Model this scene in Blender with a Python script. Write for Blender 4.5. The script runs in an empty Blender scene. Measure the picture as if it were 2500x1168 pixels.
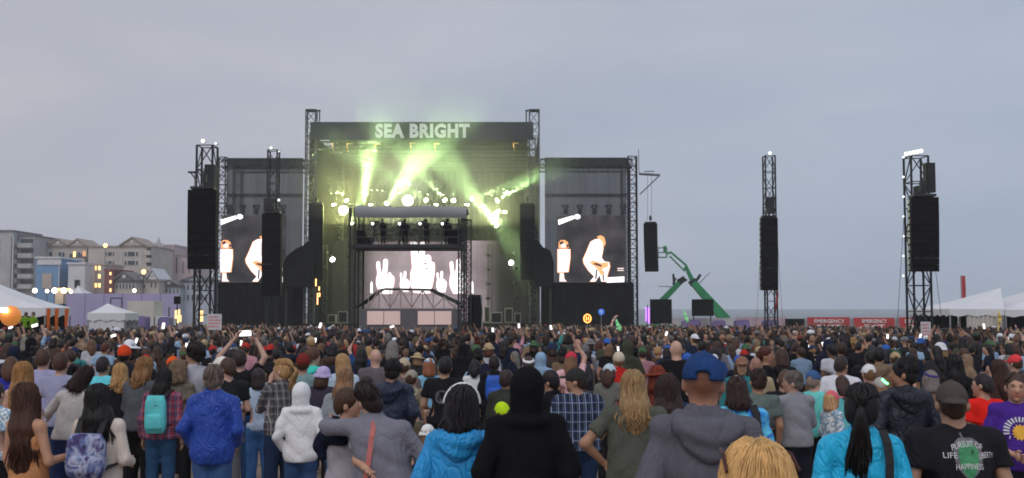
import bpy, math, random
import numpy as np
from mathutils import Vector, Matrix

# ------------------------------------------------------------------ camera
SC = bpy.context.scene
COL = SC.collection
FPX = 2680.0                    # focal length in photo pixels (photo is 2500 x 1168)
CZ = 3.45                       # camera height above the stage ground
HZ = 755.0                      # sea horizon row in the photo
PITCH = math.atan((HZ - 584.0) / FPX)
cam_d = bpy.data.cameras.new('camera')
cam_d.sensor_width = 36.0
cam_d.lens = 36.0 * FPX / 2500.0
cam_d.clip_start = 0.1
cam_d.clip_end = 40000.0
cam = bpy.data.objects.new('camera', cam_d)
COL.objects.link(cam)
cam.location = (0, 0, CZ)
cam.rotation_euler = (math.radians(90) + PITCH, 0, 0)
SC.camera = cam

# ------------------------------------------------------------------ sky, sun, exposure
W = bpy.data.worlds.new('World')
SC.world = W
W.use_nodes = True
wn, wl = W.node_tree.nodes, W.node_tree.links
wn.clear()
SUN_EL, SUN_AZ = math.radians(48), math.radians(195)      # veiled evening sun behind the camera, a little to its left
sky = wn.new('ShaderNodeTexSky')
sky.sky_type = 'NISHITA'
sky.sun_disc = False
sky.sun_elevation = SUN_EL
sky.sun_rotation = SUN_AZ
sky.air_density = 1.5
sky.dust_density = 4.0
bg_sky = wn.new('ShaderNodeBackground')
bg_sky.inputs['Strength'].default_value = 0.05
wl.new(sky.outputs['Color'], bg_sky.inputs['Color'])
tc = wn.new('ShaderNodeTexCoord')
sep = wn.new('ShaderNodeSeparateXYZ')
wl.new(tc.outputs['Generated'], sep.inputs[0])
mp = wn.new('ShaderNodeMapping')
mp.inputs['Scale'].default_value = (0.9, 0.9, 3.6)
mp.inputs['Location'].default_value = (3.1, 1.7, 0.4)
mp.inputs['Rotation'].default_value = (0.0, 0.16, 0.0)
wl.new(tc.outputs['Generated'], mp.inputs[0])
n1 = wn.new('ShaderNodeTexNoise')
n1.inputs['Scale'].default_value = 3.0
n1.inputs['Detail'].default_value = 5.0
n1.inputs['Roughness'].default_value = 0.5
n1.inputs['Distortion'].default_value = 0.25
wl.new(mp.outputs[0], n1.inputs['Vector'])
r1 = wn.new('ShaderNodeValToRGB')
r1.color_ramp.elements[0].position = 0.30
r1.color_ramp.elements[0].color = (0.335, 0.380, 0.465, 1)
r1.color_ramp.elements[1].position = 0.72
r1.color_ramp.elements[1].color = (0.485, 0.495, 0.550, 1)
wl.new(n1.outputs['Fac'], r1.inputs[0])
# low, level stratus towards the horizon
r2 = wn.new('ShaderNodeValToRGB')
r2.color_ramp.elements[0].position = 0.0
r2.color_ramp.elements[0].color = (0.395, 0.450, 0.550, 1)
r2.color_ramp.elements[1].position = 0.30
r2.color_ramp.elements[1].color = (0.455, 0.475, 0.555, 1)
e = r2.color_ramp.elements.new(0.09)
e.color = (0.370, 0.430, 0.555, 1)
wl.new(sep.outputs['Z'], r2.inputs[0])
mixc = wn.new('ShaderNodeMixRGB')
mixc.inputs['Fac'].default_value = 0.72
wl.new(r2.outputs[0], mixc.inputs[1])
wl.new(r1.outputs[0], mixc.inputs[2])
tint = wn.new('ShaderNodeValToRGB')
tint.color_ramp.elements[0].position = 0.18
tint.color_ramp.elements[0].color = (1.0, .965, .945, 1)
tint.color_ramp.elements[1].position = 0.86
tint.color_ramp.elements[1].color = (.90, .962, 1.015, 1)
mrx = wn.new('ShaderNodeMapRange')
mrx.inputs['From Min'].default_value = -0.6
mrx.inputs['From Max'].default_value = 0.6
wl.new(sep.outputs['X'], mrx.inputs['Value'])
wl.new(mrx.outputs[0], tint.inputs[0])
mixt = wn.new('ShaderNodeMixRGB')
mixt.blend_type = 'MULTIPLY'
mixt.inputs['Fac'].default_value = 1.0
wl.new(mixc.outputs[0], mixt.inputs[1])
wl.new(tint.outputs[0], mixt.inputs[2])
bg_cl = wn.new('ShaderNodeBackground')
bg_cl.inputs['Strength'].default_value = 1.18
wl.new(mixt.outputs[0], bg_cl.inputs['Color'])
mx = wn.new('ShaderNodeMixShader')
mx.inputs['Fac'].default_value = 0.90
wl.new(bg_sky.outputs[0], mx.inputs[1])
wl.new(bg_cl.outputs[0], mx.inputs[2])
wo = wn.new('ShaderNodeOutputWorld')
wl.new(mx.outputs[0], wo.inputs['Surface'])

sun_d = bpy.data.lights.new('sun', 'SUN')
sun_d.energy = 1.0
sun_d.angle = math.radians(40)
sun_d.color = (1.0, 0.93, 0.88)
sun = bpy.data.objects.new('sun', sun_d)
COL.objects.link(sun)
sun.rotation_euler = (math.radians(90) - SUN_EL, 0, math.radians(-15))

SC.view_settings.view_transform = 'Standard'
SC.view_settings.look = 'None'
SC.view_settings.gamma = 1.0
SC.view_settings.use_curve_mapping = False
SC.view_settings.exposure = 0.0
SC.cycles.use_denoising = True
SC.cycles.filter_width = 1.8
SC.cycles.max_bounces = 6
SC.cycles.diffuse_bounces = 3
SC.cycles.glossy_bounces = 2
SC.cycles.transparent_max_bounces = 12
SC.cycles.volume_bounces = 1
SC.cycles.volume_step_rate = 1.0
SC.cycles.volume_max_steps = 128
SC.cycles.sample_clamp_indirect = 6.0

# ------------------------------------------------------------------ helpers
RNG = random.Random(7)
CP, SP = math.cos(PITCH), math.sin(PITCH)

def P(x, y, Y):
    """World point at depth Y that stands where the photo's pixel (x, y) looks."""
    u, v = (x - 1250.0) / FPX, (584.0 - y) / FPX
    dy, dz = CP - v * SP, SP + v * CP
    t = Y / dy
    return Vector((u * t, Y, CZ + dz * t))

def G(Y):
    """Height of the sloping beach at depth Y."""
    if Y < 0: return CZ - 1.92
    if Y < 15: return CZ - (1.92 + 0.03 * Y)
    if Y < 110: return CZ - (2.37 + 0.01137 * (Y - 15))
    return 0.0

def MAT(name, col=(.5, .5, .5), rough=.7, metal=0., var=.15, scale=6., bump=0., bscale=40., objcol=False, emit=None, estr=0., spec=None):
    m = bpy.data.materials.new(name)
    m.use_nodes = True
    nt = m.node_tree
    b = nt.nodes['Principled BSDF']
    b.inputs['Roughness'].default_value = rough
    b.inputs['Metallic'].default_value = metal
    if spec is not None: b.inputs['Specular IOR Level'].default_value = spec
    c = nt.nodes.new('ShaderNodeTexCoord')
    n = nt.nodes.new('ShaderNodeTexNoise')
    n.inputs['Scale'].default_value = scale
    n.inputs['Detail'].default_value = 5
    nt.links.new(c.outputs['Object'], n.inputs['Vector'])
    mr = nt.nodes.new('ShaderNodeMapRange')
    mr.inputs['From Min'].default_value = .3
    mr.inputs['From Max'].default_value = .7
    mr.inputs['To Min'].default_value = 1 - var
    mr.inputs['To Max'].default_value = 1 + var
    nt.links.new(n.outputs['Fac'], mr.inputs['Value'])
    mu = nt.nodes.new('ShaderNodeMixRGB')
    mu.blend_type = 'MULTIPLY'
    mu.inputs['Fac'].default_value = 1
    if objcol:
        oi = nt.nodes.new('ShaderNodeObjectInfo')
        nt.links.new(oi.outputs['Color'], mu.inputs[1])
    else:
        mu.inputs[1].default_value = (*col, 1)
    nt.links.new(mr.outputs[0], mu.inputs[2])
    nt.links.new(mu.outputs[0], b.inputs['Base Color'])
    if bump:
        n2 = nt.nodes.new('ShaderNodeTexNoise')
        n2.inputs['Scale'].default_value = bscale
        n2.inputs['Detail'].default_value = 4
        nt.links.new(c.outputs['Object'], n2.inputs['Vector'])
        bp = nt.nodes.new('ShaderNodeBump')
        bp.inputs['Strength'].default_value = bump
        bp.inputs['Distance'].default_value = .02
        nt.links.new(n2.outputs['Fac'], bp.inputs['Height'])
        nt.links.new(bp.outputs[0], b.inputs['Normal'])
    if emit is not None:
        b.inputs['Emission Color'].default_value = (*emit, 1)
        b.inputs['Emission Strength'].default_value = estr
    return m

class MB:
    """Collects boxes, tubes, prisms; build() makes them one mesh object."""
    def __init__(s): s.v, s.f = [], []
    def add(s, vs, fs):
        o = len(s.v)
        s.v += [tuple(p) for p in vs]
        s.f += [tuple(i + o for i in f) for f in fs]
        return s
    def box(s, a, b):
        x0, y0, z0 = (min(a[i], b[i]) for i in range(3))
        x1, y1, z1 = (max(a[i], b[i]) for i in range(3))
        return s.add([(x0,y0,z0),(x1,y0,z0),(x1,y1,z0),(x0,y1,z0),(x0,y0,z1),(x1,y0,z1),(x1,y1,z1),(x0,y1,z1)],
                     [(0,3,2,1),(4,5,6,7),(0,1,5,4),(1,2,6,5),(2,3,7,6),(3,0,4,7)])
    def obox(s, c, ax, ay, az):
        c = Vector(c); ax, ay, az = Vector(ax), Vector(ay), Vector(az)
        vs = [c + i*ax + j*ay + k*az for k in (-1,1) for (i,j) in ((-1,-1),(1,-1),(1,1),(-1,1))]
        return s.add(vs, [(0,3,2,1),(4,5,6,7),(0,1,5,4),(1,2,6,5),(2,3,7,6),(3,0,4,7)])
    def tube(s, a, b, r, r2=None, n=6, cap=True):
        a, b = Vector(a), Vector(b)
        r2 = r if r2 is None else r2
        d = (b - a)
        if d.length < 1e-6: return s
        d.normalize()
        u = d.orthogonal().normalized(); w = d.cross(u)
        vs = []
        for p, q in ((a, r), (b, r2)):
            for i in range(n):
                t = 2*math.pi*i/n
                vs.append(p + q*(math.cos(t)*u + math.sin(t)*w))
        fs = [(i, (i+1) % n, n + (i+1) % n, n + i) for i in range(n)]
        if cap: fs += [tuple(range(n))[::-1], tuple(range(n, 2*n))]
        return s.add(vs, fs)
    def path(s, pts, r, n=6):
        for i in range(len(pts)-1):
            ra = r if not hasattr(r, '__len__') else r[i]
            rb = r if not hasattr(r, '__len__') else r[i+1]
            s.tube(pts[i], pts[i+1], ra, rb, n)
        return s
    def prism(s, pts, dvec):
        """A polygon (any plane) pushed out by dvec."""
        n = len(pts); d = Vector(dvec)
        vs = [Vector(p) for p in pts] + [Vector(p) + d for p in pts]
        return s.add(vs, [tuple(range(n))[::-1], tuple(range(n, 2*n))] + [(i, (i+1) % n, n+(i+1) % n, n+i) for i in range(n)])
    def disc(s, c, nrm, r, n=16, t=.02):
        nrm = Vector(nrm).normalized()
        return s.tube(Vector(c), Vector(c)+nrm*t, r, r, n)
    def build(s, name, mat, parent=None, smooth=False):
        me = bpy.data.meshes.new(name)
        off = parent['_o'] if parent is not None and '_o' in parent else (0, 0, 0)
        me.from_pydata([(p[0]-off[0], p[1]-off[1], p[2]-off[2]) for p in s.v], [], s.f)
        me.materials.append(mat)
        if smooth:
            me.polygons.foreach_set('use_smooth', [True]*len(me.polygons))
        me.update()
        o = bpy.data.objects.new(name, me)
        COL.objects.link(o)
        if parent is not None:
            o.parent = parent
            o['_o'] = off
        return o

def thing(name, label, cat, loc, group=None):
    o = bpy.data.objects.new(name, None)
    o.empty_display_size = .2
    COL.objects.link(o)
    o.location = loc
    o['_o'] = tuple(loc)
    return tag(o, label, cat, group)

def tag(o, label=None, cat=None, group=None, kind=None):
    if label: o['label'] = label
    if cat: o['category'] = cat
    if group: o['group'] = group
    if kind: o['kind'] = kind
    return o

def truss(m, a, b, w, r=.05, n=None, rb=None, ref=(0, 1, 0), h=None):
    """Box truss from a to b, w wide, four chords and zig-zag braces."""
    a, b = Vector(a), Vector(b)
    d = b - a; L = d.length; d = d / L
    u = d.cross(Vector(ref))
    if u.length < 1e-3: u = d.cross(Vector((1, 0, 0)))
    u.normalize(); v = d.cross(u).normalized()
    h = h or w; rb = rb or r*.55
    n = n or max(2, round(L / w))
    cs = [(-1,-1),(1,-1),(1,1),(-1,1)]
    cor = lambda t, c: a + d*t + u*(c[0]*w/2) + v*(c[1]*h/2)
    for c in cs: m.tube(cor(0, c), cor(L, c), r, n=5)
    for i in range(n):
        t0, t1 = L*i/n, L*(i+1)/n
        for k in range(4):
            c0, c1 = cs[k], cs[(k+1) % 4]
            m.tube(cor(t0, c0), cor(t0, c1), rb, n=4, cap=False)
            p, q = (c0, c1) if (i+k) % 2 else (c1, c0)
            m.tube(cor(t0, p), cor(t1, q), rb, n=4, cap=False)
    for k in range(4): m.tube(cor(L, cs[k]), cor(L, cs[(k+1) % 4]), rb, n=4, cap=False)
    return m

def text_mesh(body, size, offset=0., extrude=.01, spacing=1.):
    cu = bpy.data.curves.new('t', 'FONT')
    cu.body = body; cu.size = size; cu.offset = offset; cu.extrude = extrude
    cu.align_x = 'CENTER'; cu.align_y = 'CENTER'; cu.space_character = spacing; cu.resolution_u = 3
    o = bpy.data.objects.new('t', cu)
    COL.objects.link(o)
    dg = bpy.context.evaluated_depsgraph_get()
    dg.update()
    me = bpy.data.meshes.new_from_object(o.evaluated_get(dg))
    bpy.data.objects.remove(o); bpy.data.curves.remove(cu)
    return me

def lettering(body, size, loc, mat, parent, offset=0., name='lettering', width=None, rz=0., extrude=.01, rx=90, spacing=1.):
    me = text_mesh(body, size, offset, extrude, spacing)
    me.materials.clear(); me.materials.append(mat)
    if width:
        vs = np.empty(len(me.vertices)*3, np.float32); me.vertices.foreach_get('co', vs)
        vs = vs.reshape(-1, 3); vs[:, 0] *= width / max(1e-6, np.ptp(vs[:, 0]))
        me.vertices.foreach_set('co', vs.ravel()); me.update()
    o = bpy.data.objects.new(name, me)
    COL.objects.link(o)
    off = parent['_o'] if parent is not None and '_o' in parent else (0, 0, 0)
    o.location = (loc[0]-off[0], loc[1]-off[1], loc[2]-off[2])
    o.rotation_euler = (math.radians(rx), 0, rz)
    if parent is not None: o.parent = parent; o['_o'] = off
    return o

M = {}
M['black_steel'] = MAT('black_steel', (.03, .032, .036), .55, .3, .3, 3)
M['truss'] = MAT('truss_steel', (.10, .105, .115), .5, .5, .25, 2)
M['alu'] = MAT('aluminium', (.42, .44, .46), .4, .8, .15, 3)
M['black_cloth'] = MAT('black_cloth', (.012, .012, .014), .95, 0, .3, .8, .5, 3, spec=.1)
M['black_box'] = MAT('speaker_paint', (.007, .007, .008), .75, 0, .25, 4, .2, 60, spec=.15)
M['grille'] = MAT('speaker_grille', (.010, .010, .011), .7, .2, .3, 60, .6, 160)
M['white_tarp'] = MAT('white_tarp', (.72, .73, .76), .6, 0, .05, .6, .25, 1.6)
M['grey_tarp'] = MAT('grey_tarp', (.30, .31, .33), .7, 0, .1, .8, .4, 2.2)
M['banner'] = MAT('banner_cloth', (.045, .055, .060), .8, 0, .2, .5, .3, 2)
M['letter_white'] = MAT('white_print', (.80, .82, .82), .7, 0, .05)
M['red_banner'] = MAT('red_banner', (.47, .05, .05), .7, 0, .12, .8, .3, 2)
M['steel_grey'] = MAT('grey_steel', (.22, .23, .24), .5, .5, .2)
# ------------------------------------------------------------------ ground and sea
def sand_material():
    m = bpy.data.materials.new('trampled_sand')
    m.use_nodes = True
    nt = m.node_tree; b = nt.nodes['Principled BSDF']
    b.inputs['Roughness'].default_value = .95
    c = nt.nodes.new('ShaderNodeTexCoord')
    n = nt.nodes.new('ShaderNodeTexNoise'); n.inputs['Scale'].default_value = 1.3; n.inputs['Detail'].default_value = 8
    n2 = nt.nodes.new('ShaderNodeTexNoise'); n2.inputs['Scale'].default_value = 9; n2.inputs['Detail'].default_value = 6
    nt.links.new(c.outputs['Object'], n.inputs['Vector']); nt.links.new(c.outputs['Object'], n2.inputs['Vector'])
    r = nt.nodes.new('ShaderNodeValToRGB')
    r.color_ramp.elements[0].position = .32; r.color_ramp.elements[0].color = (.17, .125, .095, 1)
    r.color_ramp.elements[1].position = .72; r.color_ramp.elements[1].color = (.36, .285, .22, 1)
    nt.links.new(n.outputs['Fac'], r.inputs[0]); nt.links.new(r.outputs[0], b.inputs['Base Color'])
    bp = nt.nodes.new('ShaderNodeBump'); bp.inputs['Strength'].default_value = .9; bp.inputs['Distance'].default_value = .06
    nt.links.new(n2.outputs['Fac'], bp.inputs['Height']); nt.links.new(bp.outputs[0], b.inputs['Normal'])
    return m
ys = [-60, 0, 3, 6, 9, 12, 15, 20, 30, 45, 60, 80, 110, 150, 200, 300, 420, 600, 900]
g = MB()
for y in ys:
    shore = 90 if y < 150 else (90 - (y-150)*.55)
    xs = [-900, -300, -120, -60, -30, 0, 30, 60, max(61, shore) if y < 150 else max(61, shore)]
    xs = [min(x, shore) for x in xs]
    g.v += [(x, y, G(y) - (0.0 if y < 150 else .2)) for x in xs]
nx = 9
for j in range(len(ys)-1):
    for i in range(nx-1):
        a = j*nx+i
        g.f.append((a, a+1, a+nx+1, a+nx))
ground = tag(g.build('beach_ground', sand_material(), smooth=True), kind='structure')

sea_m = MAT('sea_water', (.10, .135, .15), .35, 0, .2, .02, .8, .12)
s = MB(); s.add([(-20000, -200, -1.6), (20000, -200, -1.6), (20000, 18000, -1.6), (-20000, 18000, -1.6)], [(0,1,2,3)])
tag(s.build('sea', sea_m), kind='structure')

# ------------------------------------------------------------------ the far town
M['b_grey'] = MAT('grey_render', (0.426, 0.426, 0.440), .9, 0, .12, .3)
M['b_tan'] = MAT('tan_render', (0.469, 0.412, 0.369), .9, 0, .12, .3)
M['b_taupe'] = MAT('taupe_render', (0.511, 0.469, 0.426), .9, 0, .12, .3)
M['b_pink'] = MAT('dusky_pink_render', (0.511, 0.412, 0.426), .9, 0, .1, .3)
M['b_white'] = MAT('white_siding', (.62, .63, .66), .8, 0, .08, .5)
M['b_blue'] = MAT('blue_siding', (.17, .32, .52), .8, 0, .1, .5)
M['b_slate'] = MAT('slate_roof', (.17, .165, .17), .9, 0, .2, .8)
M['b_brownroof'] = MAT('brown_roof', (0.355, 0.291, 0.248), .9, 0, .2, .6)
M['b_red'] = MAT('red_brick', (.24, .085, .08), .9, 0, .2, .8)
M['b_paleblue'] = MAT('pale_blue_siding', (0.426, 0.483, 0.554), .9, 0, .12, .4)
M['pane'] = MAT('window_pane', (.05, .06, .08), .15, 0, .3, .4)
M['frame_w'] = MAT('window_frame', (.55, .56, .58), .6)
M['lit'] = MAT('lit_window', (.9, .6, .3), .5, 0, .1, 1, emit=(1, .55, .18), estr=2.6)
M['lit_dim'] = MAT('dim_lit_window', (.6, .35, .2), .5, 0, .1, 1, emit=(1, .42, .14), estr=.7)
M['shade_and_frame'] = MAT('recess_shade_and_frame', (.06, .06, .065), .9)  # wall recess shade as a dark colour; slots and door frame share it

def pxbox(m, x0, y0, x1, y1, Y, d0=0., d1=.3):
    a, b = P(x0, y1, Y), P(x1, y0, Y)
    return m.box((a.x, Y-d0, a.z), (b.x, Y+d1, b.z))

def building(name, label, x0, x1, ytop, Y, wall, depth=14., gables=(), roof='b_brownroof', windows=(), balconies=(), bands=(), strips=(), flat=True):
    a, b = P(x0, ytop, Y), P(x1, ytop, Y)
    o = thing(name, label, 'building', ((a.x+b.x)/2, Y+depth/2, -.2), 'buildings of the seaside town')
    m = MB(); m.box((a.x, Y, -.2), (b.x, Y+depth, a.z)); m.build('wall', M[wall], o)
    if flat:
        m = MB(); m.box((a.x-.25, Y-.3, a.z+.003), (b.x+.25, Y+depth+.3, a.z+.45)); m.build('roof', M[roof], o)
    for (gx0, gx1, gy, wm, rm) in gables:           # a gable front with a pitched roof running back
        p0, p1, pk = P(gx0, ytop, Y), P(gx1, ytop, Y), P((gx0+gx1)/2, gy, Y)
        m = MB(); m.prism([(p0.x, Y-.5, p0.z+.46), (p1.x, Y-.5, p0.z+.46), (pk.x, Y-.5, pk.z-.3)], (0, depth*.7, 0)); m.build('gable', M[wm], o)
        m = MB()
        for s_, e_ in ((p0, -1), (p1, 1)):
            q = Vector((s_.x + e_*.5, 0, p0.z+.30))
            m.prism([(q.x, Y-.9, q.z), (q.x, Y-.9, q.z+.35), (pk.x, Y-.9, pk.z+.1), (pk.x, Y-.9, pk.z-.28)], (0, depth*.7+.6, 0))
        m.build('gable_roof', M[rm], o)
        m = MB(); m.disc((pk.x, Y-.52, p0.z+.46+(pk.z-p0.z)*.38), (0, -1, 0), .45, 10, .12); m.build('round_vent', M['b_white'], o)
    for w in windows:
        wx0, wy0, wx1, wy1 = w[:4]; lit = w[4] if len(w) > 4 else 'pane'
        m = MB(); pxbox(m, wx0-.9, wy0-.9, wx1+.9, wy1+.9, Y, .10, .05); f = m.build('window', M['frame_w'], o)
        m = MB(); pxbox(m, wx0, wy0, wx1, wy1, Y, .14, -.05)
        m.build('pane', M[lit], f)
    for (bx0, bx1, by) in balconies:
        p0, p1 = P(bx0, by, Y), P(bx1, by, Y)
        m = MB()
        m.box((p0.x, Y-1.8, p0.z-.2), (p1.x, Y-.003, p0.z))
        m.box((p0.x, Y-1.8, p0.z+.003), (p1.x, Y-1.68, p0.z+1.05))
        m.box((p0.x, Y-1.677, p0.z+.003), (p0.x+.1, Y-.003, p0.z+1.05)); m.box((p1.x-.1, Y-1.677, p0.z+.003), (p1.x, Y-.003, p0.z+1.05))
        bo = m.build('balcony', M[wall], o)
        m = MB(); m.box((p0.x+.2, Y-.05, p0.z+.01), (p1.x-.2, Y-.01, p0.z+2.3)); m.build('glass_door', M['pane'], bo)
    for (sx0, sy0, sx1, sy1, mm) in strips:
        m = MB(); pxbox(m, sx0, sy0, sx1, sy1, Y, .22, -.02); m.build('wall_strip', M[mm], o)
    return o

building('apartment_block', 'tall grey apartment block with a blank end wall at the left edge', -70, 32, 566, 300, 'b_grey', 18, roof='b_slate',
         strips=[(27.5, 578, 29, 720, 'shade_and_frame'), (30, 578, 31.5, 720, 'b_white')], windows=[(-3, 585, 1, 594), (-3, 606, 1, 615), (-3, 628, 1, 637)])
building('apartment_block', 'grey apartment block stacked with balconies beside the blank end wall', 32.5, 84, 578, 303, 'b_grey', 16, roof='b_slate',
         balconies=[(33+3*(k % 1), 47, 598+k*23) for k in range(6)] + [(48.5, 83, 604+k*25) for k in range(5)])
building('apartment_block', 'tan apartment row with three pointed gables along its roof', 84.5, 213, 605, 312, 'b_taupe', 16,
         gables=[(85, 112, 588, 'b_tan', 'b_brownroof'), (122, 164, 583, 'b_tan', 'b_brownroof'), (170, 212, 583, 'b_tan', 'b_brownroof'), (100, 122, 581, 'b_brownroof', 'b_brownroof')],
         windows=[(90, 616, 97, 629), (99, 616, 107, 629), (120, 616, 128, 630), (143, 616, 150, 630), (152, 616, 158, 630), (179, 615, 185, 628, 'lit'), (202, 614, 210, 626, 'lit_dim'), (190, 616, 196, 630)],
         balconies=[(168, 212, 640)], strips=[(111, 602, 116, 632, 'b_slate'), (213, 602, 216, 640, 'shade_and_frame')])
wins = [(258, 616, 261, 625), (264, 616, 273, 625), (276, 616, 279, 625), (258, 638, 261, 647), (264, 638, 273, 647), (276, 638, 279, 647)]
wins += [(304, 616, 309, 626), (312, 615, 329, 626), (332, 616, 337, 626), (304, 638, 309, 647), (312, 637, 329, 647), (332, 638, 337, 647), (379, 617, 384, 626, 'lit')]
building('apartment_block', 'large taupe apartment house with one big central gable', 216, 372, 604, 306, 'b_taupe', 18,
         gables=[(297, 352, 579, 'b_tan', 'b_brownroof')], windows=wins[:12], balconies=[(356, 371, 622), (356, 371, 640), (356, 371, 660)],
         strips=[(295, 612, 298, 650, 'b_white'), (344, 612, 347, 650, 'b_white')])
building('church', 'pale church with three thin spires behind the taupe apartment house', 372.5, 392, 607, 318, 'b_taupe', 14, flat=True, windows=[wins[12]])
ch = [o for o in bpy.data.objects if o.name == 'church'][0]
for (sx, sy, w) in ((382, 577, 2.6), (375, 588, 1.7), (390, 591, 1.6)):
    p = P(sx, 606, 320); t = P(sx, sy, 320); m = MB(); m.tube((p.x, 322, p.z), (t.x, 322, t.z), w*.42, .03, 8); m.build('spire', M['b_grey'], ch)
building('apartment_block', 'dusky pink slab block with narrow dark window slots', 392.5, 426, 601, 330, 'b_pink', 16, roof='b_pink', strips=[(394, 604, 396, 645, 'shade_and_frame'), (411, 606, 414, 668, 'shade_and_frame')])
building('apartment_block', 'lower pink wing beside the dusky pink slab block', 426.5, 480, 626, 332, 'b_pink', 16, roof='b_brownroof', strips=[(430, 630, 433, 668, 'shade_and_frame'), (446, 640, 448, 668, 'shade_and_frame'), (462, 640, 464, 668, 'shade_and_frame')])
# lower row nearer the beach
building('beach_house', 'beach house with a bright blue side wall and white fascia', 88, 146, 632, 240, 'b_blue', 12, roof='b_white',
         strips=[(92, 634, 150, 647, 'b_white'), (143, 648, 146.5, 700, 'b_white'), (103, 668, 128, 705, 'b_tan')])
building('beach_house', 'pale grey beach house with rows of small windows beside the blue wall', 147, 186, 658, 246, 'b_paleblue', 10, roof='b_white',
         windows=[(152+k*6, 660, 155+k*6, 668) for k in range(4)] + [(152+k*6, 680, 155+k*6, 690) for k in range(4)])
building('beach_house', 'white boxy beach house with a blank panel wall', 167, 208, 646, 238, 'b_white', 10, roof='b_white', windows=[(182, 684, 196, 703), (186, 684, 190, 703)])
building('beach_house', 'beach house with orange lit windows on three floors', 209, 256, 648, 244, 'b_taupe', 12, roof='b_tan',
         windows=[(222, 650, 226, 660, 'lit'), (231, 650, 236, 660, 'lit'), (240, 650, 246, 660, 'lit'), (240, 670, 246, 680, 'lit'), (231, 692, 237, 702, 'lit'), (240, 692, 246, 702, 'lit'), (212, 686, 217, 700), (222, 690, 226, 702)],
         strips=[(213, 684, 215, 712, 'b_white'), (226, 684, 228, 712, 'b_white')])
building('beach_house', 'narrow dark red brick house with a column of lit windows', 256.5, 277, 662, 242, 'b_red', 12, roof='b_red',
         windows=[(268, 665, 272, 672, 'lit'), (268, 685, 272, 692, 'lit'), (268, 705, 272, 713, 'lit')])
building('beach_house', 'beach house under a dark slate roof right of the red brick house', 277.5, 332, 690, 243, 'b_taupe', 12, flat=True, roof='b_slate',
         gables=[(282, 328, 664, 'b_slate', 'b_slate')], windows=[(284+k*8, 694, 288+k*8, 705) for k in range(6)])
building('beach_house', 'white beach house with two steep gables', 332.5, 388, 688, 247, 'b_taupe', 12, roof='b_brownroof',
         gables=[(336, 358, 670, 'b_taupe', 'b_slate'), (362, 386, 656, 'b_white', 'b_white')], windows=[(340, 694, 345, 704), (350, 694, 355, 704), (368, 690, 372, 702), (378, 690, 382, 702), (347, 660, 354, 670, 'lit')])
building('beach_house', 'bluish grey beach houses row end house with dark roof', 389, 440, 702, 252, 'b_paleblue', 12, roof='b_slate',
         gables=[(392, 436, 684, 'b_slate', 'b_slate')], windows=[(396+k*9, 706, 400+k*9, 716) for k in range(5)])
building('beach_house', 'bluish grey beach house seen behind the near speaker tower', 440.5, 520, 690, 255, 'b_paleblue', 12, roof='b_slate',
         gables=[(448, 512, 672, 'b_paleblue', 'b_slate')], windows=[(446+k*11, 696, 451+k*11, 708) for k in range(6)]+[(446+k*11, 720, 451+k*11, 734) for k in range(6)])
M['bulb'] = MAT('lamp_glass', (1, .9, .7), .4, emit=(1, .82, .5), estr=9)
M['bulb_or'] = MAT('sodium_lamp_glass', (1, .7, .3), .4, emit=(1, .55, .15), estr=5)
def street_lamp(label, x, y, Y, r=.45, mm='bulb', n=1, gap=0):
    p = P(x, y, Y); z0 = 0 if Y < 150 else -.2
    o = thing('street_lamp', label, 'lamp', (p.x, Y, z0), 'lamps lit among the houses')
    m = MB(); m.tube((p.x, Y, z0), (p.x, Y, p.z-r), .09, .06, 6); m.build('pole', M['black_steel'], o)
    m = MB()
    for i in range(6):
        a0, a1 = math.pi*i/6, math.pi*(i+1)/6
        m.tube((p.x, Y, p.z-r*math.cos(a0)), (p.x, Y, p.z-r*math.cos(a1)), max(.01, r*math.sin(a0)), max(.01, r*math.sin(a1)), 10, cap=False)
    m.build('globe', M[mm], o, True)
street_lamp('white globe lamp standing over the slope of the large left tent', 85, 710, 190, .40)
street_lamp('white globe lamp second along the tent slope', 115, 711, 190, .30)
street_lamp('bright white lamp at the near end of the lit kiosk', 133, 710, 190, .46)
street_lamp('bright white lamp at the far end of the lit kiosk', 156, 710, 190, .46)
street_lamp('small white globe lamp beside the little white peaked tent', 173, 712, 190, .30)
street_lamp('orange globe lamp high above the taupe apartment roof', 257, 600, 280, .5, 'bulb_or')
street_lamp('orange globe lamp between the taupe block and white gabled house', 351, 664, 225, .45, 'bulb_or')
street_lamp('small white lamp over the purple wall', 328, 710, 190, .30)
o = thing('kiosk', 'lit kiosk with a glowing front between two white lamps', 'kiosk', P(145, 740, 192).to_tuple())
m = MB(); pxbox(m, 134, 704, 156, 709, 192, 0, 3); m.build('lit_fascia', M['lit'], o)
m = MB(); pxbox(m, 134, 709.3, 156, 742, 192.3, 0, 2.5); m.build('wall', M['b_tan'], o)

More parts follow.
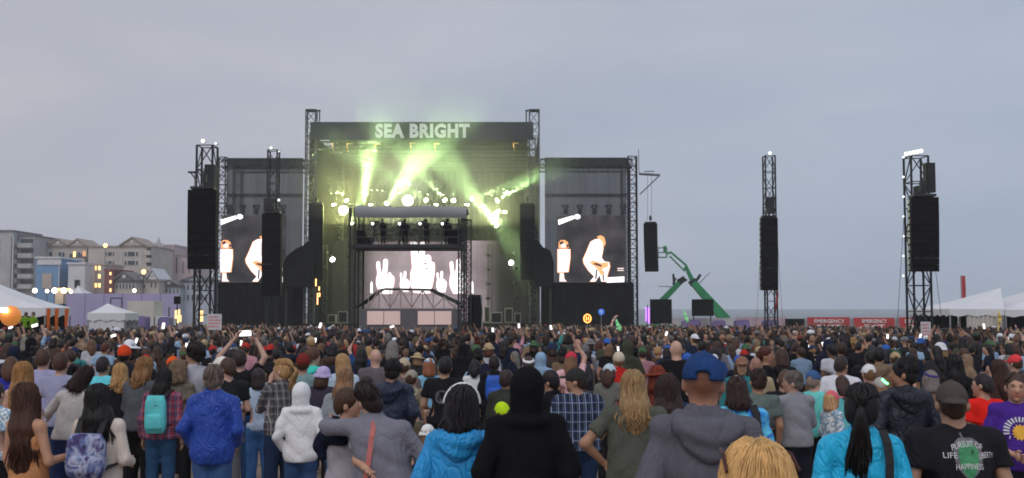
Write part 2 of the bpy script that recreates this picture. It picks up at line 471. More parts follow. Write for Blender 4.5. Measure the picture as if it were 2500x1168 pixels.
# ------------------------------------------------------------------ tents
def frame_tent(label, x0, x1, yeave, ypeak, xpk, Y, depth, walls=True, wallmat='white_tarp', yb=800, legs=4):
    a, b, pk = P(x0, yeave, Y), P(x1, yeave, Y), P(xpk, ypeak, Y+depth/2)
    gz = G(Y)
    o = thing('marquee', label, 'tent', ((a.x+b.x)/2, Y+depth/2, gz), 'white event tents')
    m = MB(); n = 7
    rows = []
    for i in range(n):                              # sagging pyramid roof
        t = i/(n-1); q = t**1.25
        x_0, x_1 = a.x+(pk.x-a.x)*t, b.x+(pk.x-b.x)*t
        y_0, y_1 = Y+depth/2*t, Y+depth-depth/2*t
        z = a.z+(pk.z-a.z)*q
        rows.append([(x_0, y_0, z), (x_1, y_0, z), (x_1, y_1, z), (x_0, y_1, z)])
    for i in range(n-1):
        for k in range(4):
            m.add([rows[i][k], rows[i][(k+1) % 4], rows[i+1][(k+1) % 4], rows[i+1][k]], [(0,1,2,3)])
    m.build('canopy', M['white_tarp'], o)
    m = MB()
    for k in range(4):                              # scalloped valance
        p, q = Vector(rows[0][k]), Vector(rows[0][(k+1) % 4])
        nn = max(3, int((q-p).length/1.1)); d = (q-p)/nn
        for i in range(nn):
            s0, s1 = p+d*i, p+d*(i+1)
            m.add([s0+Vector((0,0,-.003)), s1+Vector((0,0,-.003)), s1-Vector((0,0,.42)), (s0+s1)/2-Vector((0,0,.55)), s0-Vector((0,0,.42))], [(0,1,2,3,4)])
    m.build('valance', M['white_tarp'], o)
    for (x, y) in ((a.x+.05, Y+.05), (b.x-.05, Y+.05), (b.x-.05, Y+depth-.05), (a.x+.05, Y+depth-.05)): m = MB(); m.tube((x, y, gz), (x, y, a.z), .05, n=6); m.build('pole', M['alu'], o)
    return o, a, b, gz
o, a, b, gz = frame_tent('very large white tent sloping down from the left edge', -420, 112, 752, 628, -150, 62, 3.6)
for k in range(1, 4):
    m = MB(); x = a.x+(b.x-a.x)*(.62+.11*k); m.tube((x, 62.1, gz), (x, 62.1, a.z), .06, n=6); m.build('pole', M['alu'], o)
m = MB(); m.box((a.x+.2, 65.3, gz), (b.x-.2, 65.45, a.z-.02)); m.build('back_wall', M['black_cloth'], o)
o, a, b, gz = frame_tent('small white peaked tent in front of the purple wall', 213, 306, 765, 741, 263, 72, 2.6)
for nm, q in (('front_wall', 72.03), ('back_wall', 74.5)):
    m = MB(); k = 14
    for i in range(k):
        x_0, x_1 = a.x+(b.x-a.x)*i/k, a.x+(b.x-a.x)*(i+1)/k
        m.add([(x_0, q+.06*(i % 2), gz), (x_1, q+.06*((i+1) % 2), gz), (x_1, q+.06*((i+1) % 2), a.z-.05), (x_0, q+.06*(i % 2), a.z-.05)], [(0,1,2,3)])
    m.build(nm, M['white_tarp'], o)
frame_tent('tiny white peaked tent tip showing above the purple wall', 178, 202, 716, 697, 190, 140, 3.5)
M['cream_wall'] = MAT('cream_tent_wall', (.60, .57, .52), .8, 0, .08, .7, .4, 2)
o, a, b, gz = frame_tent('wide white tent at the right edge with cream side walls', 2318, 2452, 755, 703, 2443, 80, 8)
m = MB(); k = 26; xa, xb = P(2340, 0, 80).x, P(2425, 0, 80).x
for i in range(k):
    x_0, x_1 = xa+(xb-xa)*i/k, xa+(xb-xa)*(i+1)/k; f = lambda j: 80.08+.10*math.sin(j*1.9)
    m.add([(x_0, f(i), gz), (x_1, f(i+1), gz), (x_1, f(i+1), a.z-.05), (x_0, f(i), a.z-.05)], [(0,1,2,3)])
m.build('side_wall', M['cream_wall'], o)
m = MB(); m.box((a.x+.3, 87.7, gz), (b.x-.3, 87.8, a.z-.1)); m.build('back_wall', M['black_cloth'], o)
o2, a, b, gz = frame_tent('second white tent running out of the right edge', 2454, 2700, 757, 688, 2575, 80, 9)
m = MB(); m.box((a.x+.3, 88.6, gz), (b.x-.3, 88.8, a.z-.1)); m.build('back_wall', M['black_cloth'], o2)
M['yellow'] = MAT('yellow_cloth', (.75, .55, .15), .8)
for (x, l) in ((2437, 'yellow tied-back drape at the tent corner post'),):
    p = P(x, 760, 79.6); q = P(x, 815, 79.6); m = MB(); m.path([(p.x, 79.6, p.z), (p.x+.12, 79.6, p.z-.5), (p.x, 79.6, p.z-1.0), (p.x+.05, 79.6, G(79))], [.05, .14, .06, .09], 8)
    tag(m.build('drape', M['yellow'], smooth=True), l, 'drape')
p = P(2352, 735, 92); t = P(2353, 674, 92)
o = thing('feather_flag', 'tall narrow red flag rising behind the right tent', 'flag', (p.x, 92, 0))
m = MB(); m.tube((p.x-.2, 92, 0), (t.x-.2, 92, t.z+.05), .04, n=6); m.build('pole', M['alu'], o)
m = MB(); n = 10
for i in range(n):
    z0, z1 = p.z+(t.z-p.z)*i/n, p.z+(t.z-p.z)*(i+1)/n
    w0, w1 = .03*math.sin(i*.9), .03*math.sin((i+1)*.9)
    m.add([(p.x-.19, 92, z0), (p.x+.22, 92+w0, z0), (p.x+.22, 92+w1, z1), (p.x-.19, 92, z1), (p.x-.19, 92.02, z0), (p.x+.22, 92.02+w0, z0), (p.x+.22, 92.02+w1, z1), (p.x-.19, 92.02, z1)], [(0,1,2,3), (7,6,5,4), (1,5,6,2)])
m.build('cloth', M['red_banner'], o, True)

# ------------------------------------------------------------------ purple wall, truck, glowing balloon, orange drapes, fence banners
M['purple'] = MAT('lilac_panel', (.40, .36, .56), .6, 0, .06, .4)
M['lilac_dark'] = MAT('violet_cover', (.20, .16, .34), .7, 0, .15, 1)
M['orange'] = MAT('orange_cloth', (.80, .26, .05), .8, 0, .12, 1.5, .5, 4)
Y = 100
o = thing('hoarding', 'long lilac hoarding wall between the tents and the stage', 'wall', P(300, 800, Y).to_tuple()); zz = o['_o']
xs = [162, 208, 254, 300, 346, 392, 438]
for i in range(6):
    m = MB(); a, b = P(xs[i], 717, Y), P(xs[i+1], 717, Y); m.box((a.x+.02, Y, 0), (b.x-.02, Y+.25, a.z - .02*(i % 2))); m.build('panel', M['purple'], o)
m = MB(); pxbox(m, 269, 727, 271, 745, Y, .05, .05); pxbox(m, 296, 727, 298, 752, Y, .05, .05); pxbox(m, 271.3, 727, 295.7, 728.5, Y, .05, .05); m.build('door_frame', M['shade_and_frame'], o)
Y = 94
o = thing('box_truck', 'pale grey box truck parked before the lilac hoarding', 'truck', P(365, 815, Y).to_tuple())
m = MB(); a, b = P(311, 735, Y), P(376, 735, Y); m.box((a.x, Y, .9), (b.x, Y+2.4, a.z)); m.build('cargo_box', M['cream_wall'], o)
m = MB(); c = P(416, 740, Y); m.prism([(b.x+.1, Y+.1, .7), (c.x, Y+.1, .7), (c.x, Y+.1, 1.7), (c.x-.35, Y+.1, 2.75), (b.x+.1, Y+.1, 2.85)], (0, 2.2, 0)); m.build('cab', M['b_white'], o)
m = MB(); m.prism([(b.x+.35, Y+.04, 1.75), (c.x-.15, Y+.04, 1.75), (c.x-.42, Y+.04, 2.6), (b.x+.35, Y+.04, 2.6)], (0, .05, 0)); m.build('window', M['pane'], o)
m = MB(); m.box((a.x+.1, Y+.3, .55), (c.x-.1, Y+2.1, .69)); m.build('chassis', M['black_steel'], o)
for xx in (a.x+.9, c.x-.8):
    for yy in (Y+.1, Y+2.0):
        m = MB(); m.tube((xx, yy, .42), (xx, yy+.28, .42), .42, n=16); m.build('wheel', M['black_box'], o)
# generators / coolers under violet covers
for (x0, x1, y0, Y, l) in ((317, 354, 772, 80, 'violet covered bar counter near the small white tent'), (388, 412, 774, 82, 'small violet covered counter beside the box truck'),
                           (1668, 1712, 781, 100, 'violet covered barrier box right of the black screens'), (1740, 1772, 783, 100, 'violet covered barrier box below the green lift'),
                           (1797, 1830, 781, 100, 'violet covered barrier box left of the middle speaker tower'), (1866, 1902, 781, 100, 'violet covered barrier box behind the middle speaker tower')):
    a, b = P(x0, y0, Y), P(x1, y0, Y); gz = G(Y)
    m = MB(); w = b.x-a.x; r = w*.12
    m.prism([(a.x, Y, gz), (b.x, Y, gz), (b.x, Y, a.z-r), (b.x-r, Y, a.z), (a.x+r, Y, a.z), (a.x, Y, a.z-r)], (0, 1.2, 0))
    tag(m.build('covered_counter', M['lilac_dark']), l, 'counter', 'violet covered boxes')
M['balloon'] = MAT('glowing_balloon', (.80, .22, .05), .5, 0, .1, 1, emit=(1, .36, .06), estr=.35)
M['hotlamp'] = MAT('hot_lamp', (1, 1, .9), .3, emit=(1, .9, .62), estr=14)
Y = 58; c = P(26, 772, Y)
o = thing('balloon_light', 'glowing orange round balloon light at the left edge', 'balloon light', (c.x, Y, G(Y)))
m = MB(); R = .52
for i in range(10):
    a0, a1 = math.pi*i/10, math.pi*(i+1)/10
    m.tube((c.x, Y, c.z-R*1.05*math.cos(a0)), (c.x, Y, c.z-R*1.05*math.cos(a1)), max(.01, R*math.sin(a0)), max(.01, R*math.sin(a1)), 20, cap=False)
m.build('globe', M['balloon'], o, True)
m = MB(); q = P(22, 757, Y); m.obox((q.x, Y-R-.1, q.z), (.2, 0, 0), (0, .03, 0), (0, 0, .11)); m.build('lamp_panel', M['hotlamp'], o)
m = MB(); m.tube((c.x, Y, G(Y)), (c.x, Y, c.z-R), .035, n=6); m.build('mast', M['black_steel'], o)
for (x, l) in ((118, 'orange drape furled on the tent edge, nearest the balloon light'), (138, 'orange drape furled on the tent edge, middle of three'), (162, 'orange drape furled on the tent edge, beside the dark opening')):
    Y = 61.6; m = MB(); rr_ = random.Random(x); n = 9
    for i in range(n):                              # a narrow banner of cloth with upright pleats
        xa, xb = x-5+10*i/n, x-5+10*(i+1)/n; f = lambda j: Y+.05*(j % 2)
        tp, bt = 753+rr_.uniform(0, 1), 798+rr_.uniform(-3, 3)
        q = [P(xa+1.2, tp, f(i)), P(xb+1.2, tp, f(i+1)), P(x+(xb-x)*.9, 776, f(i+1)), P(x-1+(xb-x)*.55, bt+12, f(i+1)), P(x-1+(xa-x)*.55, bt+12, f(i)), P(x+(xa-x)*.9, 776, f(i))]
        m.add(q, [(0, 1, 2, 5), (5, 2, 3, 4)])
    tag(m.build('orange_drape', M['orange'], smooth=True), l, 'drape', 'orange drapes')
M['hivis'] = MAT('hivis_cloth', (.55, .80, .06), .7)
# speaker on a stick near the hoarding
Y = 85; p = P(431, 733, Y); o = thing('pole_speaker', 'small black loudspeaker on a pole above the left crowd', 'speaker', (p.x, Y, G(Y)))
m = MB(); pxbox(m, 424, 724, 438, 743, Y, 0, .4); m.build('cabinet', M['black_box'], o)
m = MB(); m.tube((p.x, Y+.2, G(Y)), (p.x, Y+.2, P(431, 743.1, Y).z), .05, n=6); m.build('pole', M['black_steel'], o)
m = MB()
for (x, y, w, h) in ((429, 768, 2.2, 10), (437, 764, 1.6, 8), (434, 780, 1.6, 9), (440, 778, 1.6, 8)): pxbox(m, x-w, y-h, x+w, y+h, Y-1, 0, .1)
lo = thing('light_rack', 'rack of warm lamps under the pole loudspeaker', 'lamp rack', (p.x, Y-1, G(Y))); m.build('lamps', M['lit'], lo)
m = MB(); m.tube((p.x-.3, Y-.85, G(Y)), (p.x-.3, Y-.85, P(431, 750, Y).z), .05, n=6); m.tube((p.x+.3, Y-.85, G(Y)), (p.x+.3, Y-.85, P(431, 750, Y).z), .05, n=6); m.build('rack_posts', M['black_steel'], lo)
Y = 88; p = P(491, 772, Y); lo = thing('light_rack', 'rack of warm lamps left of the white rules sign', 'lamp rack', (p.x, Y, G(Y)))
m = MB()
for k in range(4): pxbox(m, 487, 759+k*7, 495, 764+k*7, Y, 0, .1)
m.build('lamps', M['lit'], lo); m = MB(); m.tube((p.x, Y+.15, G(Y)), (p.x, Y+.15, P(491, 755, Y).z), .05, n=6); m.build('rack_posts', M['black_steel'], lo)

# perimeter fence, banners
M['mesh_white'] = MAT('pale_scrim', (.50, .48, .50), .9, 0, .15, .6)
M['mesh_pink'] = MAT('pink_scrim', (.52, .38, .42), .9, 0, .15, .6)
Y = 112
o = thing('site_fence', 'pale scrim covered fence between the stage and the emergency banners', 'fence', (P(1750, 0, Y).x, Y, 0))
xs = list(range(1640, 1960, 40))
for i in range(len(xs)-1):
    a, b = P(xs[i], 776 - (1 if xs[i] > 1760 else -1), Y), P(xs[i+1], 776, Y)
    m = MB(); m.box((a.x+.03, Y, .1), (b.x-.03, Y+.06, a.z)); m.build('panel', M['mesh_pink' if 1760 < xs[i] < 1900 else 'mesh_white'], o)
    m = MB(); m.tube((a.x, Y+.03, 0), (a.x, Y+.03, a.z+.08), .03, n=6); m.build('post', M['alu'], o)
o = thing('site_fence', 'grey fence running behind the emergency banners', 'fence', (P(2150, 0, Y).x, Y+1, 0))
xs = list(range(1910, 2345, 36))
for i in range(len(xs)-1):
    a, b = P(xs[i], 778, Y+1), P(xs[i+1], 778, Y+1); m = MB(); m.box((a.x+.03, Y+1, .1), (b.x-.03, Y+1.06, a.z)); m.build('panel', M['grey_tarp'], o)
Y = 112.5
m = MB(); pxbox(m, 1923, 779, 1964, 800, 111, 0, 1.2); tag(m.build('equipment_case', M['black_box']), 'dark equipment case left of the first red banner', 'case')
for (x0, x1, yt, tx, tw, l) in ((1971, 2074, 775, 2024, 74, 'first red emergency banner, beside the dark equipment case'), (2084, 2184, 776, 2134, 60, 'middle red emergency banner on the fence'), (2195, 2304, 775, 2234, 52, 'last red emergency banner, behind the right speaker tower')):
    Y = 110; a, b = P(x0, yt, Y), P(x1, yt, Y)
    o = thing('emergency_banner', l, 'banner', ((a.x+b.x)/2, Y, 0), 'red emergency banners')
    m = MB(); n = 12; hb = a.z; zb = .5
    for i in range(n):
        f = lambda j: Y+.05*math.sin(j*1.3)
        xa, xb = a.x+(b.x-a.x)*i/n, a.x+(b.x-a.x)*(i+1)/n
        m.add([(xa, f(i), zb), (xb, f(i+1), zb), (xb, f(i+1), hb), (xa, f(i), hb)], [(0,1,2,3)])
    m.build('cloth', M['red_banner'], o, True)
    for xx in (a.x, b.x): m = MB(); m.tube((xx, Y+.08, 0), (xx, Y+.08, hb+.05), .035, n=6); m.build('post', M['alu'], o)
    q = P(tx, 785, Y); lettering('EMERGENCY', .5, (q.x, Y-.09, q.z), M['letter_white'], o, .008, width=tw*Y/FPX)
    q = P(tx, 799, Y); lettering('EXIT', .62, (q.x, Y-.09, q.z), M['letter_white'], o, .014, width=tw*.8*Y/FPX, name='lettering')
# ------------------------------------------------------------------ main stage
SY = 115.0
M['stage_drape'] = MAT('stage_drape', (.0045, .0045, .005), 1., 0, .2, .8, .4, 3, spec=0.)
XL0, XL1 = P(751, 0, SY).x, P(777, 0, SY).x          # left tower
XR0, XR1 = P(1291, 0, SY).x, P(1317, 0, SY).x        # right tower
ZT = P(0, 272, SY).z
stage = thing('concert_stage', 'huge black concert stage with truss towers and a lettered roof banner', 'stage', ((XL0+XR1)/2, SY, 0))
def scrim_material(name, col, alpha, sc=2.0):
    m = bpy.data.materials.new(name); m.use_nodes = True
    nt = m.node_tree; b = nt.nodes['Principled BSDF']; out = nt.nodes['Material Output']
    b.inputs['Base Color'].default_value = (*col, 1); b.inputs['Roughness'].default_value = .9
    tr = nt.nodes.new('ShaderNodeBsdfTransparent'); mx = nt.nodes.new('ShaderNodeMixShader')
    c = nt.nodes.new('ShaderNodeTexCoord'); n = nt.nodes.new('ShaderNodeTexNoise'); n.inputs['Scale'].default_value = sc*.2; n.inputs['Detail'].default_value = 5
    mp_ = nt.nodes.new('ShaderNodeMapping'); mp_.inputs['Scale'].default_value = (1.6, 1, .35)
    nt.links.new(c.outputs['Object'], mp_.inputs[0]); nt.links.new(mp_.outputs[0], n.inputs['Vector'])
    mr = nt.nodes.new('ShaderNodeMapRange'); mr.inputs['To Min'].default_value = alpha-.06; mr.inputs['To Max'].default_value = alpha+.06
    nt.links.new(n.outputs['Fac'], mr.inputs['Value']); nt.links.new(mr.outputs[0], mx.inputs[0])
    nt.links.new(tr.outputs[0], mx.inputs[1]); nt.links.new(b.outputs[0], mx.inputs[2]); nt.links.new(mx.outputs[0], out.inputs['Surface'])
    return m
M['scrim'] = scrim_material('wing_scrim', (.05, .056, .058), .85)
M['scrim_band'] = scrim_material('scrim_seam', (.03, .034, .036), .80)
for (x0, x1, sg) in ((XL0, XL1, 1), (XR0, XR1, -1)):
    xc = (x0+x1)/2
    for yy, nm in ((SY, 'tower'), (SY+19, 'tower')):
        m = MB(); truss(m, (xc, yy, 0), (xc, yy, ZT), 1.0, .075, 18, .045); tw = m.build(nm, M['truss'], stage)
        m = MB(); m.box((xc-.55, yy-.55, ZT), (xc+.55, yy+.55, ZT+.14)); m.box((xc+sg*.552, yy-.2, ZT+.01), (xc+sg*.95, yy+.2, ZT+.12))
        hx = xc+sg*.85; m.tube((hx, yy, ZT), (hx, yy, ZT-1.3), .07, n=6)
        m.build('tower_head', M['black_steel'], tw)
ZH0, ZH1 = P(0, 345, SY).z, P(0, 301, SY).z
m = MB(); m.box((XL1+.03, SY+.7, ZH1-.6), (XR0-.03, SY+20, ZH1-.2)); m.build('roof', M['stage_drape'], stage)
m = MB(); n = 24; xa, xb = XL1-.55, XR0+.45
for i in range(n):
    f = lambda j: SY-.72+.04*math.sin(j*2.1)
    x0, x1 = xa+(xb-xa)*i/n, xa+(xb-xa)*(i+1)/n
    m.add([(x0, f(i), ZH0), (x1, f(i+1), ZH0), (x1, f(i+1), ZH1), (x0, f(i), ZH1)], [(0,1,2,3)])
bn = m.build('roof_banner', M['banner'], stage, True)
q = P(1031, 321.5, SY-.8); lettering('SEA BRIGHT', 1.9, (q.x, SY-.80, q.z), M['letter_white'], bn, .10, width=(1146-915)*SY/FPX, extrude=.012, spacing=1.12)
m = MB()
for k in range(6): truss(m, (XL1, SY+1.2+k*3.4, ZH0-.3), (XR0, SY+1.2+k*3.4, ZH0-.3), .8, .05, 26, .03, ref=(0, 1, 0))
m.build('roof_truss', M['black_steel'], stage)
M['amber_tube'] = MAT('amber_tube', (.9, .5, .2), .4, emit=(1, .62, .22), estr=.9)
for (x, y) in ((811, 350), (847, 352), (916, 353), (1002, 350), (1061, 352), (1253, 350)):
    p = P(x, y, SY+2); m = MB(); m.tube((p.x, SY+2, p.z), (p.x+.12, SY+2, p.z-.8), .06, .05, 8); m.box((p.x-.05, SY+1.95, p.z), (p.x+.6, SY+2.05, p.z+.07)); m.build('roof_lamp', M['amber_tube'], stage)
DECK = 1.9
m = MB(); m.box((XL0-.2, SY-.6, DECK-.35), (XR1+.2, SY+20, DECK)); m.build('deck', M['black_box'], stage)
m = MB(); n = 60
for i in range(n):
    f = lambda j: SY-.45+.06*(j % 2); x0, x1 = XL0-9.4+(XR1-XL0+19.6)*i/n, XL0-9.4+(XR1-XL0+19.6)*(i+1)/n
    m.add([(x0, f(i), 0), (x1, f(i+1), 0), (x1, f(i+1), DECK-.36), (x0, f(i), DECK-.36)], [(0,1,2,3)])
m.build('deck_skirt', M['black_cloth'], stage)
m = MB(); n = 70
for i in range(n):
    f = lambda j: SY+20+.12*(j % 2); x0, x1 = XL0+(XR1-XL0)*i/n, XL0+(XR1-XL0)*(i+1)/n
    m.add([(x0, f(i), DECK), (x1, f(i+1), DECK), (x1, f(i+1), ZH1-.7), (x0, f(i), ZH1-.7)], [(0,1,2,3)])
m.build('back_drape', M['stage_drape'], stage)
for xx in (XL0+.1, XR1-.1):
    m = MB(); n = 40
    for i in range(n):
        f = lambda j: xx+.12*(j % 2); y0, y1 = SY+1.4+18.4*i/n, SY+1.4+18.4*(i+1)/n
        m.add([(f(i), y0, DECK), (f(i+1), y1, DECK), (f(i+1), y1, ZH1-.7), (f(i), y0, ZH1-.7)], [(0,1,2,3)])
    m.build('side_drape', M['stage_drape'], stage)
# wings: truss frame, see-through scrim, dark skirt
def wing(xin, xout, ysc):
    a, b = P(xin, ysc, SY), P(xout, ysc, SY)
    zt = a.z; sg = 1 if xout > xin else -1
    m = MB(); truss(m, (a.x, SY+1.5, zt-.7), (b.x, SY+1.5, zt-.7), .9, .06, 16, .04); truss(m, (a.x, SY+7, zt-.5), (b.x, SY+7, zt-.5), .8, .06, 14, .035)
    m.build('wing_truss', M['truss'], stage)
    m = MB(); xo = b.x
    truss(m, (xo, SY+1.2, 0), (xo, SY+1.2, zt), .9, .07, 20, .045); truss(m, (xo, SY+8, 0), (xo, SY+8, zt), .9, .06, 18, .04)
    m.build('wing_tower', M['black_steel'], stage)
    zs = P(0, 690, SY).z
    m = MB(); n = 30; y0 = SY+.75
    for i in range(n):
        f = lambda j: y0+.05*math.sin(j*1.7); q = lambda t: a.x+sg*.45+(b.x-a.x-sg*1.1)*t
        for (za, zb_, key) in ((zs, zt-.15, 's'),):
            m.add([(q(i/n), f(i), za), (q((i+1)/n), f(i+1), za), (q((i+1)/n), f(i+1), zb_), (q(i/n), f(i), zb_)], [(0,1,2,3)])
    m.build('wing_scrim', M['scrim'], stage, True)
    m = MB()
    for (yy, hh) in ((395, 22), (476, 9)):
        z0, z1 = P(0, yy+hh/2, SY).z, P(0, yy-hh/2, SY).z
        m.add([(a.x+sg*.45, y0-.12, z0), (b.x-sg*.65, y0-.12, z0), (b.x-sg*.65, y0-.12, z1), (a.x+sg*.45, y0-.12, z1)], [(0,1,2,3)])
    m.build('scrim_seam', M['scrim_band'], stage)
    m = MB(); n = 26
    for i in range(n):
        f = lambda j: SY+.3+.1*(j % 2); q = lambda t: a.x+(b.x-a.x)*t
        m.add([(q(i/n), f(i), 0), (q((i+1)/n), f(i+1), 0), (q((i+1)/n), f(i+1), zs), (q(i/n), f(i), zs)], [(0,1,2,3)])
    m.build('wing_skirt', M['black_cloth'], stage)
    for k in range(5):                                   # chain hoists and their cables
        x = a.x+(b.x-a.x)*(.27+.155*k); zz = P(0, 512, SY).z
        m = MB(); m.tube((x, SY+.35, zz+.6), (x, SY+.35, zt-1.1), .02, n=4); hz = m.build('hoist_cable', M['black_steel'], stage)
        m = MB(); m.box((x-.22, SY+.2, zz-.45), (x+.22, SY+.5, zz+.2)); m.obox((x-.2, SY+.35, zz+.4), (.1, 0, -.1), (0, .1, 0), (.12, 0, .12)); m.obox((x+.2, SY+.35, zz+.4), (.1, 0, .1), (0, .1, 0), (-.12, 0, .12))
        m.build('hoist', M['black_steel'], hz)
    m = MB()
    for k in range(7):
        x = a.x+(b.x-a.x)*(.1+.13*k); m.tube((x, SY+1.9, zs), (x, SY+1.9, zt-1), .014, n=4)
    m.build('rigging_line', M['black_steel'], stage)
wing(748, 536, 381)
wing(1320, 1546, 379)
# outrigger arm at the right wing with a mast
a, b = P(1560, 425, SY+1), P(1611, 428, SY+1); c = P(1562, 475, SY+1)
m = MB(); m.tube(a, b, .13, n=6); m.tube(c, b, .08, n=6); m.tube(P(1559, 365, SY+1), P(1560, 425, SY+1), .04, n=5); m.box(P(1578, 418, SY+1) - Vector((.2, .2, 0)), P(1595, 424, SY+1)+Vector((.1, .2, .2)))
m.build('outrigger', M['steel_grey'], stage)

# ------------------------------------------------------------------ screens
def emis(name, col, st):
    return MAT(name, (.02, .02, .02), .5, emit=col, estr=st)
def led_material(name, c0, c1, st, sc=.25):
    m = bpy.data.materials.new(name); m.use_nodes = True
    nt = m.node_tree; b = nt.nodes['Principled BSDF']; b.inputs['Base Color'].default_value = (.004, .004, .004, 1); b.inputs['Roughness'].default_value = .9; b.inputs['Specular IOR Level'].default_value = 0.
    c = nt.nodes.new('ShaderNodeTexCoord'); n = nt.nodes.new('ShaderNodeTexNoise'); n.inputs['Scale'].default_value = sc; n.inputs['Detail'].default_value = 4
    nt.links.new(c.outputs['Object'], n.inputs['Vector'])
    r = nt.nodes.new('ShaderNodeValToRGB'); r.color_ramp.elements[0].position = .35; r.color_ramp.elements[0].color = (*c0, 1); r.color_ramp.elements[1].position = .68; r.color_ramp.elements[1].color = (*c1, 1)
    nt.links.new(n.outputs['Fac'], r.inputs[0]); nt.links.new(r.outputs[0], b.inputs['Emission Color']); b.inputs['Emission Strength'].default_value = st
    return m
M['led_mauve'] = led_material('led_mauve', (.26, .195, .225), (.46, .365, .405), 1.0)
_nt = M['led_mauve'].node_tree; _b = _nt.nodes['Principled BSDF']; _c = _nt.nodes.new('ShaderNodeTexCoord'); _s = _nt.nodes.new('ShaderNodeSeparateXYZ'); _nt.links.new(_c.outputs['Object'], _s.inputs[0])
_a = _nt.nodes.new('ShaderNodeMath'); _a.operation = 'ABSOLUTE'; _nt.links.new(_s.outputs['X'], _a.inputs[0])
_m = _nt.nodes.new('ShaderNodeMapRange'); _m.interpolation_type = 'SMOOTHSTEP'; _m.inputs['From Min'].default_value = 5.2; _m.inputs['From Max'].default_value = 9.; _m.inputs['To Min'].default_value = 1.; _m.inputs['To Max'].default_value = .03; _nt.links.new(_a.outputs[0], _m.inputs['Value']); _nt.links.new(_m.outputs[0], _b.inputs['Emission Strength'])
M['led_white'] = emis('led_white', (1, .96, .97), 1.7)
M['led_red'] = emis('led_red_edge', (1, .22, .25), 1.0)
M['led_dark'] = led_material('led_dark', (.030, .028, .032), (.085, .078, .085), 1.0, .5)
M['led_orange'] = emis('led_orange', (1, .40, .16), 1.5)
M['led_pink'] = emis('led_pink', (1, .80, .76), 1.25)
LY = 132.0
a, b = P(806, 805, LY), P(1284, 588, LY)
wall = thing('led_wall', 'giant mauve video wall showing white hands making peace signs', 'video wall', ((a.x+b.x)/2, LY, DECK))
m = MB(); cols, rows_ = 12, 6
for i in range(cols):
    for j in range(rows_):
        x0, x1 = a.x+(b.x-a.x)*i/cols, a.x+(b.x-a.x)*(i+1)/cols
        z0, z1 = max(DECK, a.z)+(b.z-max(DECK, a.z))*j/rows_, max(DECK, a.z)+(b.z-max(DECK, a.z))*(j+1)/rows_
        mm = MB(); mm.box((x0+.01, LY, z0+.01), (x1-.01, LY+.2, z1-.01)); mm.build('panel', M['led_mauve'], wall)
HAND = [(882,395),(890,388),(912,384),(936,388),(946,398),(952,470),(962,500),(968,460),(970,398),(980,388),(998,385),(1014,388),(1022,398),(1018,450),(1016,506),(1032,493),(1050,491),(1066,500),(1073,516),(1074,550),(1092,550),(1103,560),(1108,600),(1104,650),(1094,705),(1080,760),(1065,806),(990,812),(915,800),(896,770),(886,735),(884,690),(885,640),(900,600),(895,540),(888,450)]
HAND2 = [(617,565),(622,548),(640,545),(648,556),(652,600),(661,648),(671,600),(673,545),(680,530),(695,525),(710,533),(714,550),(711,600),(706,642),(722,630),(740,640),(743,656),(758,660),(767,680),(765,720),(755,760),(745,805),(650,805),(630,770),(617,735),(615,700),(622,660),(627,640),(620,600)]
def hand(x0, x1, y0, y1, dz=0.):
    hx = np.array(HAND if x1-x0 > 55 else HAND2, float); hx = (hx-hx.min(0))/np.ptp(hx, axis=0)
    poly = [(x0+(x1-x0)*u, y0+(y1-y0)*v) for u, v in hx]
    cx, cy = (x0+x1)/2, (y0+y1)/2
    m = MB(); m.prism([P(cx+(px-cx)*1.04, cy+(py-cy)*1.012, LY-.02+dz) for px, py in poly], (0, .008, 0)); g_ = m.build('hand_outline', M['led_red'], wall)
    m = MB(); m.prism([P(px, py, LY-.06+dz) for px, py in poly], (0, .03, 0)); m.build('hand_image', M['led_white'], wall)
    m = MB()
    for (u, v, r) in ((.62, .42, .035), (.66, .52, .03), (.72, .62, .022)):
        q = P(x0+(x1-x0)*u, y0+(y1-y0)*v, LY-.07+dz); s_ = (x1-x0)*r*LY/FPX; m.obox(q, (s_*1.6, 0, s_*.5), (0, .01, 0), (0, 0, s_))
    m.build('hand_detail', M['led_mauve'], wall)
hand(918, 963, 632, 718); hand(976, 1001, 662, 713, .0); hand(1001, 1062, 590, 718, -.12); hand(1065, 1091, 662, 714); hand(1097, 1141, 632, 718)
for x in (907, 1153):
    m = MB(); m.prism([P(x-3, 715, LY-.05), P(x+3, 717, LY-.05), P(x+2.6, 692, LY-.05), P(x, 686, LY-.05), P(x-2.6, 692, LY-.05)], (0, .03, 0)); m.build('hand_image', M['led_white'], wall)

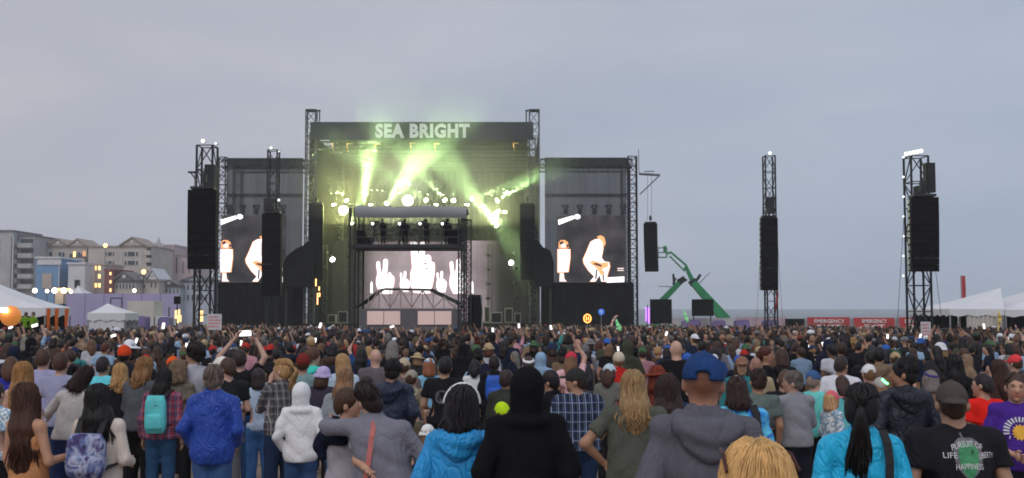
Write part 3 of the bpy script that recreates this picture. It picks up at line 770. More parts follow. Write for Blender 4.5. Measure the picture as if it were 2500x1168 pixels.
def side_screen(label, x0, x1, dx, Y=115.2):
    a, b = P(x0, 691, Y), P(x1, 526, Y)
    o = thing('video_screen', label, 'video screen', ((a.x+b.x)/2, Y, a.z), 'side video screens')
    m = MB(); cols, rr = 5, 6
    for i in range(cols):
        for j in range(rr):
            mm = MB(); mm.box((a.x+(b.x-a.x)*i/cols+.008, Y, a.z+(b.z-a.z)*j/rr+.008), (a.x+(b.x-a.x)*(i+1)/cols-.008, Y+.15, a.z+(b.z-a.z)*(j+1)/rr-.008)); mm.build('panel', M['led_dark'], o)
    sc = 2.384
    def poly(pts, mm, nm, dd=.05):
        m = MB(); m.prism([P(min(max(1290+px/sc+dx, x0+.3), x1-.3), 340+py/sc, Y-dd) for px, py in pts], (0, .01, 0)); m.build(nm, M[mm], o)
    poly([(168,640),(246,640),(246,690),(236,775),(168,778)], 'led_orange', 'picture_edge', .03)
    poly([(172,642),(240,642),(242,690),(230,772),(172,774)], 'led_white', 'singer_picture', .05)
    poly([(176,600),(190,588),(212,588),(230,600),(236,632),(220,638),(176,636)], 'led_orange', 'singer_picture', .06)
    poly([(182,778),(206,778),(210,812),(224,830),(180,830)], 'led_pink', 'singer_picture', .05)
    fig = [(362,600),(385,586),(412,580),(430,590),(435,640),(425,690),(440,712),(468,716),(472,745),(458,790),(455,828),(424,828),(415,790),(390,828),(358,828),(384,800),(350,764),(325,724),(320,700),(338,660)]
    cx, cy = 395, 710
    poly([(cx+(u-cx)*1.07, cy+(v-cy)*1.02) for u, v in fig], 'led_orange', 'picture_edge', .03)
    poly(fig, 'led_white', 'guitarist_picture', .05)
    poly([(398,568),(420,560),(442,572),(450,606),(440,628),(430,600),(412,582)], 'led_orange', 'guitarist_picture', .07)
    poly([(352,716),(380,706),(420,720),(462,716),(466,742),(430,756),(440,790),(420,792),(400,756)], 'led_orange', 'guitar_picture', .07)
    poly([(455,806),(558,800),(558,832),(455,836)], 'led_white', 'riser_picture')
    poly([(518,750),(555,750),(555,756),(518,756)], 'led_pink', 'riser_picture'); poly([(518,762),(555,762),(555,767),(518,767)], 'led_pink', 'riser_picture')
    poly([(172,470),(262,444),(268,464),(176,500)], 'led_white', 'lamp_picture'); poly([(268,442),(286,436),(302,444),(302,460),(286,468),(270,462)], 'led_white', 'lamp_picture')
    poly([(176,648),(192,646),(196,770),(178,770)], 'led_pink', 'singer_picture', .06); poly([(214,646),(222,646),(218,768),(210,768)], 'led_pink', 'singer_picture', .06)
    poly([(186,612),(214,606),(222,622),(208,634),(190,630)], 'led_pink', 'singer_picture', .075); poly([(178,602),(200,592),(206,604),(186,616)], 'led_dark', 'singer_picture', .08); poly([(222,610),(234,616),(232,632),(222,630)], 'led_dark', 'singer_picture', .08)
    poly([(346,664),(364,640),(372,662),(356,700),(344,710)], 'led_pink', 'guitarist_picture', .06); poly([(400,600),(410,598),(414,668),(404,690)], 'led_pink', 'guitarist_picture', .06)
    poly([(372,726),(396,720),(430,734),(424,744),(398,736)], 'led_dark', 'guitar_picture', .08); poly([(392,760),(402,758),(398,812),(388,818)], 'led_dark', 'guitarist_picture', .06); poly([(430,770),(440,768),(440,824),(432,826)], 'led_dark', 'guitarist_picture', .06)
    poly([(480,690),(486,686),(494,800),(488,800)], 'led_dark', 'stand_picture')
    poly([(520,480),(530,480),(556,570),(548,570)], 'led_pink', 'cable_picture') if False else None
    return o
side_screen('left video screen showing two bright performers, partly behind speaker towers', 538, 699, -824)
side_screen('right video screen showing two bright performers', 1360, 1526, 0)

# ------------------------------------------------------------------ loudspeaker arrays and their towers
def line_array(label, px, ytop, ybot, Y, w, yaw=0., n=12, curve=.35, dpt=.8, group='hanging loudspeaker arrays', lit=False):
    t, b = P(px, ytop, Y), P(px, ybot, Y)
    o = thing('line_array', label, 'loudspeaker array', (t.x, Y, b.z), group)
    H = t.z-b.z; h = H/n
    R = Matrix.Rotation(yaw, 4, 'Z')
    ay = R @ Vector((0, 1, 0)); ax = R @ Vector((1, 0, 0))
    off = Vector((0, 0, 0))
    for i in range(n):
        tt = i/(n-1); ang = -curve*.5*tt*tt*1.0
        z = t.z - h*(i+.5)
        c = Vector((t.x, Y, z)) + ay*(curve*.9*tt**2)
        tilt = Matrix.Rotation(curve*.9*tt*1.2*h*0+curve*.22*tt, 3, ax)
        az = tilt @ Vector((0, 0, 1)); fy = tilt @ ay
        m = MB(); m.obox(c, ax*(w/2), fy*(dpt/2), az*(h/2-.002)); cb = m.build('cabinet', M['black_box'], o)
        if lit:
            for sg in (-1,):
                m = MB(); m.obox(c+ax*(sg*(w/2+.03)), ax*.025, fy*.12, az*(h*.36)); m.build('side_grip', M['alu'], cb)
    m = MB(); m.obox(Vector((t.x, Y, t.z+.10)), ax*(w*.42), ay*(dpt*.5), Vector((0, 0, .05))); m.tube((t.x, Y, t.z+.1), (t.x, Y, t.z+.9), .035, n=5); m.obox(Vector((t.x, Y, t.z+.55)), ax*.12, ay*.12, Vector((0, 0, .2)))
    m.build('fly_frame', M['black_steel'], o)
    return o
def delay_tower(label, x0, x1, ytop, Y, gy=None):
    a, b = P(x0, ytop, Y), P(x1, ytop, Y); w = b.x-a.x; xc = (a.x+b.x)/2; gz = G(Y)
    o = thing('speaker_tower', label, 'speaker tower', (xc, Y, gz), 'speaker towers in the crowd')
    m = MB(); truss(m, (xc, Y, gz+.3), (xc, Y, a.z), w, .055, max(8, round((a.z-gz)/1.15)), .03, ref=(1, 0, 0), h=w*.85); m.build('mast', M['black_steel'], o)
    m = MB()
    for sx in (-1, 1):
        for sy in (-1, 1): m.tube((xc+sx*w*.4, Y+sy*w*.4, gz+.8), (xc+sx*w*1.5, Y+sy*w*1.5, gz+.02), .05, n=5)
    m.box((xc-w*.75, Y-w*.75, gz+.02), (xc+w*.75, Y+w*.75, gz+.3)); m.build('base', M['black_steel'], o)
    return o, xc, w, a.z, gz
def floods(o, pts, aim, mm='flood'):
    for (x, y, Y, r) in pts:
        c = P(x, y, Y); m = MB(); m.tube(c, c+Vector(aim)*.28, r*.5, r, 10); l = m.build('floodlight', M['black_steel'], o)
        m = MB(); m.disc(c+Vector(aim)*.285, aim, r*.86, 12, .02); m.build('lens', M[mm], l)
M['flood'] = MAT('flood_lens', (.8, .85, .8), .2, emit=(.95, 1, .9), estr=1.3)
# left near
o, xc, w, zt, gz = delay_tower('speaker tower nearest the left video screen with a round lamp on top', 484, 529, 358, 50)
floods(o, [(500, 347, 49.6, .11), (531, 353, 50, .06)], (0, -1, 0))
m = MB(); p = P(470, 421, 50); m.tube((xc-w/2, 50, p.z), (p.x-.2, 50, p.z), .05, n=5); m.tube((p.x-.1, 50, p.z), (xc-w/2, 50, p.z-.45), .03, n=5); q = P(510, 440, 50); m.box((q.x-.16, 49.8, q.z-.9), (q.x+.3, 50.3, q.z+.7)); m.tube((p.x+.1, 50, p.z), (p.x+.1, 50, P(0, 462, 50).z), .015, n=4); m.build('hoist_bracket', M['black_steel'], o)
line_array('black loudspeaker array on the near left tower', 497, 466, 657, 48.6, 1.22, .10, 11, .25)
# left far
o, xc, w, zt, gz = delay_tower('thinner speaker tower standing before the left video screen', 655, 682, 368, 74)
floods(o, [(664, 363, 73.5, .11), (683, 372, 74, .06), (683, 490, 73.2, .10)], (0, -1, 0))
m = MB(); q = P(660, 505, 74); m.box((q.x-.3, 73.3, q.z-.3), (q.x+.4, 73.9, q.z+.5)); m.build('hoist_bracket', M['black_steel'], o)
line_array('black loudspeaker array crossing the left video screen', 665, 523, 722, 72.8, 1.24, .05, 13, .3)
# right middle
o, xc, w, zt, gz = delay_tower('thin speaker tower rising over the emergency banners', 1863, 1891, 382, 74)
floods(o, [(1877, 376, 73.5, .14)], (0, -1, 0))
m = MB(); q = P(1877, 505, 74); m.box((q.x-.22, 73.4, q.z-.5), (q.x+.25, 73.9, q.z+.6)); m.build('hoist_bracket', M['black_steel'], o)
m = MB(); q = P(1896, 715, 73.3); m.path([(q.x, 73.3, q.z+.5), (q.x+.06, 73.3, q.z-.2), (q.x-.1, 73.3, q.z-1.2)], [.05, .08, .04], 6); m.build('red_cable', M['red_banner'], o, True)
line_array('tall black loudspeaker array on the thin right tower', 1876, 533, 709, 72.6, 1.08, -.06, 13, .22, lit=True)
# right near
o, xc, w, zt, gz = delay_tower('big speaker tower at right with bright floodlights along its top', 2211, 2260, 384, 50)
floods(o, [(2216+k*9, 378-k*1.8, 49.7, .12) for k in range(5)], (-.5, -.8, 0)); floods(o, [(2209, 386+k*48, 49.6, .06) for k in range(7)], (-.5, -.8, 0))
m = MB(); q = P(2259, 440, 50); m.box((q.x-.1, 49.6, q.z-.6), (q.x+.32, 50.0, q.z+.75)); q = P(2243, 470, 50); m.box((q.x-.25, 49.5, q.z-.25), (q.x+.2, 50, q.z+.25)); m.build('hoist_bracket', M['black_steel'], o)
m = MB(); m.tube(P(2210, 480, 50), Vector((P(2180, 800, 44).x, 44, G(44))), .012, n=4); m.tube(P(2262, 480, 50), Vector((P(2310, 800, 56).x, 56, G(56))), .012, n=4); m.build('guy_wire', M['black_steel'], o)
line_array('black loudspeaker array on the near right tower with pale side grips', 2253, 484, 663, 48.6, 1.16, -.12, 11, .22, lit=True)
o_ = bpy.data.objects['speaker_tower.002']
m = MB(); m.tube(P(1862, 500, 74), Vector((P(1842, 800, 78).x, 78, G(78))), .012, n=4); m.tube(P(1893, 500, 74), Vector((P(1915, 800, 70).x, 70, G(70))), .012, n=4); m.build('guy_wire', M['black_steel'], o_)
# stage arrays
line_array('dark stage loudspeaker array inside the left roof tower', 772, 500, 682, 113.4, 1.5, .1, 14, .8, group='stage loudspeaker arrays')
for pts, l in (([(690,702),(690,648),(700,625),(722,608),(740,600),(750,590),(764,590),(764,702)], 'black draped speaker stack beside the left roof tower'), ([(1304,700),(1304,584),(1314,588),(1326,604),(1344,612),(1352,640),(1352,700)], 'black draped speaker stack beside the right roof tower')):
    m = MB(); m.prism([P(x, y, 112.6) for x, y in pts], (0, 1.2, 0)); o = thing('draped_stack', l, 'speaker stack', (P(pts[0][0], 0, 112.6).x, 113, 0), 'draped stacks beside the stage'); m.build('drape', M['black_cloth'], o)
    m = MB()
    for x in (pts[0][0]+8, pts[-1][0]-8): q = P(x, 704, 113); m.tube((q.x, 113.2, 0), (q.x, 113.2, q.z), .12, n=6)
    m.build('support', M['black_steel'], o)
line_array('dark stage loudspeaker array inside the right roof tower', 1288, 500, 682, 113.4, 1.5, -.1, 14, .8, group='stage loudspeaker arrays')
o = line_array('loudspeaker array hanging from the right outrigger arm', 1588, 546, 662, 114, 1.35, -.25, 12, .9, group='stage loudspeaker arrays')
m = MB()
for x in (1581, 1591): m.tube(P(x, 425, 114), P(x, 540, 114), .02, n=4)
m.build('hanging_cable', M['black_steel'], o)
# ground stacks / screens at the right of the stage
for (x0, x1, y0, y1, Y, l) in ((1588, 1640, 731, 791, 108, 'tall black side screen next to the right wing'), (1690, 1742, 731, 772, 110, 'black side screen before the green boom lifts')):
    o = thing('side_panel', l, 'screen', ((P(x0, 0, Y).x+P(x1, 0, Y).x)/2, Y, 0), 'black screens right of the stage')
    m = MB(); pxbox(m, x0, y0, x1, y1, Y, 0, .3); m.build('panel_face', M['black_box'], o)
    m = MB()
    for x in (x0+5, x1-5): q = P(x, y1, Y); m.tube((q.x, Y+.4, 0), (q.x, Y+.4, q.z+1), .06, n=5)
    m.build('support', M['black_steel'], o)

# ------------------------------------------------------------------ boom lifts
M['green_paint'] = MAT('green_paint', (.025, .26, .10), .45, 0, .15, 1)
def beam(m, a, b, w0, w1):
    a, b = Vector(a), Vector(b); d = (b-a).normalized(); u = Vector((0, 1, 0)); v = d.cross(u).normalized()
    vs = []
    for p, w in ((a, w0), (b, w1)): vs += [p-u*w*.5-v*w*.5, p+u*w*.5-v*w*.5, p+u*w*.5+v*w*.5, p-u*w*.5+v*w*.5]
    m.add(vs, [(0,1,2,3), (7,6,5,4), (0,4,5,1), (1,5,6,2), (2,6,7,3), (3,7,4,0)])
Y = 128
for (base, elbow, l) in (((1600, 752), (1664, 685), 'green boom lift with its lower arm leaning right'), ((1772, 782), (1692, 690), 'green boom lift with its raised jib and basket')):
    a, b = P(*base, Y), P(*elbow, Y); o = thing('boom_lift', l, 'boom lift', (a.x, Y, 0), 'green boom lifts')
    m = MB(); beam(m, a, b, 1.15 if base[0] > 1700 else .7, .72 if base[0] > 1700 else .6); m.build('boom', M['green_paint'], o)
    m = MB(); m.box((a.x-1.7, Y-1.1, .75), (a.x+1.7, Y+1.1, 1.6)); m.tube((a.x, Y, 1.6), (a.x, Y, max(1.7, a.z)), .6, n=10); m.build('chassis', M['green_paint'], o)
    for sx in (-1.25, 1.25):
        for sy in (-1.2, .8): m = MB(); m.tube((a.x+sx, Y+sy, .55), (a.x+sx, Y+sy+.4, .55), .55, n=14); m.build('wheel', M['black_box'], o)
    m = MB(); e = P(*elbow, Y); m.obox(e, (.38, 0, .22), (0, .35, 0), (-.18, 0, .28)); m.tube(e+Vector((-.7, 0, .3)), e+Vector((-1.0, 0, -.5)) if base[0] < 1700 else e+Vector((-1.2, 0, .4)), .12, n=6); m.build('knuckle', M['black_steel'], o)
    if base[0] > 1700:
        k1, k2, k3 = P(1674, 650, Y), P(1636, 618, Y), P(1628, 622, Y)
        m = MB(); beam(m, e, k1, .5, .35); m.build('jib', M['green_paint'], o)
        m = MB(); beam(m, k1+Vector((.1, 0, .05)), k2+Vector((0, 0, .15)), .22, .2); beam(m, k1+Vector((-.2, .1, -.5)), k2+Vector((-.05, .1, -.35)), .16, .16); m.tube(k1+Vector((.1, 0, .1)), k1+Vector((-.25, 0, -.6)), .12, n=6); m.build('jib', M['green_paint'], o)
        c = P(1617, 617, Y); m = MB(); w, h, d = .5, 1.1, .45
        for z in (-.55, 0, .55):
            for p, q in (((-w, -d), (w, -d)), ((w, -d), (w, d)), ((w, d), (-w, d)), ((-w, d), (-w, -d))): m.tube(c+Vector((p[0], p[1], z)), c+Vector((q[0], q[1], z)), .035, n=5)
        for p in ((-w, -d), (w, -d), (w, d), (-w, d)): m.tube(c+Vector((p[0], p[1], -.55)), c+Vector((p[0], p[1], .55)), .04, n=5)
        m.box(c+Vector((-w, -d, -.62)), c+Vector((w, d, -.56))); m.tube(c+Vector((.5, 0, -.1)), k2+Vector((0, 0, 0)), .13, n=6); m.box(c+Vector((.15, -.3, .0)), c+Vector((.45, .3, .75))); m.build('basket', M['green_paint'], o)
        m = MB(); f = P(1704, 680, Y); m.obox(f, (.10, 0, -.12), (0, .08, 0), (.30, 0, .45)); m.tube(P(1706, 693, Y), P(1735, 664, Y), .05, .03, 5); m.build('aerial', M['black_steel'], o)
    else:
        m = MB(); f = P(1645, 685, Y); m.obox(f, (.12, 0, .04), (0, .1, 0), (-.06, 0, .75)); m.tube(P(1640, 701, Y), P(1606, 699, Y), .05, .03, 5); m.build('aerial', M['black_steel'], o)

# ------------------------------------------------------------------ mixing and follow-spot tower in the crowd
FY = 70.0
def F(x, y, d=0.): return P(x, y, FY+d)
gz = G(FY)
foh = thing('mix_tower', 'scaffold mixing tower with a grey canopy standing in the crowd before the stage', 'scaffold tower', (F(1000, 0).x, FY, gz))
D = 4.0
xl, xr, xr2 = F(866, 0).x, F(1128, 0).x, F(1140, 0).x
zdeck, zcan0, zcan1 = F(0, 597).z, F(0, 533).z, F(0, 506).z
for x in (xl, xr):
    for y in (FY, FY+D): m = MB(); truss(m, (x, y, gz), (x, y, zcan1-.1), .34, .045, 22, .025); m.build('tower_leg', M['black_steel'], foh)
m = MB(); truss(m, (xr2+.1, FY, gz), (xr2+.1, FY, F(0, 537).z), .42, .04, 18, .025); m.tube((xr, FY, F(0, 537).z), (xr2+.2, FY, F(0, 537).z), .05, n=5); m.build('side_ladder', M['black_steel'], foh)
m = MB(); m.box((xl-.3, FY-.15, zdeck-.22), (xr+.2, FY+D+.1, zdeck)); m.build('upper_deck', M['black_steel'], foh)
m = MB(); nseg = 28; nr = 8                                      # sagging fabric canopy, rounded front
for i in range(nseg+1):
    x = xl+.2+(xr+.15-xl)*i/nseg; sg = .035*math.sin(i*1.1)+.05*math.sin(i*.37+1)
    for j in range(nr+1):
        t = j/nr
        yy = FY-.35+(D+.6)*(0 if t < .5 else (t-.5)*2)
        zz = zcan0+(zcan1-zcan0)*min(1, t*2)+sg*(.3+t)
        if t < .5: yy -= .12*math.sin(math.pi*t*2)
        m.v.append((x, yy, zz))
for i in range(nseg):
    for j in range(nr): a = i*(nr+1)+j; m.f.append((a, a+nr+1, a+nr+2, a+1))
m.build('canopy', M['grey_tarp'], foh, True)
for z in (F(0, 562).z, F(0, 580).z, F(0, 549).z):
    for yy in (FY-.1, FY+D): m = MB(); m.tube((xl, yy, z), (xr, yy, z), .03, n=5); m.build('guard_rail', M['black_steel'], foh)
for k in range(9): m = MB(); x = xl+(xr-xl)*k/8; m.tube((x, FY+D+.06, zdeck), (x, FY+D+.06, F(0, 548).z), .025, n=5); m.build('rail_post', M['black_steel'], foh)
M['half_sheet'] = scrim_material('translucent_sheet', (.30, .32, .30), .45)
m = MB(); m.add([(xl+.1, FY+D+.2, zdeck), (xr-.1, FY+D+.2, zdeck), (xr-.1, FY+D+.2, zcan0), (xl+.1, FY+D+.2, zcan0)], [(0,1,2,3)]); m.build('back_sheet', M['half_sheet'], foh)
m = MB(); a, b = F(1092, 560, .3), F(1127, 597, .3); m.box((a.x, FY+.3, zdeck+.01), (b.x, FY+1.6, a.z)); m.build('side_sheet', M['black_cloth'], foh)
m = MB(); a = F(870, 563, .3); b = F(889, 597, .3); m.box((a.x, FY+.4, zdeck+.01), (b.x, FY+1.3, a.z)); a, b = F(889, 578, .3), F(903, 597, .3); m.box((a.x+.01, FY+.4, zdeck+.01), (b.x, FY+1.2, a.z)); m.build('equipment_case', M['black_box'], foh)
# lower roof: low pitched with timber-like trusses; the light on them is put into their pale warm colour
M['tinted_truss'] = MAT('light_tinted_truss', (.40, .32, .29), .6, .2, .2)
zr0, zr1 = F(0, 752).z, F(0, 716).z
m = MB()
ridge = [(F(882, 0).x, zr0+.2), (F(930, 0).x, zr1+.25), (F(1050, 0).x, zr1+.2), (F(1112, 0).x, zr0+.35)]
for k in range(9):
    x = F(905+k*26, 0).x; zz = np.interp(x, [r[0] for r in ridge], [r[1] for r in ridge])
    m.tube((x, FY+.1, zr0), (x, FY+.1, zz), .035, n=5)
    x2 = F(905+(k+1)*26, 0).x; z2 = np.interp(x2, [r[0] for r in ridge], [r[1] for r in ridge])
    m.tube((x, FY+.1, zz if k % 2 else zr0), (x2, FY+.1, zr0 if k % 2 else z2), .045, n=5)
m.build('roof_truss', M['tinted_truss'], foh)
m = MB()
pts = [(xl, zr0), *ridge, (xr, zr0)]
for i in range(len(pts)-1):
    (xa, za), (xb, zb_) = pts[i], pts[i+1]
    m.add([(xa, FY+.3, za), (xb, FY+.3, zb_), (xb, FY+D, zb_+.15), (xa, FY+D, za+.15), (xa, FY+.3, za-.06), (xb, FY+.3, zb_-.06), (xb, FY+D, zb_+.09), (xa, FY+D, za+.09)], [(0,1,2,3), (4,7,6,5), (0,4,5,1), (2,6,7,3)])
m.build('lower_roof', M['black_cloth'], foh)
M['lit_panel'] = MAT('glowing_tent_panel', (.62, .50, .47), .8, 0, .1, .5, emit=(1, .62, .55), estr=.22)  # faint glow put into the panels themselves so they look lit, no lamp
for (x0, x1) in ((896, 936), (937.5, 977), (1020, 1060), (1061.5, 1102)):
    m = MB(); pxbox(m, x0, 760, x1, 793, FY-.05, 0, .05); m.build('front_panel', M['lit_panel'], foh)
M['grey_panel'] = MAT('grey_panel', (.12, .115, .125), .7, 0, .15)
m = MB(); a = F(876, 754); b = F(1128, 800); m.box((a.x, FY+.02, gz), (b.x, FY+.12, a.z)); m.build('front_wall', M['grey_panel'], foh)
m = MB(); a = F(1141, 720); b = F(1176, 800); m.box((a.x, FY+.4, gz), (b.x, FY+1.6, a.z-.15)); m.prism([(a.x, FY+.4, a.z-.149), (b.x, FY+.4, a.z-.149), (b.x-.1, FY+.6, a.z), (a.x+.1, FY+.6, a.z)], (0, .9, 0)); m.build('side_booth', M['black_cloth'], foh)
m = MB(); m.path([(b.x-.05, FY+.2, a.z), (b.x+.05, FY+.2, a.z-1.0), (b.x-.08, FY+.2, gz)], .035, 5); m.build('cable', M['alu'], foh)
# follow spots on the deck
M['spot_glow'] = MAT('lamp_back_glow', (.9, .9, .9), .3, emit=(1, .96, .92), estr=5)
for (x, y, l) in ((914, 543, 'follow spot, leftmost of four on the mix tower deck'), (979, 545, 'follow spot, second from the left on the mix tower deck'), (1029, 545, 'follow spot, third from the left on the mix tower deck'), (1083, 543, 'follow spot, rightmost of four on the mix tower deck')):
    c = F(x, 548, 1.6); o = thing('follow_spot', l, 'spotlight', (c.x, FY+1.6, zdeck), 'follow spots on the mix tower')
    m = MB(); m.tube(c+Vector((-.05, -.5, -.05)), c+Vector((.1, .9, .15)), .2, .17, 12); m.build('barrel', M['black_steel'], o)
    m = MB()
    for k in range(3): an = k*2.1; m.tube((c.x, FY+1.6, c.z-.7), (c.x+.38*math.cos(an), FY+1.6+.38*math.sin(an), zdeck), .03, n=5)
    m.tube((c.x, FY+1.6, c.z-.75), c, .045, n=6); m.build('stand', M['black_steel'], o)
    m = MB(); m.disc(c+Vector((-.05, -.52, -.02)), (0, -1, 0), .09, 10); m.build('rear_lamp', M['spot_glow'], o)

# ------------------------------------------------------------------ stage lights and smoke
YELGRN = (.60, 1.0, .36)
M['lens_hot'] = MAT('hot_lens', (1, 1, .8), .3, emit=(.93, 1, .55), estr=22)
M['lens_white'] = MAT('white_lens', (1, 1, 1), .3, emit=(1, .97, .95), estr=16)
def stage_light(label, x, y, tx, ty, Y=122., dyt=-2.4, power=2500, cone=16, r=.26, col=YELGRN, lens='lens_hot', blend=.6):
    c = P(x, y, Y); t = P(tx, ty, Y+dyt); d = (t-c).normalized()
    o = thing('stage_light', label, 'stage light', c.to_tuple(), 'lit moving heads over the stage')
    m = MB(); m.tube(c-d*.5, c-d*.03, r*.8, r, 12); m.build('housing', M['black_steel'], o)
    m = MB(); m.disc(c-d*.02, d, r*.9, 14, .03); m.build('lens', M[lens], o)
    u = d.cross(Vector((0, 1, 0))); u = u.normalized() if u.length > .05 else Vector((1, 0, 0))
    m = MB()
    for sg in (-1, 1): m.tube(c-d*.25+u*sg*r*1.15, c-d*.75+u*sg*r*1.0, .045, n=5)
    m.obox(c-d*.8, u*r*1.2, Vector((0, .16, 0)), d*.1); m.build('yoke', M['black_steel'], o)
    if power:
        ld = bpy.data.lights.new('beam', 'SPOT'); ld.energy = power; ld.color = col; ld.spot_size = math.radians(cone); ld.spot_blend = blend; ld.shadow_soft_size = .12
        lo = bpy.data.objects.new('beam', ld); COL.objects.link(lo)
        lo.location = d*.05; lo.rotation_euler = d.to_track_quat('-Z', 'Y').to_euler(); lo.parent = o
    return o
K, KB = 1.5, 8.0
def blinder(label, x, y, Y, w, h, power, col=YELGRN):
    c = P(x, y, Y); o = thing('blinder_light', label, 'stage light', c.to_tuple(), 'blinding lamps over the stage')
    m = MB(); m.tube(c+Vector((0, .06, 0)), c+Vector((0, .5, 0)), (w+h)*.55, (w+h)*.4, 24); m.build('housing', M['black_steel'], o)
    m = MB(); m.disc(c+Vector((0, .04, 0)), (0, -1, 0), (w+h)*.5, 24, .05); m.build('lens', M['lens_hot'], o)
    ld = bpy.data.lights.new('glow', 'POINT'); ld.energy = power; ld.color = col; ld.shadow_soft_size = .3
    lo = bpy.data.objects.new('glow', ld); COL.objects.link(lo); lo.location = (0, -.6, 0); lo.parent = o
blinder('blinding yellow lamp at the left over the stage', 838, 514, 119, .46, .46, 2600*K, (.95, 1.0, .30))
blinder('blinding white lamp above the middle of the mix tower canopy', 996, 490, 123, .55, .55, 2600*K, (.85, 1.0, .55))
blinder('blinding lamp at the right over the stage', 1208, 528, 119, .36, .36, 1600*K, (.85, 1.0, .4))
L = stage_light
L('stage light throwing a wide beam up from the left blinding lamp', 846, 490, 815, 440, power=14000*KB, cone=15)
L('stage light with a pillar of light beside the left blinding lamp', 888, 508, 893, 440, power=26000*KB, cone=18, r=.32)
L('low stage light under the left end of the canopy', 858, 545, 872, 505, power=14000*KB, cone=11)
L('stage light sending a beam up right, second from left', 944, 497, 975, 455, power=16000*KB, cone=22)
L('stage light right of the middle blinding lamp beaming up left', 1040, 489, 1003, 466, power=14000*KB, cone=11)
L('stage light beaming up left over the canopy right half', 1086, 489, 1056, 455, power=14000*KB, cone=14)
L('small round stage light over the canopy right end', 1107, 490, 1107, 430, power=2500*K, cone=30, dyt=-6)
L('stage light beaming right past the canopy end', 1153, 486, 1205, 468, power=12000*KB, cone=13)
L('stage light with a strong beam rising to the right tower', 1214, 490, 1290, 440, power=26000*KB, cone=17, r=.3)
L('stage light casting a broad beam down to the right', 1180, 506, 1222, 556, power=14000*KB, cone=24, dyt=-3)
L('stage light low right pointing up left', 1213, 552, 1165, 490, power=14000*KB, cone=22)
L('small stage light right of the right blinding lamp, inner', 1216, 516, 1200, 440, power=800*K, cone=24)
L('small stage light right of the right blinding lamp, outer', 1232, 518, 1245, 440, power=800*K, cone=24)
L('stage light aimed steeply up to the roof left', 905, 500, 900, 380, power=900*K, cone=46)
L('stage light aimed steeply up to the roof middle', 1065, 500, 1090, 370, power=2200*K, cone=50)
L('stage light aimed steeply up to the roof right', 1140, 500, 1150, 380, power=900*K, cone=50)
L('stage light aimed back at the left curtain', 815, 500, 790, 400, power=300*K, cone=50)
L('white floor spot at the left of the video wall', 812, 634, 850, 690, Y=120, power=900*K, cone=18, col=(1, .9, .95), lens='lens_white', r=.3, dyt=-4)
L('white floor spot at the right of the video wall', 1248, 642, 1215, 650, Y=120, power=700*K, cone=40, col=(1, .9, .95), lens='lens_white', r=.3, dyt=-4)
# truss rows that carry small unlit heads
rig = thing('lighting_truss', 'row of black lighting trusses hung across the stage', 'lighting truss', P(1040, 450, 122).to_tuple())
for (x0, x1, y, Y) in ((800, 875, 446, 121), (880, 1100, 448, 124), (1140, 1290, 450, 121)):
    m = MB(); truss(m, P(x0, y, Y), P(x1, y, Y), .5, .04, None, .025); m.build('truss_span', M['black_steel'], rig)
M['tiny_led'] = MAT('indicator_led', (.8, 1, .8), .4, emit=(.8, 1, .6), estr=4)
rr = random.Random(3)
for i in range(34):
    x = rr.choice([rr.uniform(805, 850), rr.uniform(870, 1092), rr.uniform(870, 1092), rr.uniform(1150, 1290)])
    c = P(x, 458+rr.uniform(-8, 8), 121.3); m = MB(); t = Vector((rr.uniform(-.3, .3), -.2, -.55)); m.tube(c, c+t, .14, .18, 7); h = m.build('moving_head', M['black_steel'], rig)
    if i % 2 == 0: m = MB(); m.disc(c+t*1.02, t, .10, 8, .02); m.build('lens', M['tiny_led'], h)
for i in range(8):
    c = P(1005+i*2.0, 445+i*2.6, 120.5)
b = MB(); b.tube(P(989, 434, 120.4), P(1000, 452, 120.4), .09, .12, 8); b.build('blue_tube', MAT('blue_tube', (.3, .5, 1), .4, emit=(.35, .6, 1), estr=5), rig)
# flown side lamps left/right of the stage mouth
for (x, l) in ((771, 'amber lit floor lamps at the left stage edge'),):
    o = thing('floor_lamp_rack', l, 'lamp rack', P(x, 790, 113).to_tuple())
    for (dx, y, h) in ((0, 690, 9), (4, 730, 14), (8, 705, 5), (9, 720, 5)): m = MB(); pxbox(m, x+dx-1.4, y-h, x+dx+1.4, y+h, 113, 0, .1); m.build('lamp', M['lit'], o)
    m = MB(); m.tube(P(x+4, 798, 113.3), P(x+4, 680, 113.3), .06, n=5); m.build('post', M['black_steel'], o)
# upright lighting ladders and their lamps at both sides of the stage floor
for k_, (x, Y, l) in enumerate(((793, 120, 'upright truss ladder with lamps, left of the video wall'), (1196, 125, 'upright truss ladder with lamps, right beside the video wall'), (1262, 120, 'upright truss ladder with lamps, far right inside the stage'), (846, 126, 'upright truss ladder with lamps, behind the left leg of the mix tower'))):
    q = P(x, 700, Y); o = thing('lighting_ladder', l, 'lighting ladder', (q.x, Y, DECK), 'upright lighting ladders')
    m = MB(); truss(m, (q.x, Y, DECK), (q.x, Y, DECK+8.5+k_*.4), .45, .045, 14, .025); m.build('truss', M['black_steel'], o)
    for i in range(5):
        z = DECK+1.2+i*1.6; m = MB(); d_ = Vector((.35 if x < 1000 else -.35, -.35, .05*i-.1)); m.tube((q.x, Y-.25, z), Vector((q.x, Y-.25, z))+d_, .13, .17, 9); m.build('lamp', M['black_steel'], o)
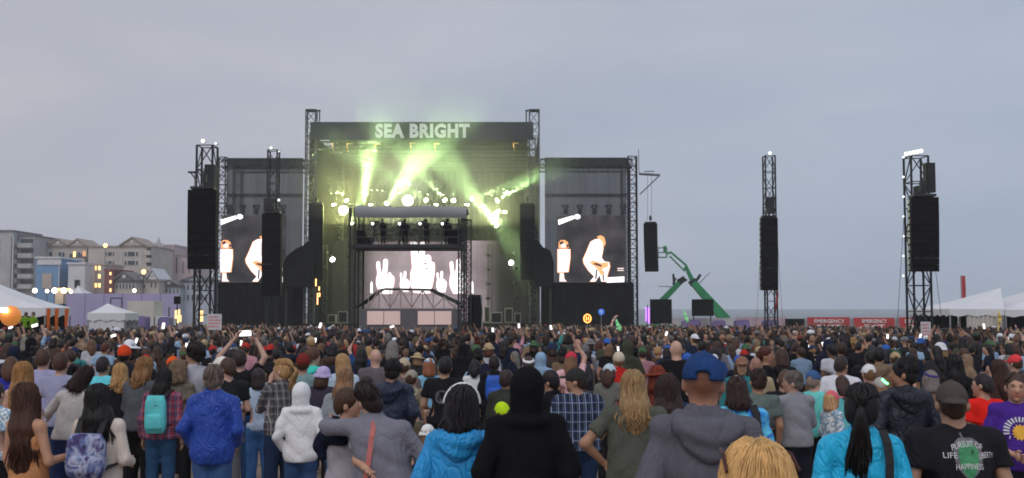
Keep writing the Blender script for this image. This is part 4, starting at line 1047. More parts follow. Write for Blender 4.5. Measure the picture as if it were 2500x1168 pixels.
# smoke
def smoke_box(name, a, b, dens, sc, lo, hi, seed, zf=None):
    m = bpy.data.materials.new(name); m.use_nodes = True
    nt = m.node_tree; nt.nodes.remove(nt.nodes['Principled BSDF']); out = nt.nodes['Material Output']
    v = nt.nodes.new('ShaderNodeVolumePrincipled'); v.inputs['Color'].default_value = (.95, .95, .95, 1); v.inputs['Anisotropy'].default_value = .15
    if sc is None:
        v.inputs['Density'].default_value = dens
    else:
        c = nt.nodes.new('ShaderNodeTexCoord'); n = nt.nodes.new('ShaderNodeTexNoise'); n.inputs['Scale'].default_value = sc; n.inputs['Detail'].default_value = 2.5
        mp_ = nt.nodes.new('ShaderNodeMapping'); mp_.inputs['Location'].default_value = (seed, seed*1.7, 0); nt.links.new(c.outputs['Object'], mp_.inputs[0]); nt.links.new(mp_.outputs[0], n.inputs['Vector'])
        mr = nt.nodes.new('ShaderNodeMapRange'); mr.inputs['From Min'].default_value = lo; mr.inputs['From Max'].default_value = hi; mr.inputs['To Min'].default_value = dens*.12; mr.inputs['To Max'].default_value = dens
        nt.links.new(n.outputs['Fac'], mr.inputs['Value']); nt.links.new(mr.outputs[0], v.inputs['Density'])
    nt.links.new(v.outputs[0], out.inputs['Volume'])
    q = MB(); q.box(a, b); o = q.build(name, m); tag(o, 'lit stage smoke drifting under the roof', 'smoke', kind='stuff')
    return o
ZM = 12.6
def shaped_smoke(o, c, r, hard=1.4):
    """Thin the smoke out towards the rim of an egg-shaped cloud."""
    nt = o.data.materials[0].node_tree; v = [n for n in nt.nodes if n.type == 'PRINCIPLED_VOLUME'][0]; src = v.inputs['Density'].links[0].from_socket
    tc_ = nt.nodes.new('ShaderNodeTexCoord'); mp_ = nt.nodes.new('ShaderNodeMapping'); mp_.vector_type = 'POINT'
    mp_.inputs['Scale'].default_value = tuple(1/q for q in r); mp_.inputs['Location'].default_value = tuple(-p/q for p, q in zip(c, r)); nt.links.new(tc_.outputs['Object'], mp_.inputs[0])
    ln = nt.nodes.new('ShaderNodeVectorMath'); ln.operation = 'LENGTH'; nt.links.new(mp_.outputs[0], ln.inputs[0])
    mr = nt.nodes.new('ShaderNodeMapRange'); mr.inputs['From Min'].default_value = 1.; mr.inputs['From Max'].default_value = .35; mr.inputs['To Min'].default_value = 0; mr.inputs['To Max'].default_value = hard; nt.links.new(ln.outputs['Value'], mr.inputs['Value'])
    mm = nt.nodes.new('ShaderNodeMath'); mm.operation = 'MULTIPLY'; nt.links.new(src, mm.inputs[0]); nt.links.new(mr.outputs[0], mm.inputs[1]); nt.links.new(mm.outputs[0], v.inputs['Density'])
so_ = smoke_box('smoke', (XL0-4, SY-9, ZM), (XR1+9, SY+16.4, 29.5), .026, .17, .30, .66, 4.)
shaped_smoke(so_, (-8.6, SY+1.5, 17.0), (17.5, 15, 12.0))
smoke_box('smoke', (XL0+.8, SY-3, DECK+.05), (XR1-.8, SY+16.4, ZM-.01), .0028, None, .40, .66, 4.)
# ------------------------------------------------------------------ people: fields, surface nets, parts
def C(h, k=1.45):
    """Base colour from the colour a lit cloth shows (dusk light is about 0.7)."""
    h = h.lstrip('#'); r = [int(h[i:i+2], 16)/255 for i in (0, 2, 4)]
    return tuple(min(.85, (x/12.92 if x <= .04045 else ((x+.055)/1.055)**2.4)*k) for x in r)

def surface_nets(Fv, xs, ys, zs):
    ins = Fv < 0
    c = ins.astype(np.int8)
    cnt = c[:-1,:-1,:-1]+c[1:,:-1,:-1]+c[:-1,1:,:-1]+c[1:,1:,:-1]+c[:-1,:-1,1:]+c[1:,:-1,1:]+c[:-1,1:,1:]+c[1:,1:,1:]
    act = (cnt > 0) & (cnt < 8)
    i, j, k = np.nonzero(act)
    if len(i) == 0: return np.zeros((0, 3), np.float32), np.zeros((0, 4), np.int64)
    vid = np.full(act.shape, -1, np.int64); vid[i, j, k] = np.arange(len(i))
    cor = [(0,0,0),(1,0,0),(0,1,0),(1,1,0),(0,0,1),(1,0,1),(0,1,1),(1,1,1)]
    val = [Fv[i+a, j+b, k+d] for a, b, d in cor]
    acc = np.zeros((len(i), 3)); n = np.zeros(len(i))
    for a, b in ((0,1),(2,3),(4,5),(6,7),(0,2),(1,3),(4,6),(5,7),(0,4),(1,5),(2,6),(3,7)):
        va, vb = val[a], val[b]
        cr = (va < 0) != (vb < 0)
        t = np.where(cr, va/np.where(cr, va-vb, 1), 0)
        pa, pb = np.array(cor[a], float), np.array(cor[b], float)
        acc += np.where(cr[:, None], pa+t[:, None]*(pb-pa), 0); n += cr
    acc /= n[:, None]
    V = np.stack([xs[i]+acc[:, 0]*(xs[i+1]-xs[i]), ys[j]+acc[:, 1]*(ys[j+1]-ys[j]), zs[k]+acc[:, 2]*(zs[k+1]-zs[k])], 1)
    Q = []
    e = ins[:-1, 1:-1, 1:-1] != ins[1:, 1:-1, 1:-1]
    a, b, d = np.nonzero(e); b = b+1; d = d+1
    q = np.stack([vid[a, b-1, d-1], vid[a, b, d-1], vid[a, b, d], vid[a, b-1, d]], 1); fl = ins[a, b, d]; q[~fl] = q[~fl][:, ::-1]; Q.append(q)
    e = ins[1:-1, :-1, 1:-1] != ins[1:-1, 1:, 1:-1]
    a, b, d = np.nonzero(e); a = a+1; d = d+1
    q = np.stack([vid[a-1, b, d-1], vid[a-1, b, d], vid[a, b, d], vid[a, b, d-1]], 1); fl = ins[a, b, d]; q[~fl] = q[~fl][:, ::-1]; Q.append(q)
    e = ins[1:-1, 1:-1, :-1] != ins[1:-1, 1:-1, 1:]
    a, b, d = np.nonzero(e); a = a+1; b = b+1
    q = np.stack([vid[a-1, b-1, d], vid[a, b-1, d], vid[a, b, d], vid[a-1, b, d]], 1); fl = ins[a, b, d]; q[~fl] = q[~fl][:, ::-1]; Q.append(q)
    return V, np.concatenate(Q)

class Field:
    def __init__(s, xs, ys, zs):
        s.xs, s.ys, s.zs = (np.asarray(a, np.float32) for a in (xs, ys, zs))
        s.F = np.full((len(s.xs), len(s.ys), len(s.zs)), .2, np.float32)
    def sl(s, lo, hi):
        out = []
        for ax, l, h in zip((s.xs, s.ys, s.zs), lo, hi):
            a, b = np.searchsorted(ax, l), np.searchsorted(ax, h)
            if b <= a: return None
            out.append(slice(max(0, a-1), min(len(ax), b+1)))
        return tuple(out)
    def put(s, sl, d, k, sub=False):
        f = s.F[sl]
        if sub:
            s.F[sl] = np.maximum(f, -d)
        elif k > 0:
            h = np.maximum(k-np.abs(f-d), 0)/k
            s.F[sl] = np.minimum(f, d)-h*h*k*.25
        else: s.F[sl] = np.minimum(f, d)
    def grid(s, sl): return s.xs[sl[0]][:, None, None], s.ys[sl[1]][None, :, None], s.zs[sl[2]][None, None, :]
    def cone(s, a, b, r1, r2, k=.03, sq=1., mg=.07):
        a, b = np.array(a, float), np.array(b, float); r = max(r1, r2)+mg
        sl = s.sl(np.minimum(a, b)-r, np.maximum(a, b)+r)
        if sl is None: return s
        X, Y, Z = s.grid(sl); ba = b-a; L2 = float(ba @ ba)+1e-9
        t = np.clip(((X-a[0])*ba[0]+(Y-a[1])*ba[1]+(Z-a[2])*ba[2])/L2, 0, 1)
        d = np.sqrt((X-a[0]-t*ba[0])**2+((Y-a[1]-t*ba[1])/sq)**2+(Z-a[2]-t*ba[2])**2)-(r1+t*(r2-r1))
        s.put(sl, (d*min(1, sq)).astype(np.float32), k); return s
    def ell(s, c, r, k=.03, R=None, sub=False, mg=.07):
        c, r = np.array(c, float), np.array(r, float)
        e = (np.full(3, r.max()) if R is not None else r)+mg
        sl = s.sl(c-e, c+e)
        if sl is None: return s
        X, Y, Z = s.grid(sl)
        if R is None: x, y, z = X-c[0], Y-c[1], Z-c[2]
        else:
            R = np.array(R); dx, dy, dz = X-c[0], Y-c[1], Z-c[2]
            x, y, z = (R[0, q]*dx+R[1, q]*dy+R[2, q]*dz for q in range(3))
        k0 = np.sqrt((x/r[0])**2+(y/r[1])**2+(z/r[2])**2); k1 = np.sqrt((x/r[0]**2)**2+(y/r[1]**2)**2+(z/r[2]**2)**2)+1e-9
        s.put(sl, (k0*(k0-1)/k1).astype(np.float32), k, sub); return s
    def cut_below(s, z): s.F = np.maximum(s.F, (z-s.zs)[None, None, :]); return s
    def cut_above(s, z): s.F = np.maximum(s.F, (s.zs-z)[None, None, :]); return s
    def cut_plane(s, p, n, lo=None, hi=None):
        """Remove what lies on the side n points to, inside the box lo..hi only."""
        sl = s.sl(lo, hi) if lo is not None else (slice(None),)*3
        if sl is None: return s
        X, Y, Z = s.grid(sl); s.F[sl] = np.maximum(s.F[sl], ((X-p[0])*n[0]+(Y-p[1])*n[1]+(Z-p[2])*n[2]).astype(np.float32)); return s
    def fold(s, amp, seed, fz=13., fx=9.):
        """Cloth creases: diagonal pulls and hanging folds, each strong only in patches."""
        r = np.random.RandomState(seed); p = r.rand(12)*6.28
        X, Y, Z = s.xs[:, None, None], s.ys[None, :, None], s.zs[None, None, :]
        w = .8*np.sin(fx*.6*X+3*Z+p[0])+.7*np.sin(fx*.5*Y-2*Z+p[1])
        sg = 1 if p[2] > 3 else -1
        a = np.abs(np.sin(.5*(fz*1.5*Z+sg*fx*1.5*X+1.3*w+p[3])))*2-1.2
        b = np.abs(np.sin(.5*(fz*2.3*Z-sg*fx*2.2*X+1.7*w+p[4])))*2-1.2
        c = np.sin(fx*3.3*X+7*Y+1.5*np.sin(5*Z+p[5])+p[6])
        m1 = np.clip(.5+.9*np.sin(5*X+6*Z+p[7]), 0, 1); m2 = np.clip(.4+.9*np.sin(-6*X+7*Z+4*Y+p[8]), 0, 1); m3 = np.clip(.3+.8*np.sin(3*Z+p[9]), 0, 1)
        q = np.clip(1.25-2.2*np.maximum(0, np.abs(X)-.16), .45, 1)
        s.F = (s.F-amp*q*(.75*a*m1+.6*b*m2-.4*c*m3)).astype(np.float32); return s
    def mesh(s): return surface_nets(s.F, s.xs.astype(float), s.ys.astype(float), s.zs.astype(float))

def axis(lo, hi, st): return np.arange(lo, hi+st, st)
def axis2(parts):
    out = []
    for lo, hi, st in parts:
        n = max(1, int(round((hi-lo)/st))); out += list(lo+(hi-lo)*np.arange(n)/n)
    out.append(parts[-1][1]); return np.array(out)

def tubes_mesh(paths, n=4):
    """paths: list of (points Kx3, radii K, flat) -> one vertex and face array."""
    V, Q = [], []; o = 0
    for pts, rad, fl in paths:
        pts = np.asarray(pts, float); K = len(pts)
        d = np.gradient(pts, axis=0); d /= np.linalg.norm(d, axis=1)[:, None]+1e-9
        ref = np.array([0., 1., 0.]) if abs(d[0, 1]) < .8 else np.array([1., 0., 0.])
        u = np.cross(d, ref); u /= np.linalg.norm(u, axis=1)[:, None]+1e-9; w = np.cross(d, u)
        for q in range(n):
            t = 2*math.pi*q/n
            V.append(pts+np.asarray(rad)[:, None]*(math.cos(t)*u+fl*math.sin(t)*w))
        base = o+np.arange(n)[:, None]*K+np.arange(K)[None, :]
        for q in range(n):
            a, b = base[q], base[(q+1) % n]
            Q.append(np.stack([a[:-1], b[:-1], b[1:], a[1:]], 1))
        if n == 4: Q.append(np.array([[base[3][0], base[2][0], base[1][0], base[0][0]], [base[0][-1], base[1][-1], base[2][-1], base[3][-1]]]))
        o += n*K
    return np.concatenate(V), np.concatenate(Q)

POSES = {'down': ((.238, -.03, 1.14), (.245, .05, .89)), 'pocket': ((.262, -.075, 1.155), (.20, .08, .985)), 'phone': ((.225, .05, 1.15), (.10, .29, 1.30)),
         'up': ((.27, .12, 1.66), (.13, .20, 1.93)), 'fold': ((.24, .04, 1.15), (-.05, .20, 1.20)), 'half': ((.24, -.03, 1.14), (.19, .22, 1.08)),
         'hip': ((.36, -.08, 1.19), (.21, .03, 1.02)), 'face': ((.20, .14, 1.20), (.06, .17, 1.50)), 'behind': ((.28, -.10, 1.15), (.10, -.19, 1.02))}

def hand_tubes(w, d, side, curl=.5):
    """Five bent fingers from the palm at wrist w, pointing along d."""
    d = np.array(d, float); d /= np.linalg.norm(d)
    up = np.array([side*1.0, 0, 0.]); lat = np.array([0, 1., 0.])
    nrm = up-d*(up @ d); nl = np.linalg.norm(nrm)
    if nl < .2: nrm = np.array([0, 0, 1.])-d*d[2]; nl = np.linalg.norm(nrm)
    nrm /= nl; lat = np.cross(d, nrm)
    out = []
    for q, (o, L) in enumerate(((-.030, .066), (-.010, .078), (.010, .074), (.029, .058))):
        p0 = w+d*.075+lat*o; a = -nrm
        p1 = p0+d*L*.45+lat*o*.25+a*L*.08*curl; p2 = p1+d*L*.32+a*L*.25*curl; p3 = p2+d*L*.2*(1-curl*.6)+a*L*.3*curl
        out.append((np.array([p0, p1, p2, p3]), [.0098, .0092, .0085, .006], 1.))
    p0 = w+d*.02-lat*.026; p1 = p0+d*.028-lat*.026; p2 = p1+d*.03-lat*.008; out.append((np.array([p0, p1, p2]), [.013, .011, .007], 1.))
    return out

def rot3(yaw=0., tilt=0., nod=0.):
    return np.array(Matrix.Rotation(yaw, 3, 'Z') @ Matrix.Rotation(tilt, 3, 'Y') @ Matrix.Rotation(nod, 3, 'X'))
NECK = np.array([0, -.005, 1.52])

def arm_pts(S, side):
    pz = S.get('armR' if side > 0 else 'armL', S.get('arms', 'down'))
    e, w = POSES[pz] if isinstance(pz, str) else pz
    bw = S.get('bw', 1.)
    sh = np.array([side*.172*bw, -.012, 1.412])
    ex = (bw-1)*.17
    return sh, np.array([side*(e[0]+ex), e[1], e[2]]), np.array([side*(w[0]+ex*(1 if w[0] > .12 else 0)), w[1], w[2]])

def body_mesh(S, res):
    bw = S.get('bw', 1.); R = rot3(S.get('hy', 0.), S.get('ht', 0.), S.get('hn', 0.))
    lo = min(-.36, *(min(a[0]-.12 for a in arm_pts(S, s)) for s in (-1, 1))); hi = max(.36, *(max(a[0] for a in arm_pts(S, s))+.12 for s in (-1, 1)))
    ztop = max(1.80, max(arm_pts(S, 1)[2][2], arm_pts(S, -1)[2][2])+.12); fy = max(.24, arm_pts(S, 1)[2][1]+.12, arm_pts(S, -1)[2][1]+.12); by = min(-.24, arm_pts(S, 1)[2][1]-.1, arm_pts(S, -1)[2][1]-.1)
    f = Field(axis2([(lo, -.11, res*1.7), (-.11, .11, res), (.11, hi, res*1.7)]), axis2([(by, -.13, res*1.7), (-.13, .14, res), (.14, fy, res*1.7)]),
              axis2([(-.02, .8, res*3.5), (.8, 1.42, res*2), (1.42, ztop, res)]))
    cov = 1. if S.get('top') in ('tank', 'none') else .84; slim = .80 if S.get('top') in ('long', 'jacket', 'hoodie', 'hoodup') else 1.
    f.ell((0, 0, 1.27), (.155*bw*cov, .105*bw*cov, .20*cov), .05).ell((0, .01, 1.08), (.135*bw*cov, .10*bw*cov, .19), .08).ell((0, -.01, .95), (.155*bw*.92, .115*bw*.92, .13), .08)
    for s in (-1, 1):
        sh, el, wr = arm_pts(S, s)
        f.cone((s*.045, -.015, 1.45), sh, .045*cov, .054*cov, .04)
        f.cone(sh, el, .052*bw**.5*cov, .040*bw**.5*slim, .03).cone(el, wr, .041*bw**.5*slim, .026, .02)
        d = (wr-el)/np.linalg.norm(wr-el); pc = wr+d*.045
        f.ell(pc, (.040, .018, .05), .02, R=np.stack([np.cross(d, [s, 0, 0]) if abs(d[0]) < .8 else np.array([0, 1., 0]), np.array([float(s), 0, 0]) if abs(d[0]) < .8 else np.array([0, 0, 1.]), d], 1))
        f.cone((s*.088, 0, .93), (s*.10, .01, .5), .085*bw**.5, .056, .04).cone((s*.10, .01, .5), (s*.105, -.02, .08), .056, .038, .03).cone((s*.107, -.04, .045), (s*.13, .14, .035), .04, .034, .03)
    def H(p): return NECK+R @ (np.array(p)-NECK)
    f.cone((0, -.015, 1.42), H((0, .005, 1.585)), .062*bw**.6, .056*bw**.6, .04)
    hw = .5+.5*bw**.5
    f.ell(H((0, .0, 1.645)), (.076*hw, .097, .107), .03, R=R).ell(H((0, .04, 1.575)), (.057*hw, .066, .072), .04, R=R).ell(H((0, .055, 1.635)), (.062, .055, .06), .03, R=R)
    f.ell(H((0, .112, 1.60)), (.013, .020, .021), .015, R=R).cone(H((0, .100, 1.632)), H((0, .116, 1.60)), .010, .011, .01).ell(H((0, .096, 1.523)), (.024, .016, .016), .02, R=R)
    f.ell(H((0, .098, 1.558)), (.026, .012, .007), .006, R=R)
    for s in (-1, 1):
        f.ell(H((s*.083*hw, -.008, 1.612)), (.014, .022, .034), .008, R=R).ell(H((s*.034, .108, 1.637)), (.017, .02, .012), 0, R=R, sub=True)
        f.ell(H((s*.034, .086, 1.637)), (.014, .014, .012), .004, R=R).cone(H((s*.018, .102, 1.655)), H((s*.05, .092, 1.656)), .008, .007, .01)
    V, Q = f.mesh()
    L = (V-NECK) @ R+NECK                             # back to head-local for the paint
    col = np.ones((len(V), 3)); head = V[:, 2] > 1.45
    def spot(c, r, m): 
        d = np.sqrt((((L-np.array(c))/np.array(r))**2).sum(1)); w = np.clip(1.6-d, 0, 1)*head
        col[:] = col*(1-w[:, None])+np.array(m)*col*w[:, None]
    if res < .02:
        for s in (-1, 1): spot((s*.034, .10, 1.638), (.014, .02, .007), (.12, .11, .11)); spot((s*.036, .10, 1.657), (.02, .02, .006), (.3, .24, .2))
        spot((0, .105, 1.555), (.022, .03, .006), (.72, .35, .35)); spot((0, .1, 1.575), (.10, .04, .02), (1.08, .9, .87))
    if S.get('beard'): spot((0, .085, 1.540), (.055, .05, .034), S['beard'])
    if S.get('buzz'): spot((0, -.03, 1.68), (.10, .12, .11), S['buzz'])
    if S.get('nape'): spot((0, -.10, 1.60), (.08, .05, .022), S['nape'])
    fing = []
    for s in (-1, 1):
        sh, el, wr = arm_pts(S, s); fing += hand_tubes(wr, wr-el, s, S.get('curl', .6))
    if res < .026:
        v2, q2 = tubes_mesh(fing); Q = np.concatenate([Q, q2+len(V)]); V = np.concatenate([V, v2]); col = np.concatenate([col, np.ones((len(v2), 3))])
    return V, Q, col

def top_mesh(S, res):
    kind = S.get('top', 'tee'); bw = S.get('bw', 1.); fit = S.get('fit', .02 if kind in ('tee', 'tank') else .032); seed = S.get('seed', 1)
    hem = S.get('hem', .90 if kind in ('tee', 'tank', 'long') else .85)
    slv = {'tee': .62, 'tank': 0, 'long': 1.95, 'jacket': 2, 'hoodie': 2, 'hoodup': 2}[kind]
    pts = [arm_pts(S, s) for s in (-1, 1)]
    lo = min(-.40, *(min(q[0] for q in p)-.13 for p in pts)); hi = max(.40, *(max(q[0] for q in p)+.13 for p in pts))
    fy = max(.26, *(max(q[1] for q in p)+.1 for p in pts)) if slv > 1 else .28; by = min(-.28, *(min(q[1] for q in p)-.1 for p in pts))
    zt = 1.86 if kind == 'hoodup' else max(1.60, *((max(q[2] for q in p)+.1) if slv else 0 for p in pts))
    f = Field(axis(lo*bw**.5, hi*bw**.5, res), axis(by*bw**.5, fy*bw**.5, res), axis(hem-.04, zt, res))
    b = fit
    f.ell((0, -.005, 1.27), (.165*bw+b*.8, .108*bw+b*.9, .235), .05).ell((0, .01, 1.06), (.145*bw+b, .105*bw+b, .22), .10).ell((0, -.01, .93), (.162*bw+b*1.1, .12*bw+b*1.1, .19), .10)
    for k_, (sh, el, wr) in zip((-1, 1), pts):
        if kind != 'tank': f.cone((k_*.05, -.018, 1.448), sh, .044+b*.35, .055+b*.4, .04)
        else: f.cone((k_*.07, -.02, 1.42), (k_*.10, -.02, 1.44), .03, .035, .03)
        a2 = .048*bw**.5+b*.45; e2 = .043*bw**.5+b*.55
        if slv > 1:
            g = sh+(el-sh)
            f.cone(sh, el, a2, e2, .025); we = el+(wr-el)*min(1., slv-1); f.cone(el, we, e2, .032+b*.45, .02)
            d = (wr-el)/np.linalg.norm(wr-el); q = we-d*.01
            f.cut_plane(q, d, np.minimum(q, q+d*.1)-.075, np.maximum(q, q+d*.1)+.075)
        elif slv:
            d = (el-sh)/np.linalg.norm(el-sh); q = sh+(el-sh)*slv; q2 = sh+(el-sh)*(slv+.25)
            f.cone(sh, q2, a2+.004, a2+.006, .03); f.cut_plane(q, d, np.minimum(q, q+d*.12)-.09, np.maximum(q, q+d*.12)+.09)
    if kind in ('jacket', 'hoodie', 'hoodup', 'long'): f.cone((0, -.012, 1.44), (0, -.004, 1.505), .078*bw**.6, .070*bw**.6, .03)
    if kind == 'jacket': f.ell((0, -.01, 1.505), (.085, .085, .032), .01)
    f.fold(S.get('foldamp', .0095 if kind in ('tee', 'long', 'tank') else .0125), seed)
    f.cut_below(hem)
    if kind not in ('hoodup',):
        f.ell((0, -.002, 1.56), (.062*bw**.5, .062*bw**.5, .07), 0, sub=True)
    if kind == 'hoodup':
        R = rot3(S.get('hy', 0.), S.get('ht', 0.)); H = lambda p: NECK+R @ (np.array(p)-NECK)
        f.ell(H((0, -.012, 1.640)), (.104, .128, .130), .02, R=R).ell(H((0, -.025, 1.54)), (.098, .100, .10), .03, R=R).ell((0, -.06, 1.445), (.135, .085, .055), .02)
        f.ell(H((0, .15, 1.62)), (.074, .12, .10), 0, R=R, sub=True)
    return f.mesh()

def hood_mesh(S, res):
    """A hood lying down: a wide soft crescent round the neck that sags to a point between the shoulder blades."""
    bw = S.get('bw', 1.)**.6; b = S.get('fit', .032)
    f = Field(axis(-.22*bw, .22*bw, res), axis(-.30, .16, res), axis(1.24, 1.58, res)); k = .05
    yb = -.112*S.get('bw', 1.)-b*.8
    f.ell((0, yb+.015, 1.425), (.150*bw, .060, .062), k).ell((0, yb+.005, 1.375), (.105*bw, .050, .070), k).ell((0, yb+.012, 1.325), (.05*bw, .036, .055), k)
    for s in (-1, 1): f.cone((s*.110*bw, -.085, 1.455), (s*.098*bw, .03, 1.465), .044, .036, k).cone((s*.098*bw, .03, 1.465), (s*.05, .10, 1.40), .036, .026, .03)
    f.ell((0, -.03, 1.56), (.088*bw, .105, .095), 0, sub=True)
    X, Y, Z = f.xs[:, None, None], f.ys[None, :, None], f.zs[None, None, :]
    f.F = (f.F+.0055*np.sin(70*(Z-1.9*X*X)+2*np.sin(9*X+S.get('seed', 1)))*np.clip((1.47-Z)*14, 0, 1)*(Y < -.06)).astype(np.float32)
    return f.mesh()

def pants_mesh(S, res):
    bw = S.get('bw', 1.); kind = S.get('legs', 'long'); top = .99
    f = Field(axis(-.30*bw, .30*bw, res), axis(-.24*bw, .24*bw, res), axis2([(.02, .55, res*1.8), (.55, 1.06, res)]))
    b = .014
    if kind == 'skirt':
        f.cone((0, 0, .98), (0, 0, .55), .15*bw, .24*bw, .03, .75); f.fold(.012, 3, 4, 22); f.cut_below(.58).cut_above(top); return f.mesh()
    f.ell((0, -.01, .94), (.158*bw+b, .12*bw+b, .16), .05).ell((.075, -.055, .92), (.08*bw, .075*bw, .10), .04).ell((-.075, -.055, .92), (.08*bw, .075*bw, .10), .04)
    for s in (-1, 1): f.cone((s*.088, 0, .90), (s*.10, .012, .5), .092*bw**.5+b, .064+b, .03).cone((s*.10, .012, .5), (s*.105, -.02, .06), .064+b, .052+b, .03)
    f.fold(.007, S.get('seed', 1)+9, 16, 8); f.cut_above(top).cut_below({'long': .05, 'short': .52}[kind])
    return f.mesh()

def face_cut(f, w=.084):
    f.ell((0, .13, 1.575), (w, .09, .105), 0, sub=True); f.ell((0, .13, 1.50), (.07, .12, .08), 0, sub=True)

def hair_clumps(kind, L, rs, n, r0=.011, wave=.012, wide=1., mess=.003, vk=1.):
    paths = []
    for q in range(n):
        phi = rs.uniform(-1, 1)*(2.05 if kind != 'pony' else 2.4)
        x0, y0 = .01*rs.randn(), rs.uniform(-.07, .06)
        ta = np.linspace(0, 1, 5)
        th0 = .15+.3*rs.rand(); th1 = 1.55+.25*rs.rand()
        sx, sy = math.sin(phi), -math.cos(phi)
        th = th0+(th1-th0)*ta; e = (1.03+.07*rs.rand())*vk
        arc = np.stack([sx*.084*e*np.sin(th), y0*(1-ta)*.6+sy*.104*e*np.sin(th)-.002, 1.648+.112*e*np.cos(th)], 1)
        arc = arc+mess*rs.randn(*arc.shape)*np.linspace(.6, 1.2, 5)[:, None]
        if kind == 'short':
            arc = arc[:4] if abs(phi) > 1.5 else arc; paths.append((arc, np.linspace(r0, r0*.5, len(arc)), .6)); continue
        end = arc[-1]
        if kind == 'pony':
            tie = np.array([0, -.125, 1.67]); pts = np.concatenate([arc[:3], [(arc[2]+tie)/2+np.array([0, -.01, .01]), tie+.012*rs.randn(3)]]); paths.append((pts, [r0*.6, r0, r0, r0, r0*.8], .7)); continue
        ll = L*(.82+.3*rs.rand()); tb = np.linspace(.2, 1, 6)
        back = max(0., math.cos(phi)); k_ = rs.uniform(.55, 1.05)
        tip = np.array([sx*.105*wide*k_+.02*rs.randn(), sy*.07-.055-.045*min(1, ll/.3)*back, end[2]-ll])
        mid = np.array([end[0]*1.02, end[1]*.95-.012, end[2]-ll*.45])
        fall = np.stack([(1-t)**2*end+2*t*(1-t)*mid+t*t*tip for t in tb]); ph = rs.rand()*6.28
        fall[:, 0] += wave*np.sin(ph+np.arange(6)*1.5)*tb; fall[:, 1] += wave*.7*np.cos(ph*1.7+np.arange(6)*1.4)*tb
        pts = np.concatenate([arc, fall]); K = len(pts)
        rad = r0*np.concatenate([np.linspace(.7, 1.1, K-3), [.95, .7, .3]]); paths.append((pts, rad, .75))
    if kind == 'pony':
        for q in range(n//2):
            tie = np.array([0, -.13, 1.67]); ll = L*(.8+.35*rs.rand()); t = np.linspace(0, 1, 7); ph = rs.rand()*6.28
            pts = np.stack([tie[0]+.035*rs.randn()*t+wave*np.sin(ph+t*6)*t, tie[1]-.055*np.sin(math.pi*np.minimum(1, t*1.6))-.015*t+.014*rs.randn()*t, tie[2]+.03*np.sin(math.pi*t)*(1-t)-ll*t**1.2], 1)
            paths.append((pts, r0*np.array([.8, 1.2, 1.3, 1.2, 1., .8, .3]), .8))
    return tubes_mesh(paths)

def hair_mesh(S, res):
    kind = S['hair']; L = S.get('hl', .3); wide = S.get('hw', 1.); rs = np.random.RandomState(S.get('seed', 1)*7+3)
    zlo = {'short': 1.5, 'pony': 1.5, 'bun': 1.5, 'bob': 1.4}.get(kind, 1.62-L-.1)
    f = Field(axis(-.17*wide, .17*wide, res), axis(-.24, .14, res), axis(zlo, 1.84, res))
    vol = S.get('vol', .010)
    if S.get('clumps') and S.get('hairmat'): vol -= .008
    f.ell((0, -.004, 1.65), (.077+vol, .098+vol, .107+vol), .02)
    if kind == 'short': f.ell((0, -.045, 1.60), (.068+vol*.6, .058+vol*.6, .075), .03); face_cut(f); f.cut_plane((0, -.06, 1.545), (0, .55, -.83)); f.cut_plane((0, 0.02, 1.60), (0, .5, -.86), (-.2, -.06, 1.4), (.2, .2, 1.66))
    elif kind in ('pony', 'bun'):
        f.ell((0, -.045, 1.60), (.07+vol*.6, .06+vol*.6, .08), .03); face_cut(f); f.cut_plane((0, -.06, 1.54), (0, .5, -.86))
        if kind == 'bun': f.ell(S.get('bun', (0, -.10, 1.735)), (.048, .048, .045), .015)
    elif kind == 'bob': f.cone((0, -.02, 1.64), (0, -.035, 1.52), .088+vol, .098*wide+vol, .03, .95); face_cut(f, .075); f.cut_below(1.47)
    else:
        f.cone((0, -.025, 1.63), (0, -.055, 1.63-L*.45), .082+vol, .09*wide+vol, .03, .85).cone((0, -.055, 1.63-L*.45), (0, -.115, 1.63-L), .09*wide+vol, .07*wide, .03, .55); face_cut(f, .075); f.ell((0, .10, 1.45), (.085, .13, .14), 0, sub=True)
    f.fold(S.get('hfold', .004), S.get('seed', 1), 5, 34)
    V, Q = f.mesh(); vol = S.get('vol', .010)
    if S.get('clumps'):
        v2, q2 = hair_clumps('long' if kind in ('long', 'bob') else ('pony' if kind == 'pony' else 'short'), L if kind != 'bob' else .16, rs, S['clumps'], S.get('cr', .011), S.get('wave', .012), wide, S.get('mess', .003), (.084+vol-.010)/.084)
        Q = np.concatenate([Q, q2+len(V)]); V = np.concatenate([V, v2])
    elif kind == 'pony':
        v2, q2 = hair_clumps('pony', L, rs, 30, .014, .01); Q = np.concatenate([Q, q2+len(V)]); V = np.concatenate([V, v2])
    return V, Q

